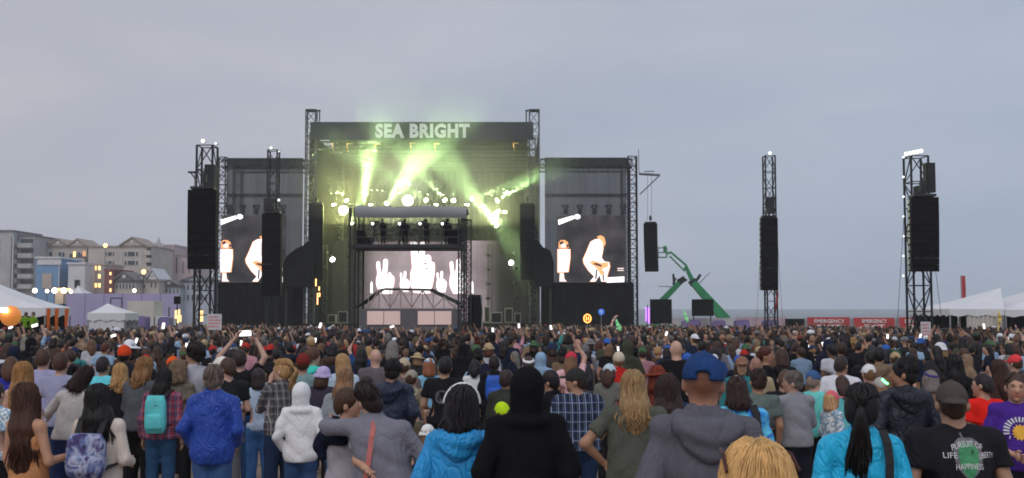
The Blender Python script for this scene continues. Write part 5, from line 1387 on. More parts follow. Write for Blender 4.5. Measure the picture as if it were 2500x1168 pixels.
def hat_mesh(S, res):
    kind = S['hat']; f = Field(axis(-.19, .19, res), axis(-.26, .28, res), axis(1.54, 1.84, res))
    if kind in ('cap', 'capback', 'trucker'):
        f.ell((0, -.002, 1.652), (.095, .116, .116), .01); f.cut_plane((0, 0, 1.634), (0, -.10, -.995))
        f.ell((0, -.003, 1.769), (.012, .012, .007), .006)
        s = -1 if kind == 'capback' else 1
        bill = Field(f.xs, f.ys, f.zs); bill.ell((0, s*.125, 1.650-(.012 if s < 0 else 0)), (.082, .092, .026), 0); bill.ell((0, s*.125, 1.640-(.012 if s < 0 else 0)), (.090, .11, .022), 0, sub=True)
        f.F = np.minimum(f.F, bill.F)
        if kind != 'capback': f.ell((0, -.13, 1.664), (.040, .06, .024), 0, sub=True)
    elif kind == 'beanie':
        f.ell((0, -.005, 1.66), (.096, .118, .122), .01); f.cut_plane((0, 0, 1.625), (0, .12, -.99)); f.fold(.003, 4, 40, 60)
    elif kind == 'bucket':
        f.ell((0, 0, 1.67), (.098, .118, .10), .01); f.cut_below(1.65); g = Field(f.xs, f.ys, f.zs); g.cone((0, 0, 1.70), (0, 0, 1.60), .09, .155, 0); g.cut_above(1.665).cut_below(1.615); g.ell((0, 0, 1.60), (.135, .14, .045), 0, sub=True); f.F = np.minimum(f.F, g.F)
    elif kind == 'brim':
        f.ell((0, 0, 1.675), (.094, .114, .10), .01); f.cut_below(1.655); g = Field(f.xs, f.ys, f.zs); g.ell((0, 0, 1.657), (.185, .2, .018), 0); f.F = np.minimum(f.F, g.F)
    elif kind == 'band':
        q = max(0, S.get('vol', .010)-.006)+(.012 if S.get('clumps') else 0); f.ell((0, -.002, 1.65), (.098+q, .118+q, .120+q), .0); f.cut_plane((0, 0, 1.728+q*.5), (0, -.28, .96)); f.cut_plane((0, 0, 1.690+q*.5), (0, .28, -.96))
    elif kind == 'visorband':
        q = max(0, S.get('vol', .010)-.006)+.016; f.ell((0, -.002, 1.65), (.094+q, .116+q, .118+q), .0); f.cut_plane((0, .02, 1.65), (0, 1, 0)); f.cut_plane((0, -.03, 1.65), (0, -1, 0)); f.cut_below(1.66)
    return f.mesh()

# ---- materials that read each object's own colour
def wrinkled(m, sc, st, dist=2.2, stretch=(1., 1., .45)):
    nt = m.node_tree; b = nt.nodes['Principled BSDF']; c = nt.nodes.new('ShaderNodeTexCoord'); mp_ = nt.nodes.new('ShaderNodeMapping'); mp_.inputs['Scale'].default_value = stretch; mp_.inputs['Rotation'].default_value = (0, .5, 0)
    n = nt.nodes.new('ShaderNodeTexNoise'); n.inputs['Scale'].default_value = sc; n.inputs['Detail'].default_value = 2.5; n.inputs['Distortion'].default_value = dist
    nt.links.new(c.outputs['Object'], mp_.inputs[0]); nt.links.new(mp_.outputs[0], n.inputs['Vector'])
    bp = nt.nodes.new('ShaderNodeBump'); bp.inputs['Strength'].default_value = st; bp.inputs['Distance'].default_value = .035; sb = nt.nodes.new('ShaderNodeMath'); sb.operation = 'SUBTRACT'; sb.inputs[1].default_value = .5; nt.links.new(n.outputs['Fac'], sb.inputs[0])
    ab = nt.nodes.new('ShaderNodeMath'); ab.operation = 'ABSOLUTE'; nt.links.new(sb.outputs[0], ab.inputs[0]); pw = nt.nodes.new('ShaderNodeMath'); pw.operation = 'POWER'; pw.inputs[1].default_value = .6; nt.links.new(ab.outputs[0], pw.inputs[0])
    nt.links.new(pw.outputs[0], bp.inputs['Height'])
    if b.inputs['Normal'].is_linked: nt.links.new(b.inputs['Normal'].links[0].from_socket, bp.inputs['Normal'])
    nt.links.new(bp.outputs[0], b.inputs['Normal']); return m
M['cloth'] = wrinkled(MAT('cloth', rough=.9, var=.10, scale=7, bump=.15, bscale=70, objcol=True, spec=.2), 6.5, .55)
M['fleece'] = wrinkled(MAT('fleece', rough=1., var=.06, scale=45, bump=.2, bscale=130, objcol=True, spec=.1), 5., .45)
M['nylon'] = wrinkled(MAT('nylon', rough=.5, var=.08, scale=5, bump=.12, bscale=40, objcol=True, spec=.4), 7., .85)
M['denim'] = MAT('denim', rough=.9, var=.28, scale=5, bump=.3, bscale=80, objcol=True, spec=.2)
def hair_material(name='hair', sc=110, lo=.50, hi=1.45):
    m = bpy.data.materials.new(name); m.use_nodes = True; nt = m.node_tree; b = nt.nodes['Principled BSDF']; b.inputs['Roughness'].default_value = .48; b.inputs['Specular IOR Level'].default_value = .35
    c = nt.nodes.new('ShaderNodeTexCoord'); mp_ = nt.nodes.new('ShaderNodeMapping'); mp_.inputs['Scale'].default_value = (sc, sc, 5); nt.links.new(c.outputs['Object'], mp_.inputs[0])
    n = nt.nodes.new('ShaderNodeTexNoise'); n.inputs['Scale'].default_value = 1.; n.inputs['Detail'].default_value = 4; nt.links.new(mp_.outputs[0], n.inputs['Vector'])
    mr = nt.nodes.new('ShaderNodeMapRange'); mr.inputs['From Min'].default_value = .3; mr.inputs['From Max'].default_value = .7; mr.inputs['To Min'].default_value = lo; mr.inputs['To Max'].default_value = hi; nt.links.new(n.outputs['Fac'], mr.inputs['Value'])
    oi = nt.nodes.new('ShaderNodeObjectInfo'); mu = nt.nodes.new('ShaderNodeMixRGB'); mu.blend_type = 'MULTIPLY'; mu.inputs['Fac'].default_value = 1; nt.links.new(oi.outputs['Color'], mu.inputs[1]); nt.links.new(mr.outputs[0], mu.inputs[2]); nt.links.new(mu.outputs[0], b.inputs['Base Color'])
    bp = nt.nodes.new('ShaderNodeBump'); bp.inputs['Strength'].default_value = .7; bp.inputs['Distance'].default_value = .01; nt.links.new(n.outputs['Fac'], bp.inputs['Height']); nt.links.new(bp.outputs[0], b.inputs['Normal'])
    return m
M['hair'] = hair_material(); M['hair_fine'] = hair_material('fine_hair', 45, .72, 1.25)
def skin_material():
    m = bpy.data.materials.new('skin'); m.use_nodes = True; nt = m.node_tree; b = nt.nodes['Principled BSDF']; b.inputs['Roughness'].default_value = .55
    oi = nt.nodes.new('ShaderNodeObjectInfo'); at = nt.nodes.new('ShaderNodeVertexColor'); at.layer_name = 'paint'
    mu = nt.nodes.new('ShaderNodeMixRGB'); mu.blend_type = 'MULTIPLY'; mu.inputs['Fac'].default_value = 1; nt.links.new(oi.outputs['Color'], mu.inputs[1]); nt.links.new(at.outputs['Color'], mu.inputs[2])
    c = nt.nodes.new('ShaderNodeTexCoord'); n = nt.nodes.new('ShaderNodeTexNoise'); n.inputs['Scale'].default_value = 18; n.inputs['Detail'].default_value = 5; nt.links.new(c.outputs['Object'], n.inputs['Vector'])
    mr = nt.nodes.new('ShaderNodeMapRange'); mr.inputs['From Min'].default_value = .3; mr.inputs['From Max'].default_value = .7; mr.inputs['To Min'].default_value = .86; mr.inputs['To Max'].default_value = 1.14; nt.links.new(n.outputs['Fac'], mr.inputs['Value'])
    m2 = nt.nodes.new('ShaderNodeMixRGB'); m2.blend_type = 'MULTIPLY'; m2.inputs['Fac'].default_value = 1; nt.links.new(mu.outputs[0], m2.inputs[1]); nt.links.new(mr.outputs[0], m2.inputs[2]); nt.links.new(m2.outputs[0], b.inputs['Base Color'])
    return m
M['skin'] = skin_material()
def plaid_material(name, c0, c1, c2, sx=26., sz=26., w=.3, w2=.12, sharp=True):
    """Woven check: bands of colour up, down and across."""
    m = bpy.data.materials.new(name); m.use_nodes = True; nt = m.node_tree; b = nt.nodes['Principled BSDF']; b.inputs['Roughness'].default_value = .9
    c = nt.nodes.new('ShaderNodeTexCoord'); sp = nt.nodes.new('ShaderNodeSeparateXYZ'); nt.links.new(c.outputs['Object'], sp.inputs[0])
    def band(sock, sc, wd, ph):
        a = nt.nodes.new('ShaderNodeMath'); a.operation = 'MULTIPLY_ADD'; a.inputs[1].default_value = sc; a.inputs[2].default_value = ph; nt.links.new(sock, a.inputs[0])
        f = nt.nodes.new('ShaderNodeMath'); f.operation = 'FRACT'; nt.links.new(a.outputs[0], f.inputs[0])
        l = nt.nodes.new('ShaderNodeMath'); l.operation = 'LESS_THAN'; l.inputs[1].default_value = wd; nt.links.new(f.outputs[0], l.inputs[0]); return l.outputs[0]
    def mix(fac, a, b_, k=1.):
        q = nt.nodes.new('ShaderNodeMixRGB'); 
        if k != 1.:
            mm = nt.nodes.new('ShaderNodeMath'); mm.operation = 'MULTIPLY'; mm.inputs[1].default_value = k; nt.links.new(fac, mm.inputs[0]); fac = mm.outputs[0]
        nt.links.new(fac, q.inputs[0])
        for s_, v in ((q.inputs[1], a), (q.inputs[2], b_)):
            if isinstance(v, tuple): s_.default_value = (*v, 1)
            else: nt.links.new(v, s_)
        return q.outputs[0]
    o = mix(band(sp.outputs['X'], sx, w, .0), c0, c1, .7); o = mix(band(sp.outputs['Z'], sz, w, .0), o, c1, .6)
    o = mix(band(sp.outputs['X'], sx, w2, .45), o, c2, .85); o = mix(band(sp.outputs['X'], sx, w2*.5, .72), o, c2, .6); o = mix(band(sp.outputs['Z'], sz, w2, .45), o, c2, .45)
    nt.links.new(o, b.inputs['Base Color']); return wrinkled(m, 6.5, .5)
M['plaid_red'] = plaid_material('red_check', (.42, .03, .035), (.05, .05, .12), (.22, .18, .30), 12, 11, .42, .16)
M['plaid_blue'] = plaid_material('blue_check', (.012, .03, .09), (.006, .01, .022), (.38, .46, .62), 15, 11, .4, .10)
M['plaid_grey'] = plaid_material('grey_check', (.10, .095, .10), (.03, .03, .034), (.34, .33, .34), 15, 12, .4, .12)
def blotch_material(name, cols, sc=9., dist=1.2):
    m = bpy.data.materials.new(name); m.use_nodes = True; nt = m.node_tree; b = nt.nodes['Principled BSDF']; b.inputs['Roughness'].default_value = .75
    c = nt.nodes.new('ShaderNodeTexCoord'); n = nt.nodes.new('ShaderNodeTexNoise'); n.inputs['Scale'].default_value = sc; n.inputs['Detail'].default_value = 3; n.inputs['Distortion'].default_value = dist; nt.links.new(c.outputs['Object'], n.inputs['Vector'])
    r = nt.nodes.new('ShaderNodeValToRGB'); r.color_ramp.interpolation = 'CONSTANT' if sc > 8 else 'LINEAR'
    els = r.color_ramp.elements
    for i, cc in enumerate(cols):
        pos = .30+.40*i/(len(cols)-1)
        if i < 2: els[i].position = pos; els[i].color = (*cc, 1)
        else: e_ = els.new(pos); e_.color = (*cc, 1)
    nt.links.new(n.outputs['Fac'], r.inputs[0]); nt.links.new(r.outputs[0], b.inputs['Base Color']); return wrinkled(m, 6.5, .5)
M['tiedye'] = blotch_material('blue_tie_dye', [C('1a3f8a'), C('2f7fd0'), C('58b5ea'), C('2a60b5')], 5.)
M['camo'] = blotch_material('camouflage', [C('3a3a30'), C('6a6350'), C('8a8272'), C('2a2a28')], 12.)
M['bagprint'] = blotch_material('patterned_bag_print', [C('2a2950'), C('3a2f5c'), C('56638f'), C('9a9fb4'), C('4a4270'), C('23304c')], 7.5, .9)
M['whiteprint'] = blotch_material('pale_print_cloth', [C('c8cfd4'), C('6f8fa6'), C('d9d5cf'), C('3c4a5c')], 10., 1.5)

def mesh_obj(name, V, Q, mat, col=None, paint=None, parent=None, smooth=True):
    me = bpy.data.meshes.new(name)
    nV, nQ = len(V), len(Q)
    me.vertices.add(nV); me.vertices.foreach_set('co', np.asarray(V, np.float32).ravel())
    me.loops.add(nQ*4); me.loops.foreach_set('vertex_index', np.asarray(Q, np.int32).ravel())
    me.polygons.add(nQ); me.polygons.foreach_set('loop_start', np.arange(0, nQ*4, 4, dtype=np.int32)); me.polygons.foreach_set('loop_total', np.full(nQ, 4, np.int32))
    me.update(calc_edges=True)
    if smooth: me.polygons.foreach_set('use_smooth', np.ones(nQ, bool))
    if paint is not None:
        a = me.color_attributes.new('paint', 'FLOAT_COLOR', 'POINT'); a.data.foreach_set('color', np.concatenate([paint, np.ones((nV, 1))], 1).astype(np.float32).ravel())
    me.materials.append(mat)
    o = bpy.data.objects.new(name, me); COL.objects.link(o)
    if col is not None: o.color = (*col, 1)
    if parent is not None: o.parent = parent
    return o

def relax(V, Q, it=1, lam=.5):
    if len(V) == 0: return V
    for _ in range(it):
        s = np.zeros_like(V); n = np.zeros(len(V))
        for a, b in ((0, 1), (1, 2), (2, 3), (3, 0)):
            np.add.at(s, Q[:, a], V[Q[:, b]]); np.add.at(s, Q[:, b], V[Q[:, a]]); np.add.at(n, Q[:, a], 1); np.add.at(n, Q[:, b], 1)
        V = V*(1-lam)+lam*s/np.maximum(n, 1)[:, None]
    return V

def person_parts(S, res):
    """All the parts of one figure as (name, V, Q, material, colour, paint)."""
    k = S.get('H', 1.75)/1.75
    out = []
    R = rot3(S.get('hy', 0.), S.get('ht', 0.), S.get('hn', 0.))
    def bend(V):
        V = np.array(V, float); lz = np.maximum(0, V[:, 2]-.85)
        V[:, 0] += S.get('lx', 0.)*lz+S.get('lx2', 0.)*lz**2; V[:, 1] += S.get('ly', 0.)*lz; V[:, 2] -= (abs(S.get('lx', 0.))*.12+abs(S.get('ly', 0.))*.12)*lz
        return V*k
    def headmove(V): return NECK+(V-NECK) @ R.T
    V, Q, p = body_mesh(S, res); out.append(('person', bend(V), Q, M['skin'], S.get('skin', (.50, .30, .21)), p))
    if S.get('top', 'tee') != 'none':
        nm = {'tee': 'shirt', 'tank': 'vest_top', 'long': 'long_sleeve_top', 'jacket': 'jacket', 'hoodie': 'hooded_top', 'hoodup': 'hooded_top'}[S.get('top', 'tee')]
        V, Q = top_mesh(S, res*1.15); V = relax(V, Q); out.append((nm, bend(V), Q, M[S.get('topmat', 'cloth')], S.get('topc', (.1, .1, .1)), None))
    if S.get('top') == 'hoodie':
        V, Q = hood_mesh(S, res); V = relax(V, Q); out.append(('hood', bend(V), Q, M[S.get('topmat', 'cloth')], S.get('topc', (.1, .1, .1)), None))
    V, Q = pants_mesh(S, res*1.6); V = relax(V, Q); out.append(('skirt' if S.get('legs') == 'skirt' else ('shorts' if S.get('legs') == 'short' else 'trousers'), bend(V), Q, M['denim'], S.get('legc', (.03, .05, .10)), None))
    if S.get('hair'):
        V, Q = hair_mesh(S, res*.9); out.append(('hair', bend(headmove(V)), Q, M[S.get('hairmat', 'hair')], S.get('hairc', (.05, .03, .02)), None))
    if S.get('hat'):
        V, Q = hat_mesh(S, res*.75); V = relax(V, Q); out.append(({'cap': 'cap', 'capback': 'cap', 'trucker': 'cap', 'beanie': 'knitted_hat', 'bucket': 'bucket_hat', 'brim': 'sun_hat', 'band': 'headband', 'visorband': 'headband'}[S['hat']], bend(headmove(V)), Q, M[S.get('hatmat', 'cloth')], S.get('hatc', (.03, .06, .2)), None))
    return out, bend, headmove

N_PEOPLE = [0]
def place(parts, loc, yaw, label, group=None):
    root = None
    for (nm, V, Q, mat, col, paint) in parts:
        if len(V) == 0: continue
        o = mesh_obj(nm, V, Q, mat, col, paint, root)
        if root is None:
            root = o; o.location = loc; o.rotation_euler = (0, 0, yaw); tag(o, label, 'person', group or 'concert crowd')
    N_PEOPLE[0] += 1
    return root
HEROES = []; HT = {}
def hero(label, px, py, Y, face=0, dz=0., **S):
    """A figure whose head top stands at pixel (px, py), at depth Y, turned by face degrees (0 = towards the stage, + = to its left)."""
    t = P(px, py, Y); gz = G(Y)+dz
    if 'bw' not in S: S['bw'] = .93 if S.get('hair') in ('long', 'pony', 'bob') else 1.02
    S['H'] = t.z-gz; S.setdefault('seed', len(HEROES)+1)
    rq = random.Random(int(px*3+py)); S.setdefault('lx', rq.uniform(-.05, .05)); S.setdefault('ly', rq.uniform(-.05, .03)); S.setdefault('hy', rq.uniform(-.3, .3)); S.setdefault('ht', rq.uniform(-.10, .10))
    res = .0115 if Y < 9.5 else (.0145 if Y < 13 else .021)
    parts, bend, hm = person_parts(S, res)
    lz = .85; k = S['H']/1.75
    sx = (S.get('lx', 0.)*.85+S.get('lx2', 0.)*.72)*k; sy = S.get('ly', 0.)*.85*k; a = math.radians(face)
    loc = Vector((t.x-(sx*math.cos(a)-sy*math.sin(a)), Y-(sx*math.sin(a)+sy*math.cos(a)), gz))
    o = place(parts, loc, a, label)
    HEROES.append((t.x, Y, t.z, o)); o['_H'] = S['H']
    o['_o'] = loc.to_tuple()
    T_ = lambda p: Vector(loc)+Matrix.Rotation(a, 3, 'Z') @ Vector(tuple(bend(np.array([p], float))[0]))
    HT[o.name] = (T_, a)
    return o, S, T_, a
# ------------------------------------------------------------------ the people one can tell apart
SK_L, SK_M, SK_T, SK_D = (.56, .34, .25), (.46, .26, .17), (.42, .22, .13), (.16, .085, .05)
HB, HBK, HDB, HLB, HBL, HGO, HGY, HRD = C('3a2618'), C('120f10'), C('2a1c16'), C('6a4d35'), C('a98a5c'), C('8a5f33'), C('6f6a66'), C('6a3020')
JEAN, JEAN2, BLK, GRYP, TANP = C('2c4264'), C('1d2c48'), C('17171a'), C('4a4a4d'), C('8a7050')

h_grey, _, T29, _ = hero('tall man in a blue cap and grey hooded sweatshirt, back to camera', 1712, 864, 5.3, 0, top='hoodie', topc=C('54545c'), topmat='fleece', fit=.032, hat='trucker', hatc=C('1f3a68'), hair=None, skin=(.56, .29, .19), legc=JEAN, arms='pocket', bw=1.06, buzz=(.30, .22, .18), nape=(.75, .66, .6))
hero('blonde woman with tousled hair and sunglasses on her head, nearest the camera', 1848, 1102, 3.0, 4, top='long', topc=C('8a7a70'), hy=0., ht=0., lx=0., ly=0., hair='bob', hairc=C('c29c66'), hairmat='hair_fine', clumps=2000, cr=.0022, wave=.026, vol=.024, hw=1.15, hfold=.001, mess=.0026, skin=SK_L, legc=JEAN)
BLONDE = HEROES[-1]
hero('woman with black ponytail in a turquoise rain jacket with a black strap', 2103, 948, 6.3, -4, top='jacket', topc=C('1d9fd4'), topmat='nylon', fit=.034, hair='pony', hairc=C('131011'), hl=.40, clumps=170, cr=.011, vol=.026, wave=.018, skin=SK_M, legc=BLK, arms='pocket', bw=1.02)
PONY = HEROES[-1]
bigman, _, TBIG, ABIG = hero('broad man in a black printed T-shirt and dark backwards cap', 2322, 934, 6.5, 0, top='tee', topc=C('1c1b20'), fit=.035, hat='capback', hatc=C('453f3a'), hair='short', hairc=HB, vol=.004, skin=SK_M, legc=BLK, bw=1.28, arms='half', hem=.86)
hero('tall person in a black hooded coat with the hood up', 1288, 900, 6.6, 6, top='hoodup', topc=C('131316'), topmat='fleece', fit=.032, skin=SK_L, legc=BLK, arms='pocket', bw=1.0, hem=.72)
hero('woman with black hair and white headband in a bright blue rain jacket', 1127, 950, 6.9, -3, top='hoodie', topc=C('1f7fb8'), topmat='nylon', fit=.034, hair='bob', hairc=C('141012'), clumps=190, cr=.011, vol=.026, hat='visorband', hatc=C('d8d8d8'), skin=SK_M, legc=BLK, arms='pocket')
hero('woman with long brown hair in a tan strapless top, holding a phone', 66, 938, 8.4, -28, top='tank', topc=C('a9764f'), fit=.012, hair='long', hl=.52, hw=1.25, hairc=C('3b2216'), clumps=260, cr=.011, vol=.012, skin=(.50, .26, .16), legc=C('8a5a40'), armR=((.25, .0, 1.13), (.24, .26, 1.16)), armL='down')
TANW = HEROES[-1]
cream, _, TCR, ACR = hero('woman with long black hair in a cream fleece wearing a patterned backpack', 243, 944, 8.6, -5, top='jacket', topc=C('b9ada4'), topmat='fleece', fit=.032, hair='long', hl=.34, hw=1.25, hairc=C('100d0e'), clumps=230, cr=.011, vol=.018, skin=SK_M, legc=BLK, arms='half', hem=.84)
hero('woman with loose blonde hair tied half up in an olive T-shirt', 1548, 908, 8.5, -8, top='tee', topc=C('4a4c44'), fit=.025, hair='long', hl=.30, hw=1.12, hairc=C('8a6f4c'), clumps=240, cr=.010, vol=.012, wave=.022, skin=SK_T, legc=BLK, arms='hip', bw=1.12)
hero('woman with dark brown hair in a denim blue jacket behind the blue cap man', 1632, 920, 9.0, -3, top='jacket', topc=C('24457c'), topmat='denim', hair='long', hl=.34, hw=1.15, hairc=C('2b1b17'), clumps=200, cr=.011, vol=.018, skin=SK_L, legc=JEAN2)
hugA, SA, TA, AA = hero('woman in a grey long-sleeved top hugging the person beside her', 902, 930, 7.9, -10, top='long', topc=C('6c6c76'), fit=.03, hair='bun', bun=(.02, -.02, 1.775), hairc=C('241a1a'), clumps=120, cr=.010, vol=.012, skin=SK_L, legc=C('1d3a70'), bw=1.20, lx=-.20, ly=-.02, hy=.75, ht=-.12, armL=((.38, .06, 1.40), (.44, .30, 1.42)), armR=((.28, .04, 1.16), (.13, .24, 1.05)))
hero('person in a grey T-shirt with a navy jumper over the shoulders, being hugged', 848, 950, 8.25, -50, top='tee', topc=C('8a8890'), fit=.03, hair='short', hairc=HB, vol=.012, skin=(.54, .30, .20), legc=C('9a9aa0'), armR=((.42, -.16, 1.22), (.66, -.21, 1.17)), armL=((.22, .16, 1.2), (.1, .38, 1.1)), lx=.0, ly=.0, hy=-.6)
HUGB = HEROES[-1]
hero('man in a cobalt blue jacket and jeans with grey hair', 523, 895, 10.3, -2, top='jacket', topc=C('1d3c8c'), topmat='nylon', fit=.034, hair='short', hairc=C('5a4e48'), clumps=140, cr=.010, vol=.012, skin=SK_L, legc=C('35507a'), arms='pocket', bw=1.04, hem=.82)
hero('person in a white hooded sweatshirt with the hood up', 736, 936, 11.0, 3, top='hoodup', topc=C('c8c8d4'), topmat='fleece', fit=.03, skin=SK_L, legc=JEAN, arms='pocket', hem=.86, bw=.98)
hero('bearded man in a dark cap and blue checked shirt looking left', 1408, 900, 11.0, 6, top='tee', topmat='plaid_blue', fit=.03, hat='cap', hatc=C('2b2a2a'), hair='short', hairc=C('2d1f18'), vol=.006, hy=1.15, beard=(.35, .25, .2), skin=SK_M, legc=JEAN2, arms='pocket', bw=1.15)
hero('person in a white cap and blue tie-dye jacket with a dark bag strap', 1800, 922, 9.3, -6, top='jacket', topmat='tiedye', fit=.04, hat='trucker', hatc=C('b9b4ae'), hair='bob', hairc=C('2e1f1a'), clumps=80, cr=.010, skin=SK_M, legc=BLK, arms='half', bw=1.1)
hero('grey-haired man in a grey jumper with his face turned to the left', 1936, 906, 11.6, 12, top='long', topc=C('7c7d84'), topmat='fleece', fit=.03, hair='short', hairc=C('5c5450'), clumps=90, cr=.008, vol=.008, hy=1.0, skin=SK_L, legc=C('1a1c26'), arms='phone')
hero('man in a red T-shirt with short dark hair carrying white drinks', 2398, 914, 11.0, 16, top='tee', topc=C('d01f18'), fit=.03, hair='short', hairc=C('181315'), vol=.008, skin=SK_M, legc=BLK, arms='half', bw=1.05, hy=.5)
REDM = HEROES[-1]
purp, _, TPU, APU = hero('man in a purple T-shirt with a yellow sun print, facing the camera', 2478, 912, 9.4, 176, top='tee', topc=C('40247a'), fit=.03, hair='short', hairc=C('3c2c24'), clumps=70, cr=.009, vol=.008, skin=(.52, .29, .20), legc=C('1a1c26'), armL=((.26, .0, 1.14), (.08, .24, 1.10)), armR=((.26, .0, 1.14), (.12, .22, 1.06)), hy=-.25, beard=(.8, .68, .62))
hero('man in a navy jacket with grey hood and black knotted hair looking left', 2207, 878, 10.0, 8, top='hoodie', topc=C('161a26'), topmat='nylon', fit=.03, hair='bun', hairc=C('151113'), clumps=110, cr=.010, vol=.014, bun=(0, -.06, 1.77), hy=1.0, beard=(.5, .4, .36), skin=SK_T, legc=BLK, arms='pocket', bw=1.12)
hero('woman in a red checked shirt and jeans wearing a turquoise backpack', 400, 903, 12.6, -3, top='long', topmat='plaid_red', fit=.035, hair='long', hl=.2, hairc=C('15100f'), clumps=90, cr=.012, vol=.010, skin=SK_M, legc=C('24405e'), arms='down', bw=.98)
TEALB = HEROES[-1]
hero('woman with golden long hair in a dusty pink dress at the left edge', 58, 887, 11.6, -12, top='tank', topc=C('a07468'), hair='long', hl=.42, hw=1.25, hairc=C('8a6238'), clumps=200, cr=.012, vol=.012, skin=SK_L, legc=C('a07468'), legs='skirt', arms='down')
hero('woman with dark hair and a white knit top leaning on a friend', 197, 892, 12.2, -10, top='long', topc=C('a5a2a0'), topmat='fleece', hair='bob', hairc=C('281716'), clumps=110, cr=.012, vol=.016, skin=SK_L, legc=C('1d2c50'), lx=.16, ht=.35, armL=((.34, .04, 1.22), (.44, .2, 1.15)))
hero('man in a lavender grey T-shirt with a pink strap', 150, 862, 13.2, -4, top='tee', topc=C('8486a0'), fit=.03, hair='short', hairc=C('3a241a'), vol=.008, skin=SK_L, legc=C('20304c'), arms='pocket')
hero('stooping person in a pale lilac T-shirt at left', 108, 852, 14.2, 4, top='tee', topc=C('8b8aa8'), fit=.035, hair='short', hairc=C('402a20'), vol=.008, skin=SK_L, legc=GRYP, arms='phone')
hero('woman in a charcoal long-sleeved top and black trousers with light brown hair', 352, 874, 13.0, -16, top='long', topc=C('4b4e54'), fit=.028, hair='long', hl=.18, hairc=C('7a5836'), clumps=100, cr=.013, skin=SK_L, legc=C('101013'), arms='phone', bw=1.08)
hero('person with curly blonde hair in a black top', 293, 890, 14.6, 0, top='tee', topc=C('17171c'), hair='long', hl=.22, hairc=C('a07d50'), clumps=90, cr=.015, wave=.03, vol=.014, skin=SK_L, legc=BLK)
hero('man with dark curly hair in a pale grey sweatshirt turning left', 478, 842, 14.4, 28, top='long', topc=C('9a9aa2'), topmat='fleece', hair='short', hairc=C('1b1516'), vol=.022, clumps=70, cr=.018, hy=.8, skin=SK_M, legc=BLK, arms='phone')
hero('man in a black T-shirt and grey trousers with a green strap', 558, 874, 13.0, 30, top='tee', topc=C('1a1c1e'), fit=.03, hair='short', hairc=C('3d2a20'), vol=.008, hy=.5, skin=SK_L, legc=C('55565a'), arms='half')
raiser, SR, TR_, AR = hero('person in a black T-shirt raising a phone overhead with both hands', 588, 856, 15.0, 0, top='tee', topc=C('151519'), hair='short', hairc=C('2a1c18'), vol=.014, skin=(.52, .32, .24), legc=C('2a4a74'), armL=((.30, .06, 1.66), (.13, .16, 1.90)), armR=((.30, .06, 1.66), (.16, .16, 1.90)))
hero('woman in a grey checked shirt with a blonde ponytail, hand on her mouth', 692, 878, 12.4, 42, top='long', topmat='plaid_grey', fit=.035, hair='pony', hl=.26, hairc=C('97754c'), clumps=90, cr=.010, vol=.010, skin=SK_L, legc=C('1a2740'), armL='face', armR='phone', hy=.45)
hero('woman with straight light brown hair in a grey top behind the hugging pair', 842, 902, 12.0, -4, top='long', topc=C('7a8084'), hair='long', hl=.2, hairc=C('7a5a40'), clumps=110, cr=.011, skin=SK_L, legc=JEAN)
hero('person in a navy jacket with a white collar and dark hair', 957, 880, 12.4, -6, top='hoodie', topc=C('1b2438'), topmat='nylon', fit=.032, hair='short', hairc=C('171416'), vol=.014, clumps=80, cr=.012, skin=SK_M, legc=C('16243e'), arms='pocket', bw=1.15)
NAVYC = HEROES[-1]
prt, _, TPR, APR = hero('person in a black T-shirt with a faded round print on the back', 1086, 872, 13.8, -3, top='tee', topc=C('17161b'), fit=.03, hair='short', hairc=C('161214'), vol=.012, skin=SK_M, legc=BLK, arms='half', bw=1.1)
hero('bald man in a grey brown shirt', 916, 852, 16.4, 0, top='tee', topc=C('585056'), hair=None, skin=(.58, .34, .26), legc=GRYP, bw=1.08)
hero('man in a taupe shirt and beige cap beside the navy jacket', 987, 876, 15.8, -5, top='tee', topc=C('5c5252'), hat='cap', hatc=C('a59882'), hair='short', hairc=HB, skin=SK_M, legc=BLK)
hero('person in a pale blue shirt and blue tie-dye cap', 1047, 876, 16.6, 15, top='tee', topc=C('6d9fb8'), hat='cap', hatmat='whiteprint', hair='bob', hairc=C('7a4a30'), skin=SK_L, legc=JEAN)
hero('woman in a white T-shirt with black hair and black trousers', 1162, 880, 17.8, 0, top='tee', topc=C('c4c8d4'), hair='long', hl=.12, hairc=HBK, skin=SK_T, legc=BLK)
bpk, _, TBP, ABP = hero('person in black wearing a royal blue backpack', 1207, 870, 17.2, 0, top='jacket', topc=C('15161b'), hair='short', hairc=C('1d1514'), vol=.014, skin=SK_D, legc=BLK, bw=1.05)
hero('short-haired man in a black T-shirt left of the grey jumper man', 1915, 903, 12.6, -6, top='tee', topc=C('18181b'), hair='short', hairc=C('4a3428'), vol=.004, skin=SK_M, legc=BLK, bw=1.08)
hero('man with short dark brown hair and a grey green shirt', 1852, 903, 11.4, 0, top='tee', topc=C('56625e'), hair='short', hairc=C('2c1f1a'), vol=.012, clumps=60, cr=.010, skin=SK_T, legc=BLK, bw=1.05)
hero('shaven-headed man with a dark beard in a tan shirt', 1846, 872, 15.2, 0, top='tee', topc=C('9a8a70'), hair=None, buzz=(.72, .62, .58), beard=(.3, .22, .2), skin=(.50, .29, .22), legc=GRYP)
hero('person in a brown cap and reflective band looking back', 1812, 872, 14.6, 160, top='jacket', topc=C('2a6a72'), hat='cap', hatc=C('7a5a48'), hair='bob', hairc=C('3a2a22'), skin=SK_M, legc=BLK)
hero('child in a pink cap and pale printed top looking right', 2030, 955, 12.6, -70, top='long', topmat='whiteprint', hat='cap', hatc=C('c05a66'), hair='bob', hairc=C('a5805a'), skin=SK_L, legc=C('6a6a70'), arms='half')
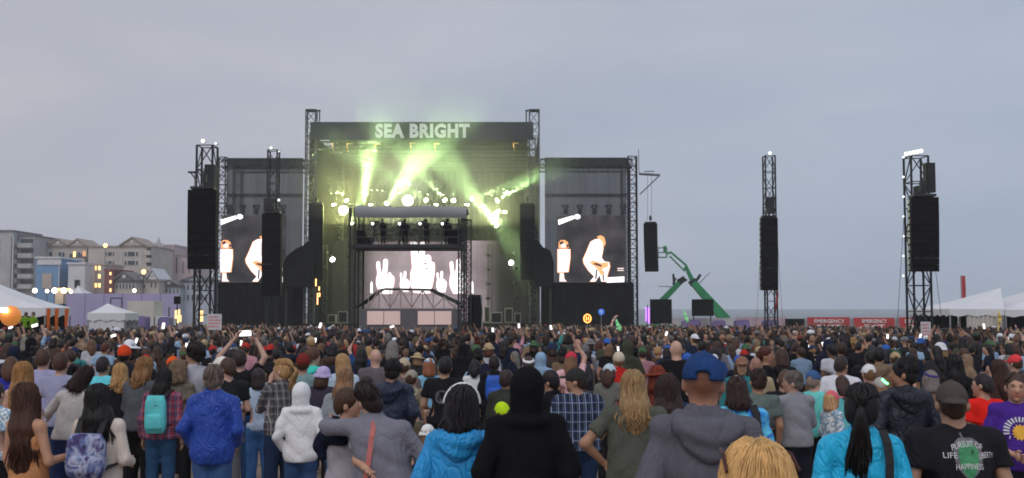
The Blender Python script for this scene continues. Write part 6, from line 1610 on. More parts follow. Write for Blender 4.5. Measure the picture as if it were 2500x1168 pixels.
hero('man in a blue flat cap and teal shirt next to the grey jumper man', 1986, 906, 13.0, -25, top='tee', topc=C('5fb8b4'), hat='cap', hatc=C('36527c'), hair='short', hairc=C('7a6a60'), skin=SK_L, legc=BLK, hy=-.3)
hero('man with brown hair and a loose white T-shirt at right', 2052, 870, 14.6, -18, top='tee', topc=C('c0c2ce'), fit=.04, hair='short', hairc=C('2e2220'), vol=.010, hy=-.4, skin=SK_M, legc=BLK, bw=1.12)
hero('child with brown hair in a pale teal top', 2056, 918, 13.4, 0, top='tee', topc=C('5aa8ae'), hair='long', hl=.14, hairc=C('3a2622'), skin=SK_L, legc=BLK)
hero('person in a white cap and pink top looking down', 2122, 890, 14.0, -6, top='tee', topc=C('c08a80'), hat='cap', hatc=C('c9cfe0'), hair='short', hairc=HLB, skin=SK_L, legc=GRYP)
hero('woman in a pale knitted hat beside the navy jacket man', 2148, 925, 13.2, 8, top='long', topc=C('8a7a6a'), hat='beanie', hatc=C('9a9590'), hair='bob', hairc=C('7a5c44'), skin=SK_L, legc=BLK)
hero('grey-haired woman wearing a purple headband', 2272, 905, 13.4, 10, top='jacket', topc=C('7a5f50'), hat='band', hatc=C('3c3468'), hair='bob', hairc=C('6c6462'), skin=SK_L, legc=BLK)
hero('woman in a khaki T-shirt with a pale cap and brown hair tail', 1488, 890, 15.0, -10, top='tee', topc=C('5f605a'), hat='cap', hatc=C('a9bcc4'), hair='long', hl=.14, hairc=C('3d2620'), skin=SK_L, legc=BLK)
hero('person in a red top with a knitted beige hat', 1512, 862, 17.4, 4, top='long', topc=C('a5201c'), hat='beanie', hatc=C('b5aa96'), hair='short', hairc=HLB, skin=SK_L, legc=BLK)
hero('woman with auburn hair beside the denim jacket woman', 1606, 895, 12.2, -30, top='jacket', topc=C('5c2a22'), hair='bob', hairc=C('6a2c1c'), clumps=60, cr=.012, skin=SK_L, legc=BLK, hat='brim', hatc=C('6e3020'))
hero('girl in a red and white cap holding up a hand', 1392, 860, 16.8, 10, top='tee', topc=C('c8a0a4'), hat='cap', hatc=C('b03044'), hair='long', hl=.2, hairc=HLB, skin=SK_L, legc=BLK, armR='up')
hero('person in a white headband behind the black hood', 1290, 872, 15.6, 20, top='tee', topc=C('3a5a86'), hat='band', hatc=C('d5d0cc'), hair='short', hairc=C('3a2a26'), skin=SK_L, legc=BLK)
hero('person in a dark green jacket left of the black hood', 1235, 905, 13.0, -15, top='jacket', topc=C('30332e'), hair='short', hairc=C('2a1f1c'), vol=.012, skin=SK_M, legc=BLK, arms='phone')
hero('person in a dark jacket with a scarf by the black hood', 1345, 905, 12.0, 40, top='jacket', topc=C('141519'), hair='short', hairc=C('181416'), vol=.012, skin=SK_M, legc=BLK, arms='half', hy=.4)
hero('person in a turquoise hooded cape with curly brown hair', 762, 852, 16.2, -30, top='hoodie', topc=C('3fb8a8'), hair='short', hairc=C('4a3020'), vol=.02, hy=-.6, skin=SK_L, legc=BLK)
hero('person in a grey green T-shirt and dark red knitted hat', 738, 866, 15.0, 0, top='tee', topc=C('6a8484'), hat='beanie', hatc=C('6a2420'), hair='short', hairc=HB, skin=SK_M, legc=BLK, bw=1.1)
hero('child in a lilac bucket hat and dark T-shirt', 787, 896, 14.2, 0, top='tee', topc=C('34303c'), hat='bucket', hatc=C('a59ac0'), hair='bob', hairc=HB, skin=SK_L, legc=BLK)
hero('woman with long fair hair and a white flag cloth on her shoulder', 838, 866, 15.4, -8, top='long', topc=C('a8b8d8'), hair='long', hl=.26, hairc=C('a08058'), clumps=70, cr=.014, skin=SK_L, legc=BLK)
hero('person in a black jacket and a bright orange cap', 304, 846, 16.6, 0, top='jacket', topc=C('1c1c22'), hat='beanie', hatc=C('c0401c'), hair='short', hairc=HBK, skin=SK_D, legc=BLK)
hero('person in a pale cyan shirt with a navy emblem', 252, 872, 15.0, -6, top='tee', topc=C('5cbcc8'), fit=.035, hair='short', hairc=C('22181a'), vol=.012, skin=SK_M, legc=C('1c2b48'))
hero('person in an orange cap', 420, 872, 15.6, 0, top='tee', topc=C('3a3438'), hat='cap', hatc=C('d0501c'), hair='short', hairc=HB, skin=SK_L, legc=BLK)
hero('woman with frizzy light brown hair and a mustard bag', 437, 884, 14.2, 0, top='tee', topc=C('6a6458'), hair='bob', hairc=C('6c5a48'), clumps=80, cr=.013, vol=.024, wave=.03, skin=SK_L, legc=C('1a1a1e'))
hero('person in a white cap behind the raised phone', 540, 872, 14.2, 60, top='tee', topc=C('4a4a50'), hat='cap', hatc=C('c9c4bc'), hair='short', hairc=C('4a3428'), skin=SK_L, legc=BLK)
hero('woman in a cornflower blue top with brown hair at the far left', 28, 872, 14.4, 0, top='tee', topc=C('2c2f86'), hair='long', hl=.12, hairc=C('4a3022'), skin=SK_L, legc=BLK)
hero('person in a pale patterned shirt cut by the left edge', -8, 935, 10.6, -20, top='tee', topmat='whiteprint', hair='short', hairc=HDB, vol=.012, skin=SK_L, legc=BLK)
hero('person with dark hair and jeans next to the raised phone', 632, 900, 13.8, 8, top='tee', topc=C('9fb0c4'), hair='bob', hairc=C('241a1a'), skin=SK_L, legc=C('3a6496'))
hero('person in a grey cap and camouflage backpack in the middle', 1005, 905, 14.6, 0, top='tee', topmat='camo', hat='cap', hatc=C('8a8478'), hair='short', hairc=HB, skin=SK_L, legc=C('6a6250'))
hero('child in a white sun hat low between the grown-ups', 1045, 1038, 10.6, 0, top='tee', topc=C('7a6a70'), hat='bucket', hatc=C('c9ccdc'), hair='bob', hairc=HLB, skin=SK_L, legc=C('8a8478'))
hero('child with a neon yellow tasselled hat beside the black hood', 1227, 985, 10.2, 10, top='tee', topc=C('8a6a60'), hat='beanie', hatc=C('a8d21c'), hair='bob', hairc=HB, skin=SK_M, legc=BLK)
hero('woman with dark hair in black at right of the red T-shirt', 2330, 868, 14.0, 0, top='jacket', topc=C('141316'), hair='long', hl=.3, hairc=C('120f11'), clumps=60, cr=.013, skin=SK_M, legc=BLK)
hero('woman with long brown hair behind the red T-shirt', 2440, 880, 14.2, 0, top='long', topc=C('3c2a28'), hair='long', hl=.4, hairc=C('3a241c'), clumps=70, cr=.013, skin=SK_L, legc=BLK)
hero('person in a white and red cap at the right edge', 2478, 868, 16.4, 20, top='tee', topc=C('4a5258'), hat='cap', hatc=C('c43a3e'), hair='short', hairc=HB, skin=SK_L, legc=BLK)

# ---- things they carry and wear
def prop_box(name, mat, pts_c, sx, sy, sz, ang, bev=.25):
    """Soft-edged box as a loft of rounded rings."""
    V, Q = [], []; R = Matrix.Rotation(ang, 3, 'Z'); n = 16; rows = 7
    for j in range(rows):
        t = j/(rows-1); k_ = 1-.22*abs(2*t-1)**5
        for i in range(n):
            a = 2*math.pi*i/n; ca, sa = math.cos(a), math.sin(a); pw = .45
            x = sx*math.copysign(abs(ca)**pw, ca)*k_*(1-.10*t); y = sy*math.copysign(abs(sa)**pw, sa)*k_
            V.append(tuple(Vector(pts_c)+R @ Vector((x, y, (t-.5)*2*sz))))
    for j in range(rows-1):
        for i in range(n): Q.append((j*n+i, j*n+(i+1) % n, (j+1)*n+(i+1) % n, (j+1)*n+i))
    Q += [tuple(range(n))[::-1], tuple((rows-1)*n+i for i in range(n))]
    m = MB(); m.add(V, Q); return m
M['strap_black'] = MAT('black_webbing', (.018, .018, .02), .8, 0, .2, 20, .3, 90)
M['teal'] = MAT('teal_nylon', C('4fb0b4'), .6, 0, .15, 8, .4, 20)
M['royal'] = MAT('royal_nylon', C('1d4ea8'), .6, 0, .15, 8, .4, 20)
M['phone_body'] = MAT('phone_body', (.03, .03, .035), .3)
M['phone_lit'] = MAT('lit_phone_screen', (.9, .9, .9), .3, emit=(1, .93, .90), estr=1.4)
M['white_plastic'] = MAT('white_plastic', (.78, .76, .74), .4, 0, .05)
def backpack(label, T, ang, z0, mat, sx=.14, sy=.055, sz=.19, y=-.235, pocket=None):
    c = T((0, y, z0)); o = thing('backpack', label, 'backpack', c.to_tuple())
    prop_box('body', None, c, sx, sy, sz, ang).build('body', M[mat], o, True)
    cp = T((0, y-sy*.75, z0-sz*.42)); prop_box('p', None, cp, sx*.84, sy*.55, sz*.42, ang).build('front_pocket', M[pocket or mat], o, True)
    for s in (-1, 1):
        m = MB(); pts = [T((s*sx*.62, y+.02, z0+sz*.9)), T((s*.105, -.115, 1.48)), T((s*.12, -.02, 1.505)), T((s*.125, .09, 1.42)), T((s*.14, .15, 1.28)), T((s*.19, .08, 1.12)), T((s*sx*.9, y+.03, z0-sz*.7))]
        for i in range(len(pts)-1):
            a, b = pts[i], pts[i+1]; d = (b-a).normalized(); w = Vector((math.cos(ang), math.sin(ang), 0)); w = (w-d*w.dot(d)).normalized(); n_ = d.cross(w)
            m.obox((a+b)/2, d*((b-a).length/2+.01), w*.022, n_*.006)
        m.build('strap', M['strap_black'], o)
    m = MB(); m.path([T((0, y-sy*1.02, z0+sz*.55)), T((sx*.7, y-sy*.8, z0+sz*.35)), T((sx*.95, y, z0-sz*.1))], .006, 5); m.build('zip', M['strap_black'], o)
    return o
def Tof(h): return HT[h[3].name]
backpack('small backpack with a violet and blue print on the cream fleece', TCR, ACR, 1.19, 'bagprint', .155, .06, .165, -.25)
T, A = Tof(TEALB); backpack('slim turquoise backpack on the red checked shirt', T, A, 1.22, 'teal', .125, .05, .21, -.215)
backpack('royal blue backpack on the person in black', TBP, ABP, 1.25, 'royal', .15, .06, .19, -.23)
def phone(label, c, face_dir, up, lit=True, group='phones held up', k=1.):
    f = Vector(face_dir).normalized(); u = Vector(up).normalized(); s_ = u.cross(f).normalized()
    o = thing('phone', label, 'phone', Vector(c).to_tuple(), group)
    m = MB(); m.obox(c, s_*.037*k, f*.005, u*.077*k); m.build('case', M['phone_body'], o)
    m = MB(); m.obox(Vector(c)+f*.0056, s_*.034*k, f*.0008, u*.073*k); m.build('display', M['phone_lit' if lit else 'pane'], o)
    return o
pc = TR_((.0, .21, 1.975)); phone('lit phone held overhead between two raised hands', pc, (0, -1, 0), (1, 0, .05), k=1.15)
T, A = Tof(TANW); c = T((.215, .33, 1.19)); m = MB(); m.obox(c, Matrix.Rotation(A, 3, 'Z') @ Vector((.02, .09, .05)), Vector((0, 0, .02)).cross(Vector((1, 0, 0)))+Vector((.01, 0, .03)), Vector((.03, -.02, .0))); tag(m.build('white_phone', M['white_plastic']), 'white phone in the hand of the woman in the tan top', 'phone')
m = MB(); w = T((.245, .225, 1.15)); d = (T((.24, .26, 1.16))-T((.25, 0, 1.13))).normalized(); m.tube(w-d*.008, w+d*.008, .034, n=12); tag(m.build('hair_tie', M['strap_black']), 'dark band around the wrist of the woman in the tan top', 'wristband')
# strap over the turquoise rain jacket, and other cross straps
def cross_strap(label, T, pts, mat='strap_black', w=.022, name='bag_strap', cat='strap', side=(1, 0, 0)):
    m = MB(); P_ = [T(p) for p in pts]
    for i in range(len(P_)-1):
        a, b = P_[i], P_[i+1]; d = (b-a).normalized(); n_ = Vector((0, 1, 0)); n_ = (n_-d*n_.dot(d)).normalized(); q = d.cross(n_)
        m.obox((a+b)/2, d*((b-a).length/2+.008), q*w, n_*.005)
    tag(m.build(name, M[mat]), label, cat)
T, A = Tof(PONY); cross_strap('black bag strap over the shoulder of the turquoise jacket', T, [(.115, -.06, 1.505), (.125, -.125, 1.44), (.13, -.165, 1.33), (.13, -.175, 1.2), (.13, -.175, 1.05)])
M['coral'] = MAT('coral_webbing', C('a8605c'), .8)
cross_strap('coral bag strap across the grey long-sleeved back', TA, [(.02, -.10, 1.46), (.0, -.155, 1.36), (-.04, -.175, 1.22), (-.09, -.18, 1.08), (-.13, -.17, .98)], 'coral', .018)
hwht = [h for h in HEROES if 'white cap and blue tie-dye' in h[3]['label']][0]
T, A = Tof(hwht); cross_strap('dark bag strap on the blue tie-dye jacket', T, [(.13, -.05, 1.50), (.15, -.12, 1.44), (.155, -.155, 1.33), (.15, -.165, 1.2), (.14, -.165, 1.06)], 'strap_black', .03)
# navy jumper over the hugged person's shoulders
T, A = Tof(HUGB); f = Field(axis(-.30, .30, .016), axis(-.26, .2, .016), axis(1.15, 1.56, .016))
f.cone((-.17, -.03, 1.44), (.17, -.03, 1.44), .075, .075, .03).cone((-.18, -.05, 1.42), (-.15, -.17, 1.28), .07, .06, .03).cone((-.1, -.13, 1.36), (.14, -.13, 1.36), .07, .06, .04).cone((-.16, -.15, 1.32), (-.10, -.17, 1.20), .05, .04, .03); f.fold(.012, 5, 14, 14); f.ell((0, .02, 1.53), (.075, .08, .1), 0, sub=True)
V, Q = f.mesh(); V = relax(V, Q); ob = HUGB[3]; o = mesh_obj('jumper', np.array([tuple(Matrix.Rotation(-HT[ob.name][1], 3, 'Z') @ (HT[ob.name][0](v)-ob.location)) for v in V]), Q, M['fleece'], C('141828'), None, ob)
# white collar of the navy jacket
# sunglasses pushed up into the blonde hair
T, A = Tof(BLONDE); o = thing('sunglasses', 'brown sunglasses pushed up on the blonde head nearest the camera', 'sunglasses', T((0, 0, 1.74)).to_tuple())
M['tortoise'] = MAT('tortoiseshell', C('3a1a18'), .65, 0, .4, 30)
for s in (-1, 1):
    m = MB(); m.path([T((s*.085, .085, 1.745)), T((s*.100, .0, 1.742)), T((s*.106, -.06, 1.700))], [.006, .006, .005], 6); m.build('temple', M['tortoise'], o)
    m = MB(); c = T((s*.045, .122, 1.70)); m.tube(c, c+Vector((0, .004, .003)), .028, n=14); m.build('lens', M['pane'], o)
m = MB(); m.path([T((-.085, .085, 1.74)), T((-.045, .125, 1.72)), T((0, .128, 1.715)), T((.045, .125, 1.72)), T((.085, .085, 1.74))], .006, 6); m.build('bridge', M['tortoise'], o)
# prints on clothing: laid over the cloth by casting the outline onto the shirt
def decal(ob, polys, name, mat, lift=.006, nsub=1, ydir=1., col=None):
    """Flat print: polygons (x, z at nominal figure) pressed onto the shirt's back (ydir=1) or chest (-1)."""
    shirt = [c_ for c_ in ob.children if c_.name.split('.')[0] in ('shirt', 'long_sleeve_top', 'jacket')][0]
    k_ = ob['_H']/1.75; V, Fc = [], []
    bpy.context.view_layer.update()
    for poly in polys:
        b = len(V)
        for (x, z) in poly:
            hit, loc, nrm, _ = shirt.ray_cast(Vector((x*k_, -1.5*ydir, z*k_)), Vector((0, ydir, 0)))
            V.append(tuple(loc+Vector((0, -lift*ydir, 0))) if hit else (x*k_, -.2*ydir, z*k_))
        Fc.append(tuple(range(b, b+len(poly))) if ydir > 0 else tuple(range(b, b+len(poly)))[::-1])
    me = bpy.data.meshes.new(name); me.from_pydata(V, [], Fc); me.materials.append(mat)
    o = bpy.data.objects.new(name, me); COL.objects.link(o); o.parent = shirt
    return o
def text_decal(ob, body, cx, cz, w, h, mat, arc=0., ydir=1., name='print_lettering', off=.0, fan=None):
    me = text_mesh(body, 1., off, 0.)
    vs = np.empty(len(me.vertices)*3, np.float32); me.vertices.foreach_get('co', vs); vs = vs.reshape(-1, 3)
    x = vs[:, 0]; y = vs[:, 1]; x = (x-(x.max()+x.min())/2)/max(1e-6, np.ptp(x))*w; y = (y-(y.max()+y.min())/2)/max(1e-6, np.ptp(y))*h
    if fan:
        an = x/fan; xx = np.sin(an)*(fan+y); zz = np.cos(an)*(fan+y); x, y = xx, zz
    else: y = y-arc*(x/(w/2))**2
    polys = [[(float((cx+x[i])*ydir if ydir > 0 else cx-x[i]), float(cz+y[i])) for i in p.vertices] for p in me.polygons]
    return decal(ob, polys, name, mat, ydir=ydir, lift=.008)
M['print_green'] = MAT('green_print', C('3a7d54'), .8, 0, .35, 30)
M['print_grey'] = MAT('grey_print', C('5e5e62'), .8, 0, .25, 30)
M['print_white'] = MAT('white_print_ink', (.72, .72, .74), .8, 0, .1, 30)
M['print_gold'] = MAT('gold_print', C('d89a34'), .8, 0, .15, 20)
M['print_faded'] = MAT('faded_print', C('4a4a52'), .9, 0, .5, 26)
def ringpoly(cx, cz, r, n=24, r2=None, ph=0.):
    return [(cx+(r if (i % 2 or not r2) else r2)*math.cos(2*math.pi*i/n+ph), cz+(r if (i % 2 or not r2) else r2)*math.sin(2*math.pi*i/n+ph)) for i in range(n)]
def strips(poly_fn, z0, z1, n):            # a shape cut into level strips so that it follows the cloth
    out = []
    for i in range(n):
        za, zb_ = z0+(z1-z0)*i/n, z0+(z1-z0)*(i+1)/n; wa, wb = poly_fn(za), poly_fn(zb_); m_ = 4
        for j in range(m_): out.append([(-wa+2*wa*j/m_, za), (-wa+2*wa*(j+1)/m_, za), (-wb+2*wb*(j+1)/m_, zb_), (-wb+2*wb*j/m_, zb_)])
    return out
DZ = .055
sh = lambda z: np.interp(z-DZ, [1.13, 1.17, 1.22, 1.27, 1.32, 1.36, 1.375], [.004, .035, .058, .066, .064, .05, .03])
decal(bigman, [[(x*1.35, z) for x, z in q] for q in strips(sh, 1.13+DZ, 1.375+DZ, 10)], 'back_print', M['print_grey'], .004)
sg = lambda z: np.interp(z-DZ, [1.14, 1.18, 1.24, 1.30, 1.345], [.004, .036, .050, .056, .03])
decal(bigman, [[(x*1.15, z) for x, z in q] for q in strips(sg, 1.14+DZ, 1.345+DZ, 9)], 'back_print', M['print_green'], .006)
decal(bigman, [[(-.022, 1.365+DZ), (-.008, 1.365+DZ), (-.018, 1.405+DZ), (-.030, 1.40+DZ)]], 'back_print', M['print_grey'], .004)
text_decal(bigman, 'PURSUIT OF', 0, 1.342+DZ, .19, .034, M['print_white'], .022)
text_decal(bigman, 'LIFE', -.108, 1.277+DZ, .075, .032, M['print_white'], .0)
text_decal(bigman, 'LIBERTY', .115, 1.277+DZ, .10, .032, M['print_white'], .008)
text_decal(bigman, 'HAPPINESS', 0, 1.215+DZ, .165, .034, M['print_white'], .006)
decal(bigman, [[(.02, 1.29+DZ), (.032, 1.285+DZ), (.030, 1.31+DZ), (.018, 1.305+DZ)]], 'back_print', M['phone_body'], .009)
decal(prt, [[p for p in ringpoly(.0, 1.26, .085, 20)]], 'back_print', M['print_faded'], .006)
decal(purp, [ringpoly(.02, 1.24, .075, 28, .055)], 'chest_print', M['print_gold'], .008, ydir=-1)
pet = []
for i in range(17):
    a = math.radians(-20+i*220/16); c0, s0 = math.cos(a), math.sin(a)
    cx, cz = .02+.112*c0, 1.24+.112*s0
    pet.append([(cx-.006*s0-.022*c0, cz+.006*c0-.022*s0), (cx+.006*s0-.022*c0, cz-.006*c0-.022*s0), (cx+.008*s0+.022*c0, cz-.008*c0+.022*s0), (cx-.008*s0+.022*c0, cz+.008*c0+.022*s0)])
decal(purp, pet, 'chest_print', M['print_white'], .008, ydir=-1)
hcy = [h for h in HEROES if 'pale cyan shirt' in h[3]['label']][0][3]
decal(hcy, [[(-.02, 1.22), (.06, 1.22), (.05, 1.36), (.02, 1.36)]], 'back_print', MAT('navy_print', C('1c2f5c'), .8), .006)
# drinks
T, A = Tof(REDM)
for s in (-1, 1):
    c = T((s*.21, .30, 1.12)); m = MB(); m.tube(c-Vector((0, 0, .07)), c+Vector((0, 0, .07)), .034, .044, 12); tag(m.build('drink_cup', M['white_plastic'], smooth=True), 'white drink cup in the %s hand of the red T-shirt man' % ('right' if s > 0 else 'left'), 'cup')
# ------------------------------------------------------------------ the people behind them: each one a person, in fewer details
BINS = [(160, 'near the left edge'), (310, 'below the small white tent'), (450, 'below the grey truck'), (560, 'below near left speaker tower'), (700, 'below the left video screen'), (860, 'below the left stage corner'),
        (1000, 'before the mix tower, left half'), (1140, 'before the mix tower, right half'), (1300, 'below the right stage corner'), (1560, 'below the right video screen'), (1760, 'below the green boom lifts'),
        (1960, 'below thin right speaker tower'), (2190, 'below the emergency banners'), (2320, 'below big right speaker tower'), (9999, 'below the right tents')]
def bin_of(px): return next(t for l, t in BINS if px < l)
TOPC = [('black', C('17171b')), ('black', C('1d1c20')), ('black', C('141418')), ('charcoal', C('34343a')), ('navy', C('1b2236')), ('navy', C('20293e')), ('grey', C('6c6c72')), ('white', C('bcbfca')), ('maroon', C('4a1f22')), ('brown', C('4a3a32')),
        ('olive', C('474a3c')), ('red', C('9a2420')), ('blue', C('2c4f8c')), ('pale blue', C('8aa6c2')), ('teal', C('3f8a88')), ('purple', C('4a3a6a')), ('pink', C('b0808a')), ('tan', C('8c7660')), ('green', C('33553f')), ('orange', C('b8552a'))]
HAIRC = [('dark', C('1c1516')), ('black', C('131012')), ('brown', C('3a261c')), ('brown', C('452e22')), ('light brown', C('6a4d38')), ('blonde', C('97774e')), ('grey', C('6e6964')), ('auburn', C('55291c'))]
HATC = [('black', C('18181a')), ('white', C('c2c4cc')), ('navy', C('1e2a48')), ('grey', C('6a6a6c')), ('red', C('9a2a26')), ('tan', C('9a8868')), ('blue', C('2f57a0')), ('green', C('3c5a3c'))]
PROTO_SPECS = [dict(hair='short', top='tee', arms='pocket'), dict(hair='short', top='tee', arms='half', bw=1.1), dict(hair='short', top='jacket', arms='pocket'), dict(hair='short', top='long', arms='phone', vol=.018), dict(hair='long', hl=.24, top='tee', arms='phone', bw=.93),
               dict(hair='long', hl=.34, top='long', arms='pocket', bw=.93), dict(hair='long', hl=.18, top='jacket', arms='half', bw=.95), dict(hair='bob', top='tee', arms='down', bw=.93), dict(hair='bob', top='hoodie', arms='pocket', bw=.98), dict(hair='pony', hl=.22, top='tee', arms='half', bw=.92),
               dict(hair='bun', top='long', arms='pocket', bw=.93), dict(hair='short', hat='cap', top='tee', arms='pocket', bw=1.06), dict(hair='short', hat='capback', top='tee', arms='half', bw=1.08), dict(hair='short', hat='cap', top='hoodie', arms='phone'), dict(hair='bob', hat='cap', top='tee', arms='half', bw=.93),
               dict(hair='short', hat='beanie', top='jacket', arms='pocket'), dict(hair='bob', hat='brim', top='tee', arms='half', bw=.95), dict(hair='bob', hat='bucket', top='long', arms='pocket', bw=.95), dict(hair=None, top='tee', arms='pocket', bw=1.08), dict(hair='short', top='hoodup', arms='pocket'),
               dict(hair='short', top='tee', armR='up', armL='pocket'), dict(hair='long', hl=.24, top='tee', armL='up', armR='half', bw=.93), dict(hair='short', vol=.02, top='hoodie', arms='half'), dict(hair='long', hl=.3, top='tee', hy=.7, arms='half', bw=.93), dict(hair='short', top='jacket', hy=-.7, arms='phone')]
PROTOS = []
for i, S in enumerate(PROTO_SPECS):
    S = dict(S); S['H'] = 1.75; S['seed'] = 100+i; S.setdefault('hy', (-.35, .2, 0, .4, -.15)[i % 5]); S.setdefault('ht', (.08, -.1, 0, .05)[i % 4]); S['lx'] = (.06, -.05, .02, -.03, 0)[i % 5]; S['ly'] = (-.04, 0, .03)[i % 3]
    parts, _, _ = person_parts(S, .030)
    PROTOS.append((S, [[nm, V, Q, mat, None, p] for nm, V, Q, mat, c, p in parts]))
PMESH = {}
def proto_person(pi, loc, yaw, H, label, skin, topc, legc, hairc, hatc, group='concert crowd'):
    root = None; k = H/1.75
    for j, (nm, V, Q, mat, _, paint) in enumerate(PROTOS[pi][1]):
        if len(V) == 0: continue
        if (pi, j) not in PMESH:
            o = mesh_obj(nm, V, Q, mat, None, paint); PMESH[pi, j] = o.data
        else:
            o = bpy.data.objects.new(nm, PMESH[pi, j]); COL.objects.link(o)
        c = skin if j == 0 else (legc if nm in ('trousers', 'shorts', 'skirt') else (hairc if nm == 'hair' else (hatc if nm in ('cap', 'knitted_hat', 'bucket_hat', 'sun_hat', 'headband') else topc)))
        o.color = (*c, 1)
        if root is None: root = o; o.location = loc; o.rotation_euler = (.02*math.sin(7*loc[0]), .03*math.sin(5*loc[1]), yaw); o.scale = (k, k, k); tag(o, label, 'person', group)
        else: o.parent = root
    return root
PART_OF = {'tee': 'T-shirt', 'long': 'long-sleeved top', 'jacket': 'jacket', 'hoodie': 'hooded top', 'hoodup': 'top with the hood up'}
HAIR_OF = {'short': 'short {} hair', 'long': 'long {} hair', 'bob': 'chin-length {} hair', 'pony': '{} ponytail', 'bun': '{} hair in a bun'}
HAT_OF = {'cap': '{} cap', 'capback': '{} backwards cap', 'beanie': '{} knitted hat', 'brim': '{} wide-brimmed hat', 'bucket': '{} bucket hat'}
used_labels = set(); rs = random.Random(11)
taken = [(x, y) for (x, y, z, o) in HEROES]
def proj(x, y, z):
    dx, dy, dz = x, y, z-CZ
    d = dy*CP+dz*SP; v = dz*CP-dy*SP
    return 1250+FPX*dx/d, 584-FPX*v/d
HB_ = [(proj(x, y, z), y) for (x, y, z, o) in HEROES]
def blocks_hero(px, py, Y):
    for (hx, hy_), Yh in HB_:
        if Yh > Y-.2:
            hw = .16*FPX/Yh; pw = .25*FPX/Y
            if abs(px-hx) < hw+pw and py < hy_+.34*FPX/Yh: return True
    return False
N_MID = 300-N_PEOPLE[0]-7
cnt = 0; tries = 0; MIDS = []
cand = []
for _ in range(26000):
    Y = math.sqrt(rs.uniform(13.4**2, 31.0**2)); X = rs.uniform(-.475*Y-.5, .475*Y+.5); cand.append((Y, X))
for (Y, X) in cand:
    if cnt >= N_MID: break
    sp = .60 if Y > 19 else (1.0 if Y > 16 else 1.25)
    if any((X-a)**2+(Y-b)**2 < sp*sp for a, b in taken): continue
    H = min(1.93, max(1.5, rs.gauss(1.70, .10)))
    px, py = proj(X, Y, G(Y)+H)
    if blocks_hero(px, py, Y): continue
    if Y < 16 and (585 < px < 690 or 330 < px < 450): continue       # the bare sand one sees between the near people
    if any(abs(X-tx) < 1.0 and abs(Y-ty) < 1.0 for tx, ty in ((-13.8, 50), (18.4, 50))): continue
    for _t in range(60):
        pi = rs.randrange(len(PROTOS)); S = PROTOS[pi][0]
        if S.get('armR') == 'up' or S.get('armL') == 'up':
            if rs.random() < .6: continue
        tn, tc_ = rs.choices(TOPC, [11, 11, 11, 8, 6, 6, 5, 6, 4, 6, 5, 2, 3, 4, 1.5, 1, 1.5, 4, 1.5, .6])[0]; hn, hc = rs.choices(HAIRC, [6, 6, 5, 4, 2, 1.3, 1, .7])[0]; an, ac = rs.choice(HATC)
        if tn in ('orange', 'purple', 'pink', 'red', 'green') and rs.random() < .45: continue
        head = HAT_OF[S['hat']].format(an) if S.get('hat') else (HAIR_OF[S['hair']].format(hn) if S.get('hair') else 'shaved head')
        if S['top'] == 'hoodup': lab = f'person in a {tn} hood {bin_of(px)}'
        else: lab = f"person in {tn} {PART_OF[S['top']]}, {head}, {bin_of(px)}"
        if S.get('armR') == 'up' or S.get('armL') == 'up': lab = lab.replace('person in', 'arm-raising person in', 1)
        if lab not in used_labels: break
    if len(lab.replace(',', '').split()) > 16: lab = lab.replace('wide-brimmed hat', 'sunhat').replace('backwards cap', 'back-to-front cap').replace('long-sleeved top', 'jumper').replace('arm-raising person', 'arm-raiser')
    used_labels.add(lab)
    v = rs.uniform(.55, .95); skin = [min(.7, q*rs.uniform(.92, 1.08)) for q in rs.choice([SK_L, SK_M, SK_M, SK_T, SK_T, SK_D])]
    yaw = math.radians(rs.gauss(0, 14)) if rs.random() < .86 else math.radians(rs.uniform(-110, 110))
    proto_person(pi, (X, Y, G(Y)), yaw, H, lab, skin, tuple(q*v for q in tc_), rs.choice([JEAN, JEAN2, BLK, BLK, GRYP, TANP]), tuple(q*v for q in hc), ac)
    taken.append((X, Y)); MIDS.append((X, Y)); cnt += 1
YMAX_MID = max(y for x, y in MIDS)

# follow-spot operators, stewards
for (x, y, pi, f, l) in ((936, 536, 3, -25, 'dark figure of a follow-spot operator, leftmost on the mix tower'), (990, 537, 2, 20, 'dark figure of a follow-spot operator, second on the mix tower'), (1043, 537, 11, 25, 'dark figure of a follow-spot operator, third on the mix tower'), (1092, 538, 15, 15, 'dark figure of a follow-spot operator, last on the mix tower')):
    c = F(x, y, 1.2); proto_person(pi, (c.x, FY+1.2, zdeck+.01), math.radians(f), 1.72, l, SK_M, C('1c1c22'), C('17171c'), C('191416'), C('1c1c20'), 'follow-spot operators')
st = MB(); a = P(40, 800, 57.5); b_ = P(96, 800, 57.5); st.box((a.x, 57, G(57)), (b_.x, 58.4, 1.55)); so = tag(st.build('steward_platform', M['grey_panel']), 'low grey platform under the two stewards in yellow vests', 'platform')
for (x, pi, l) in ((61, 0, 'steward in a yellow vest nearest the balloon light'), (79, 2, 'steward in a yellow vest next to the orange drapes')):
    c = P(x, 762, 57.5); proto_person(pi, (c.x, 57.6, 1.56), 2.6 if pi else .4, 1.74, l, SK_M, C('5a7f14'), BLK, HB, BLK, 'stewards')

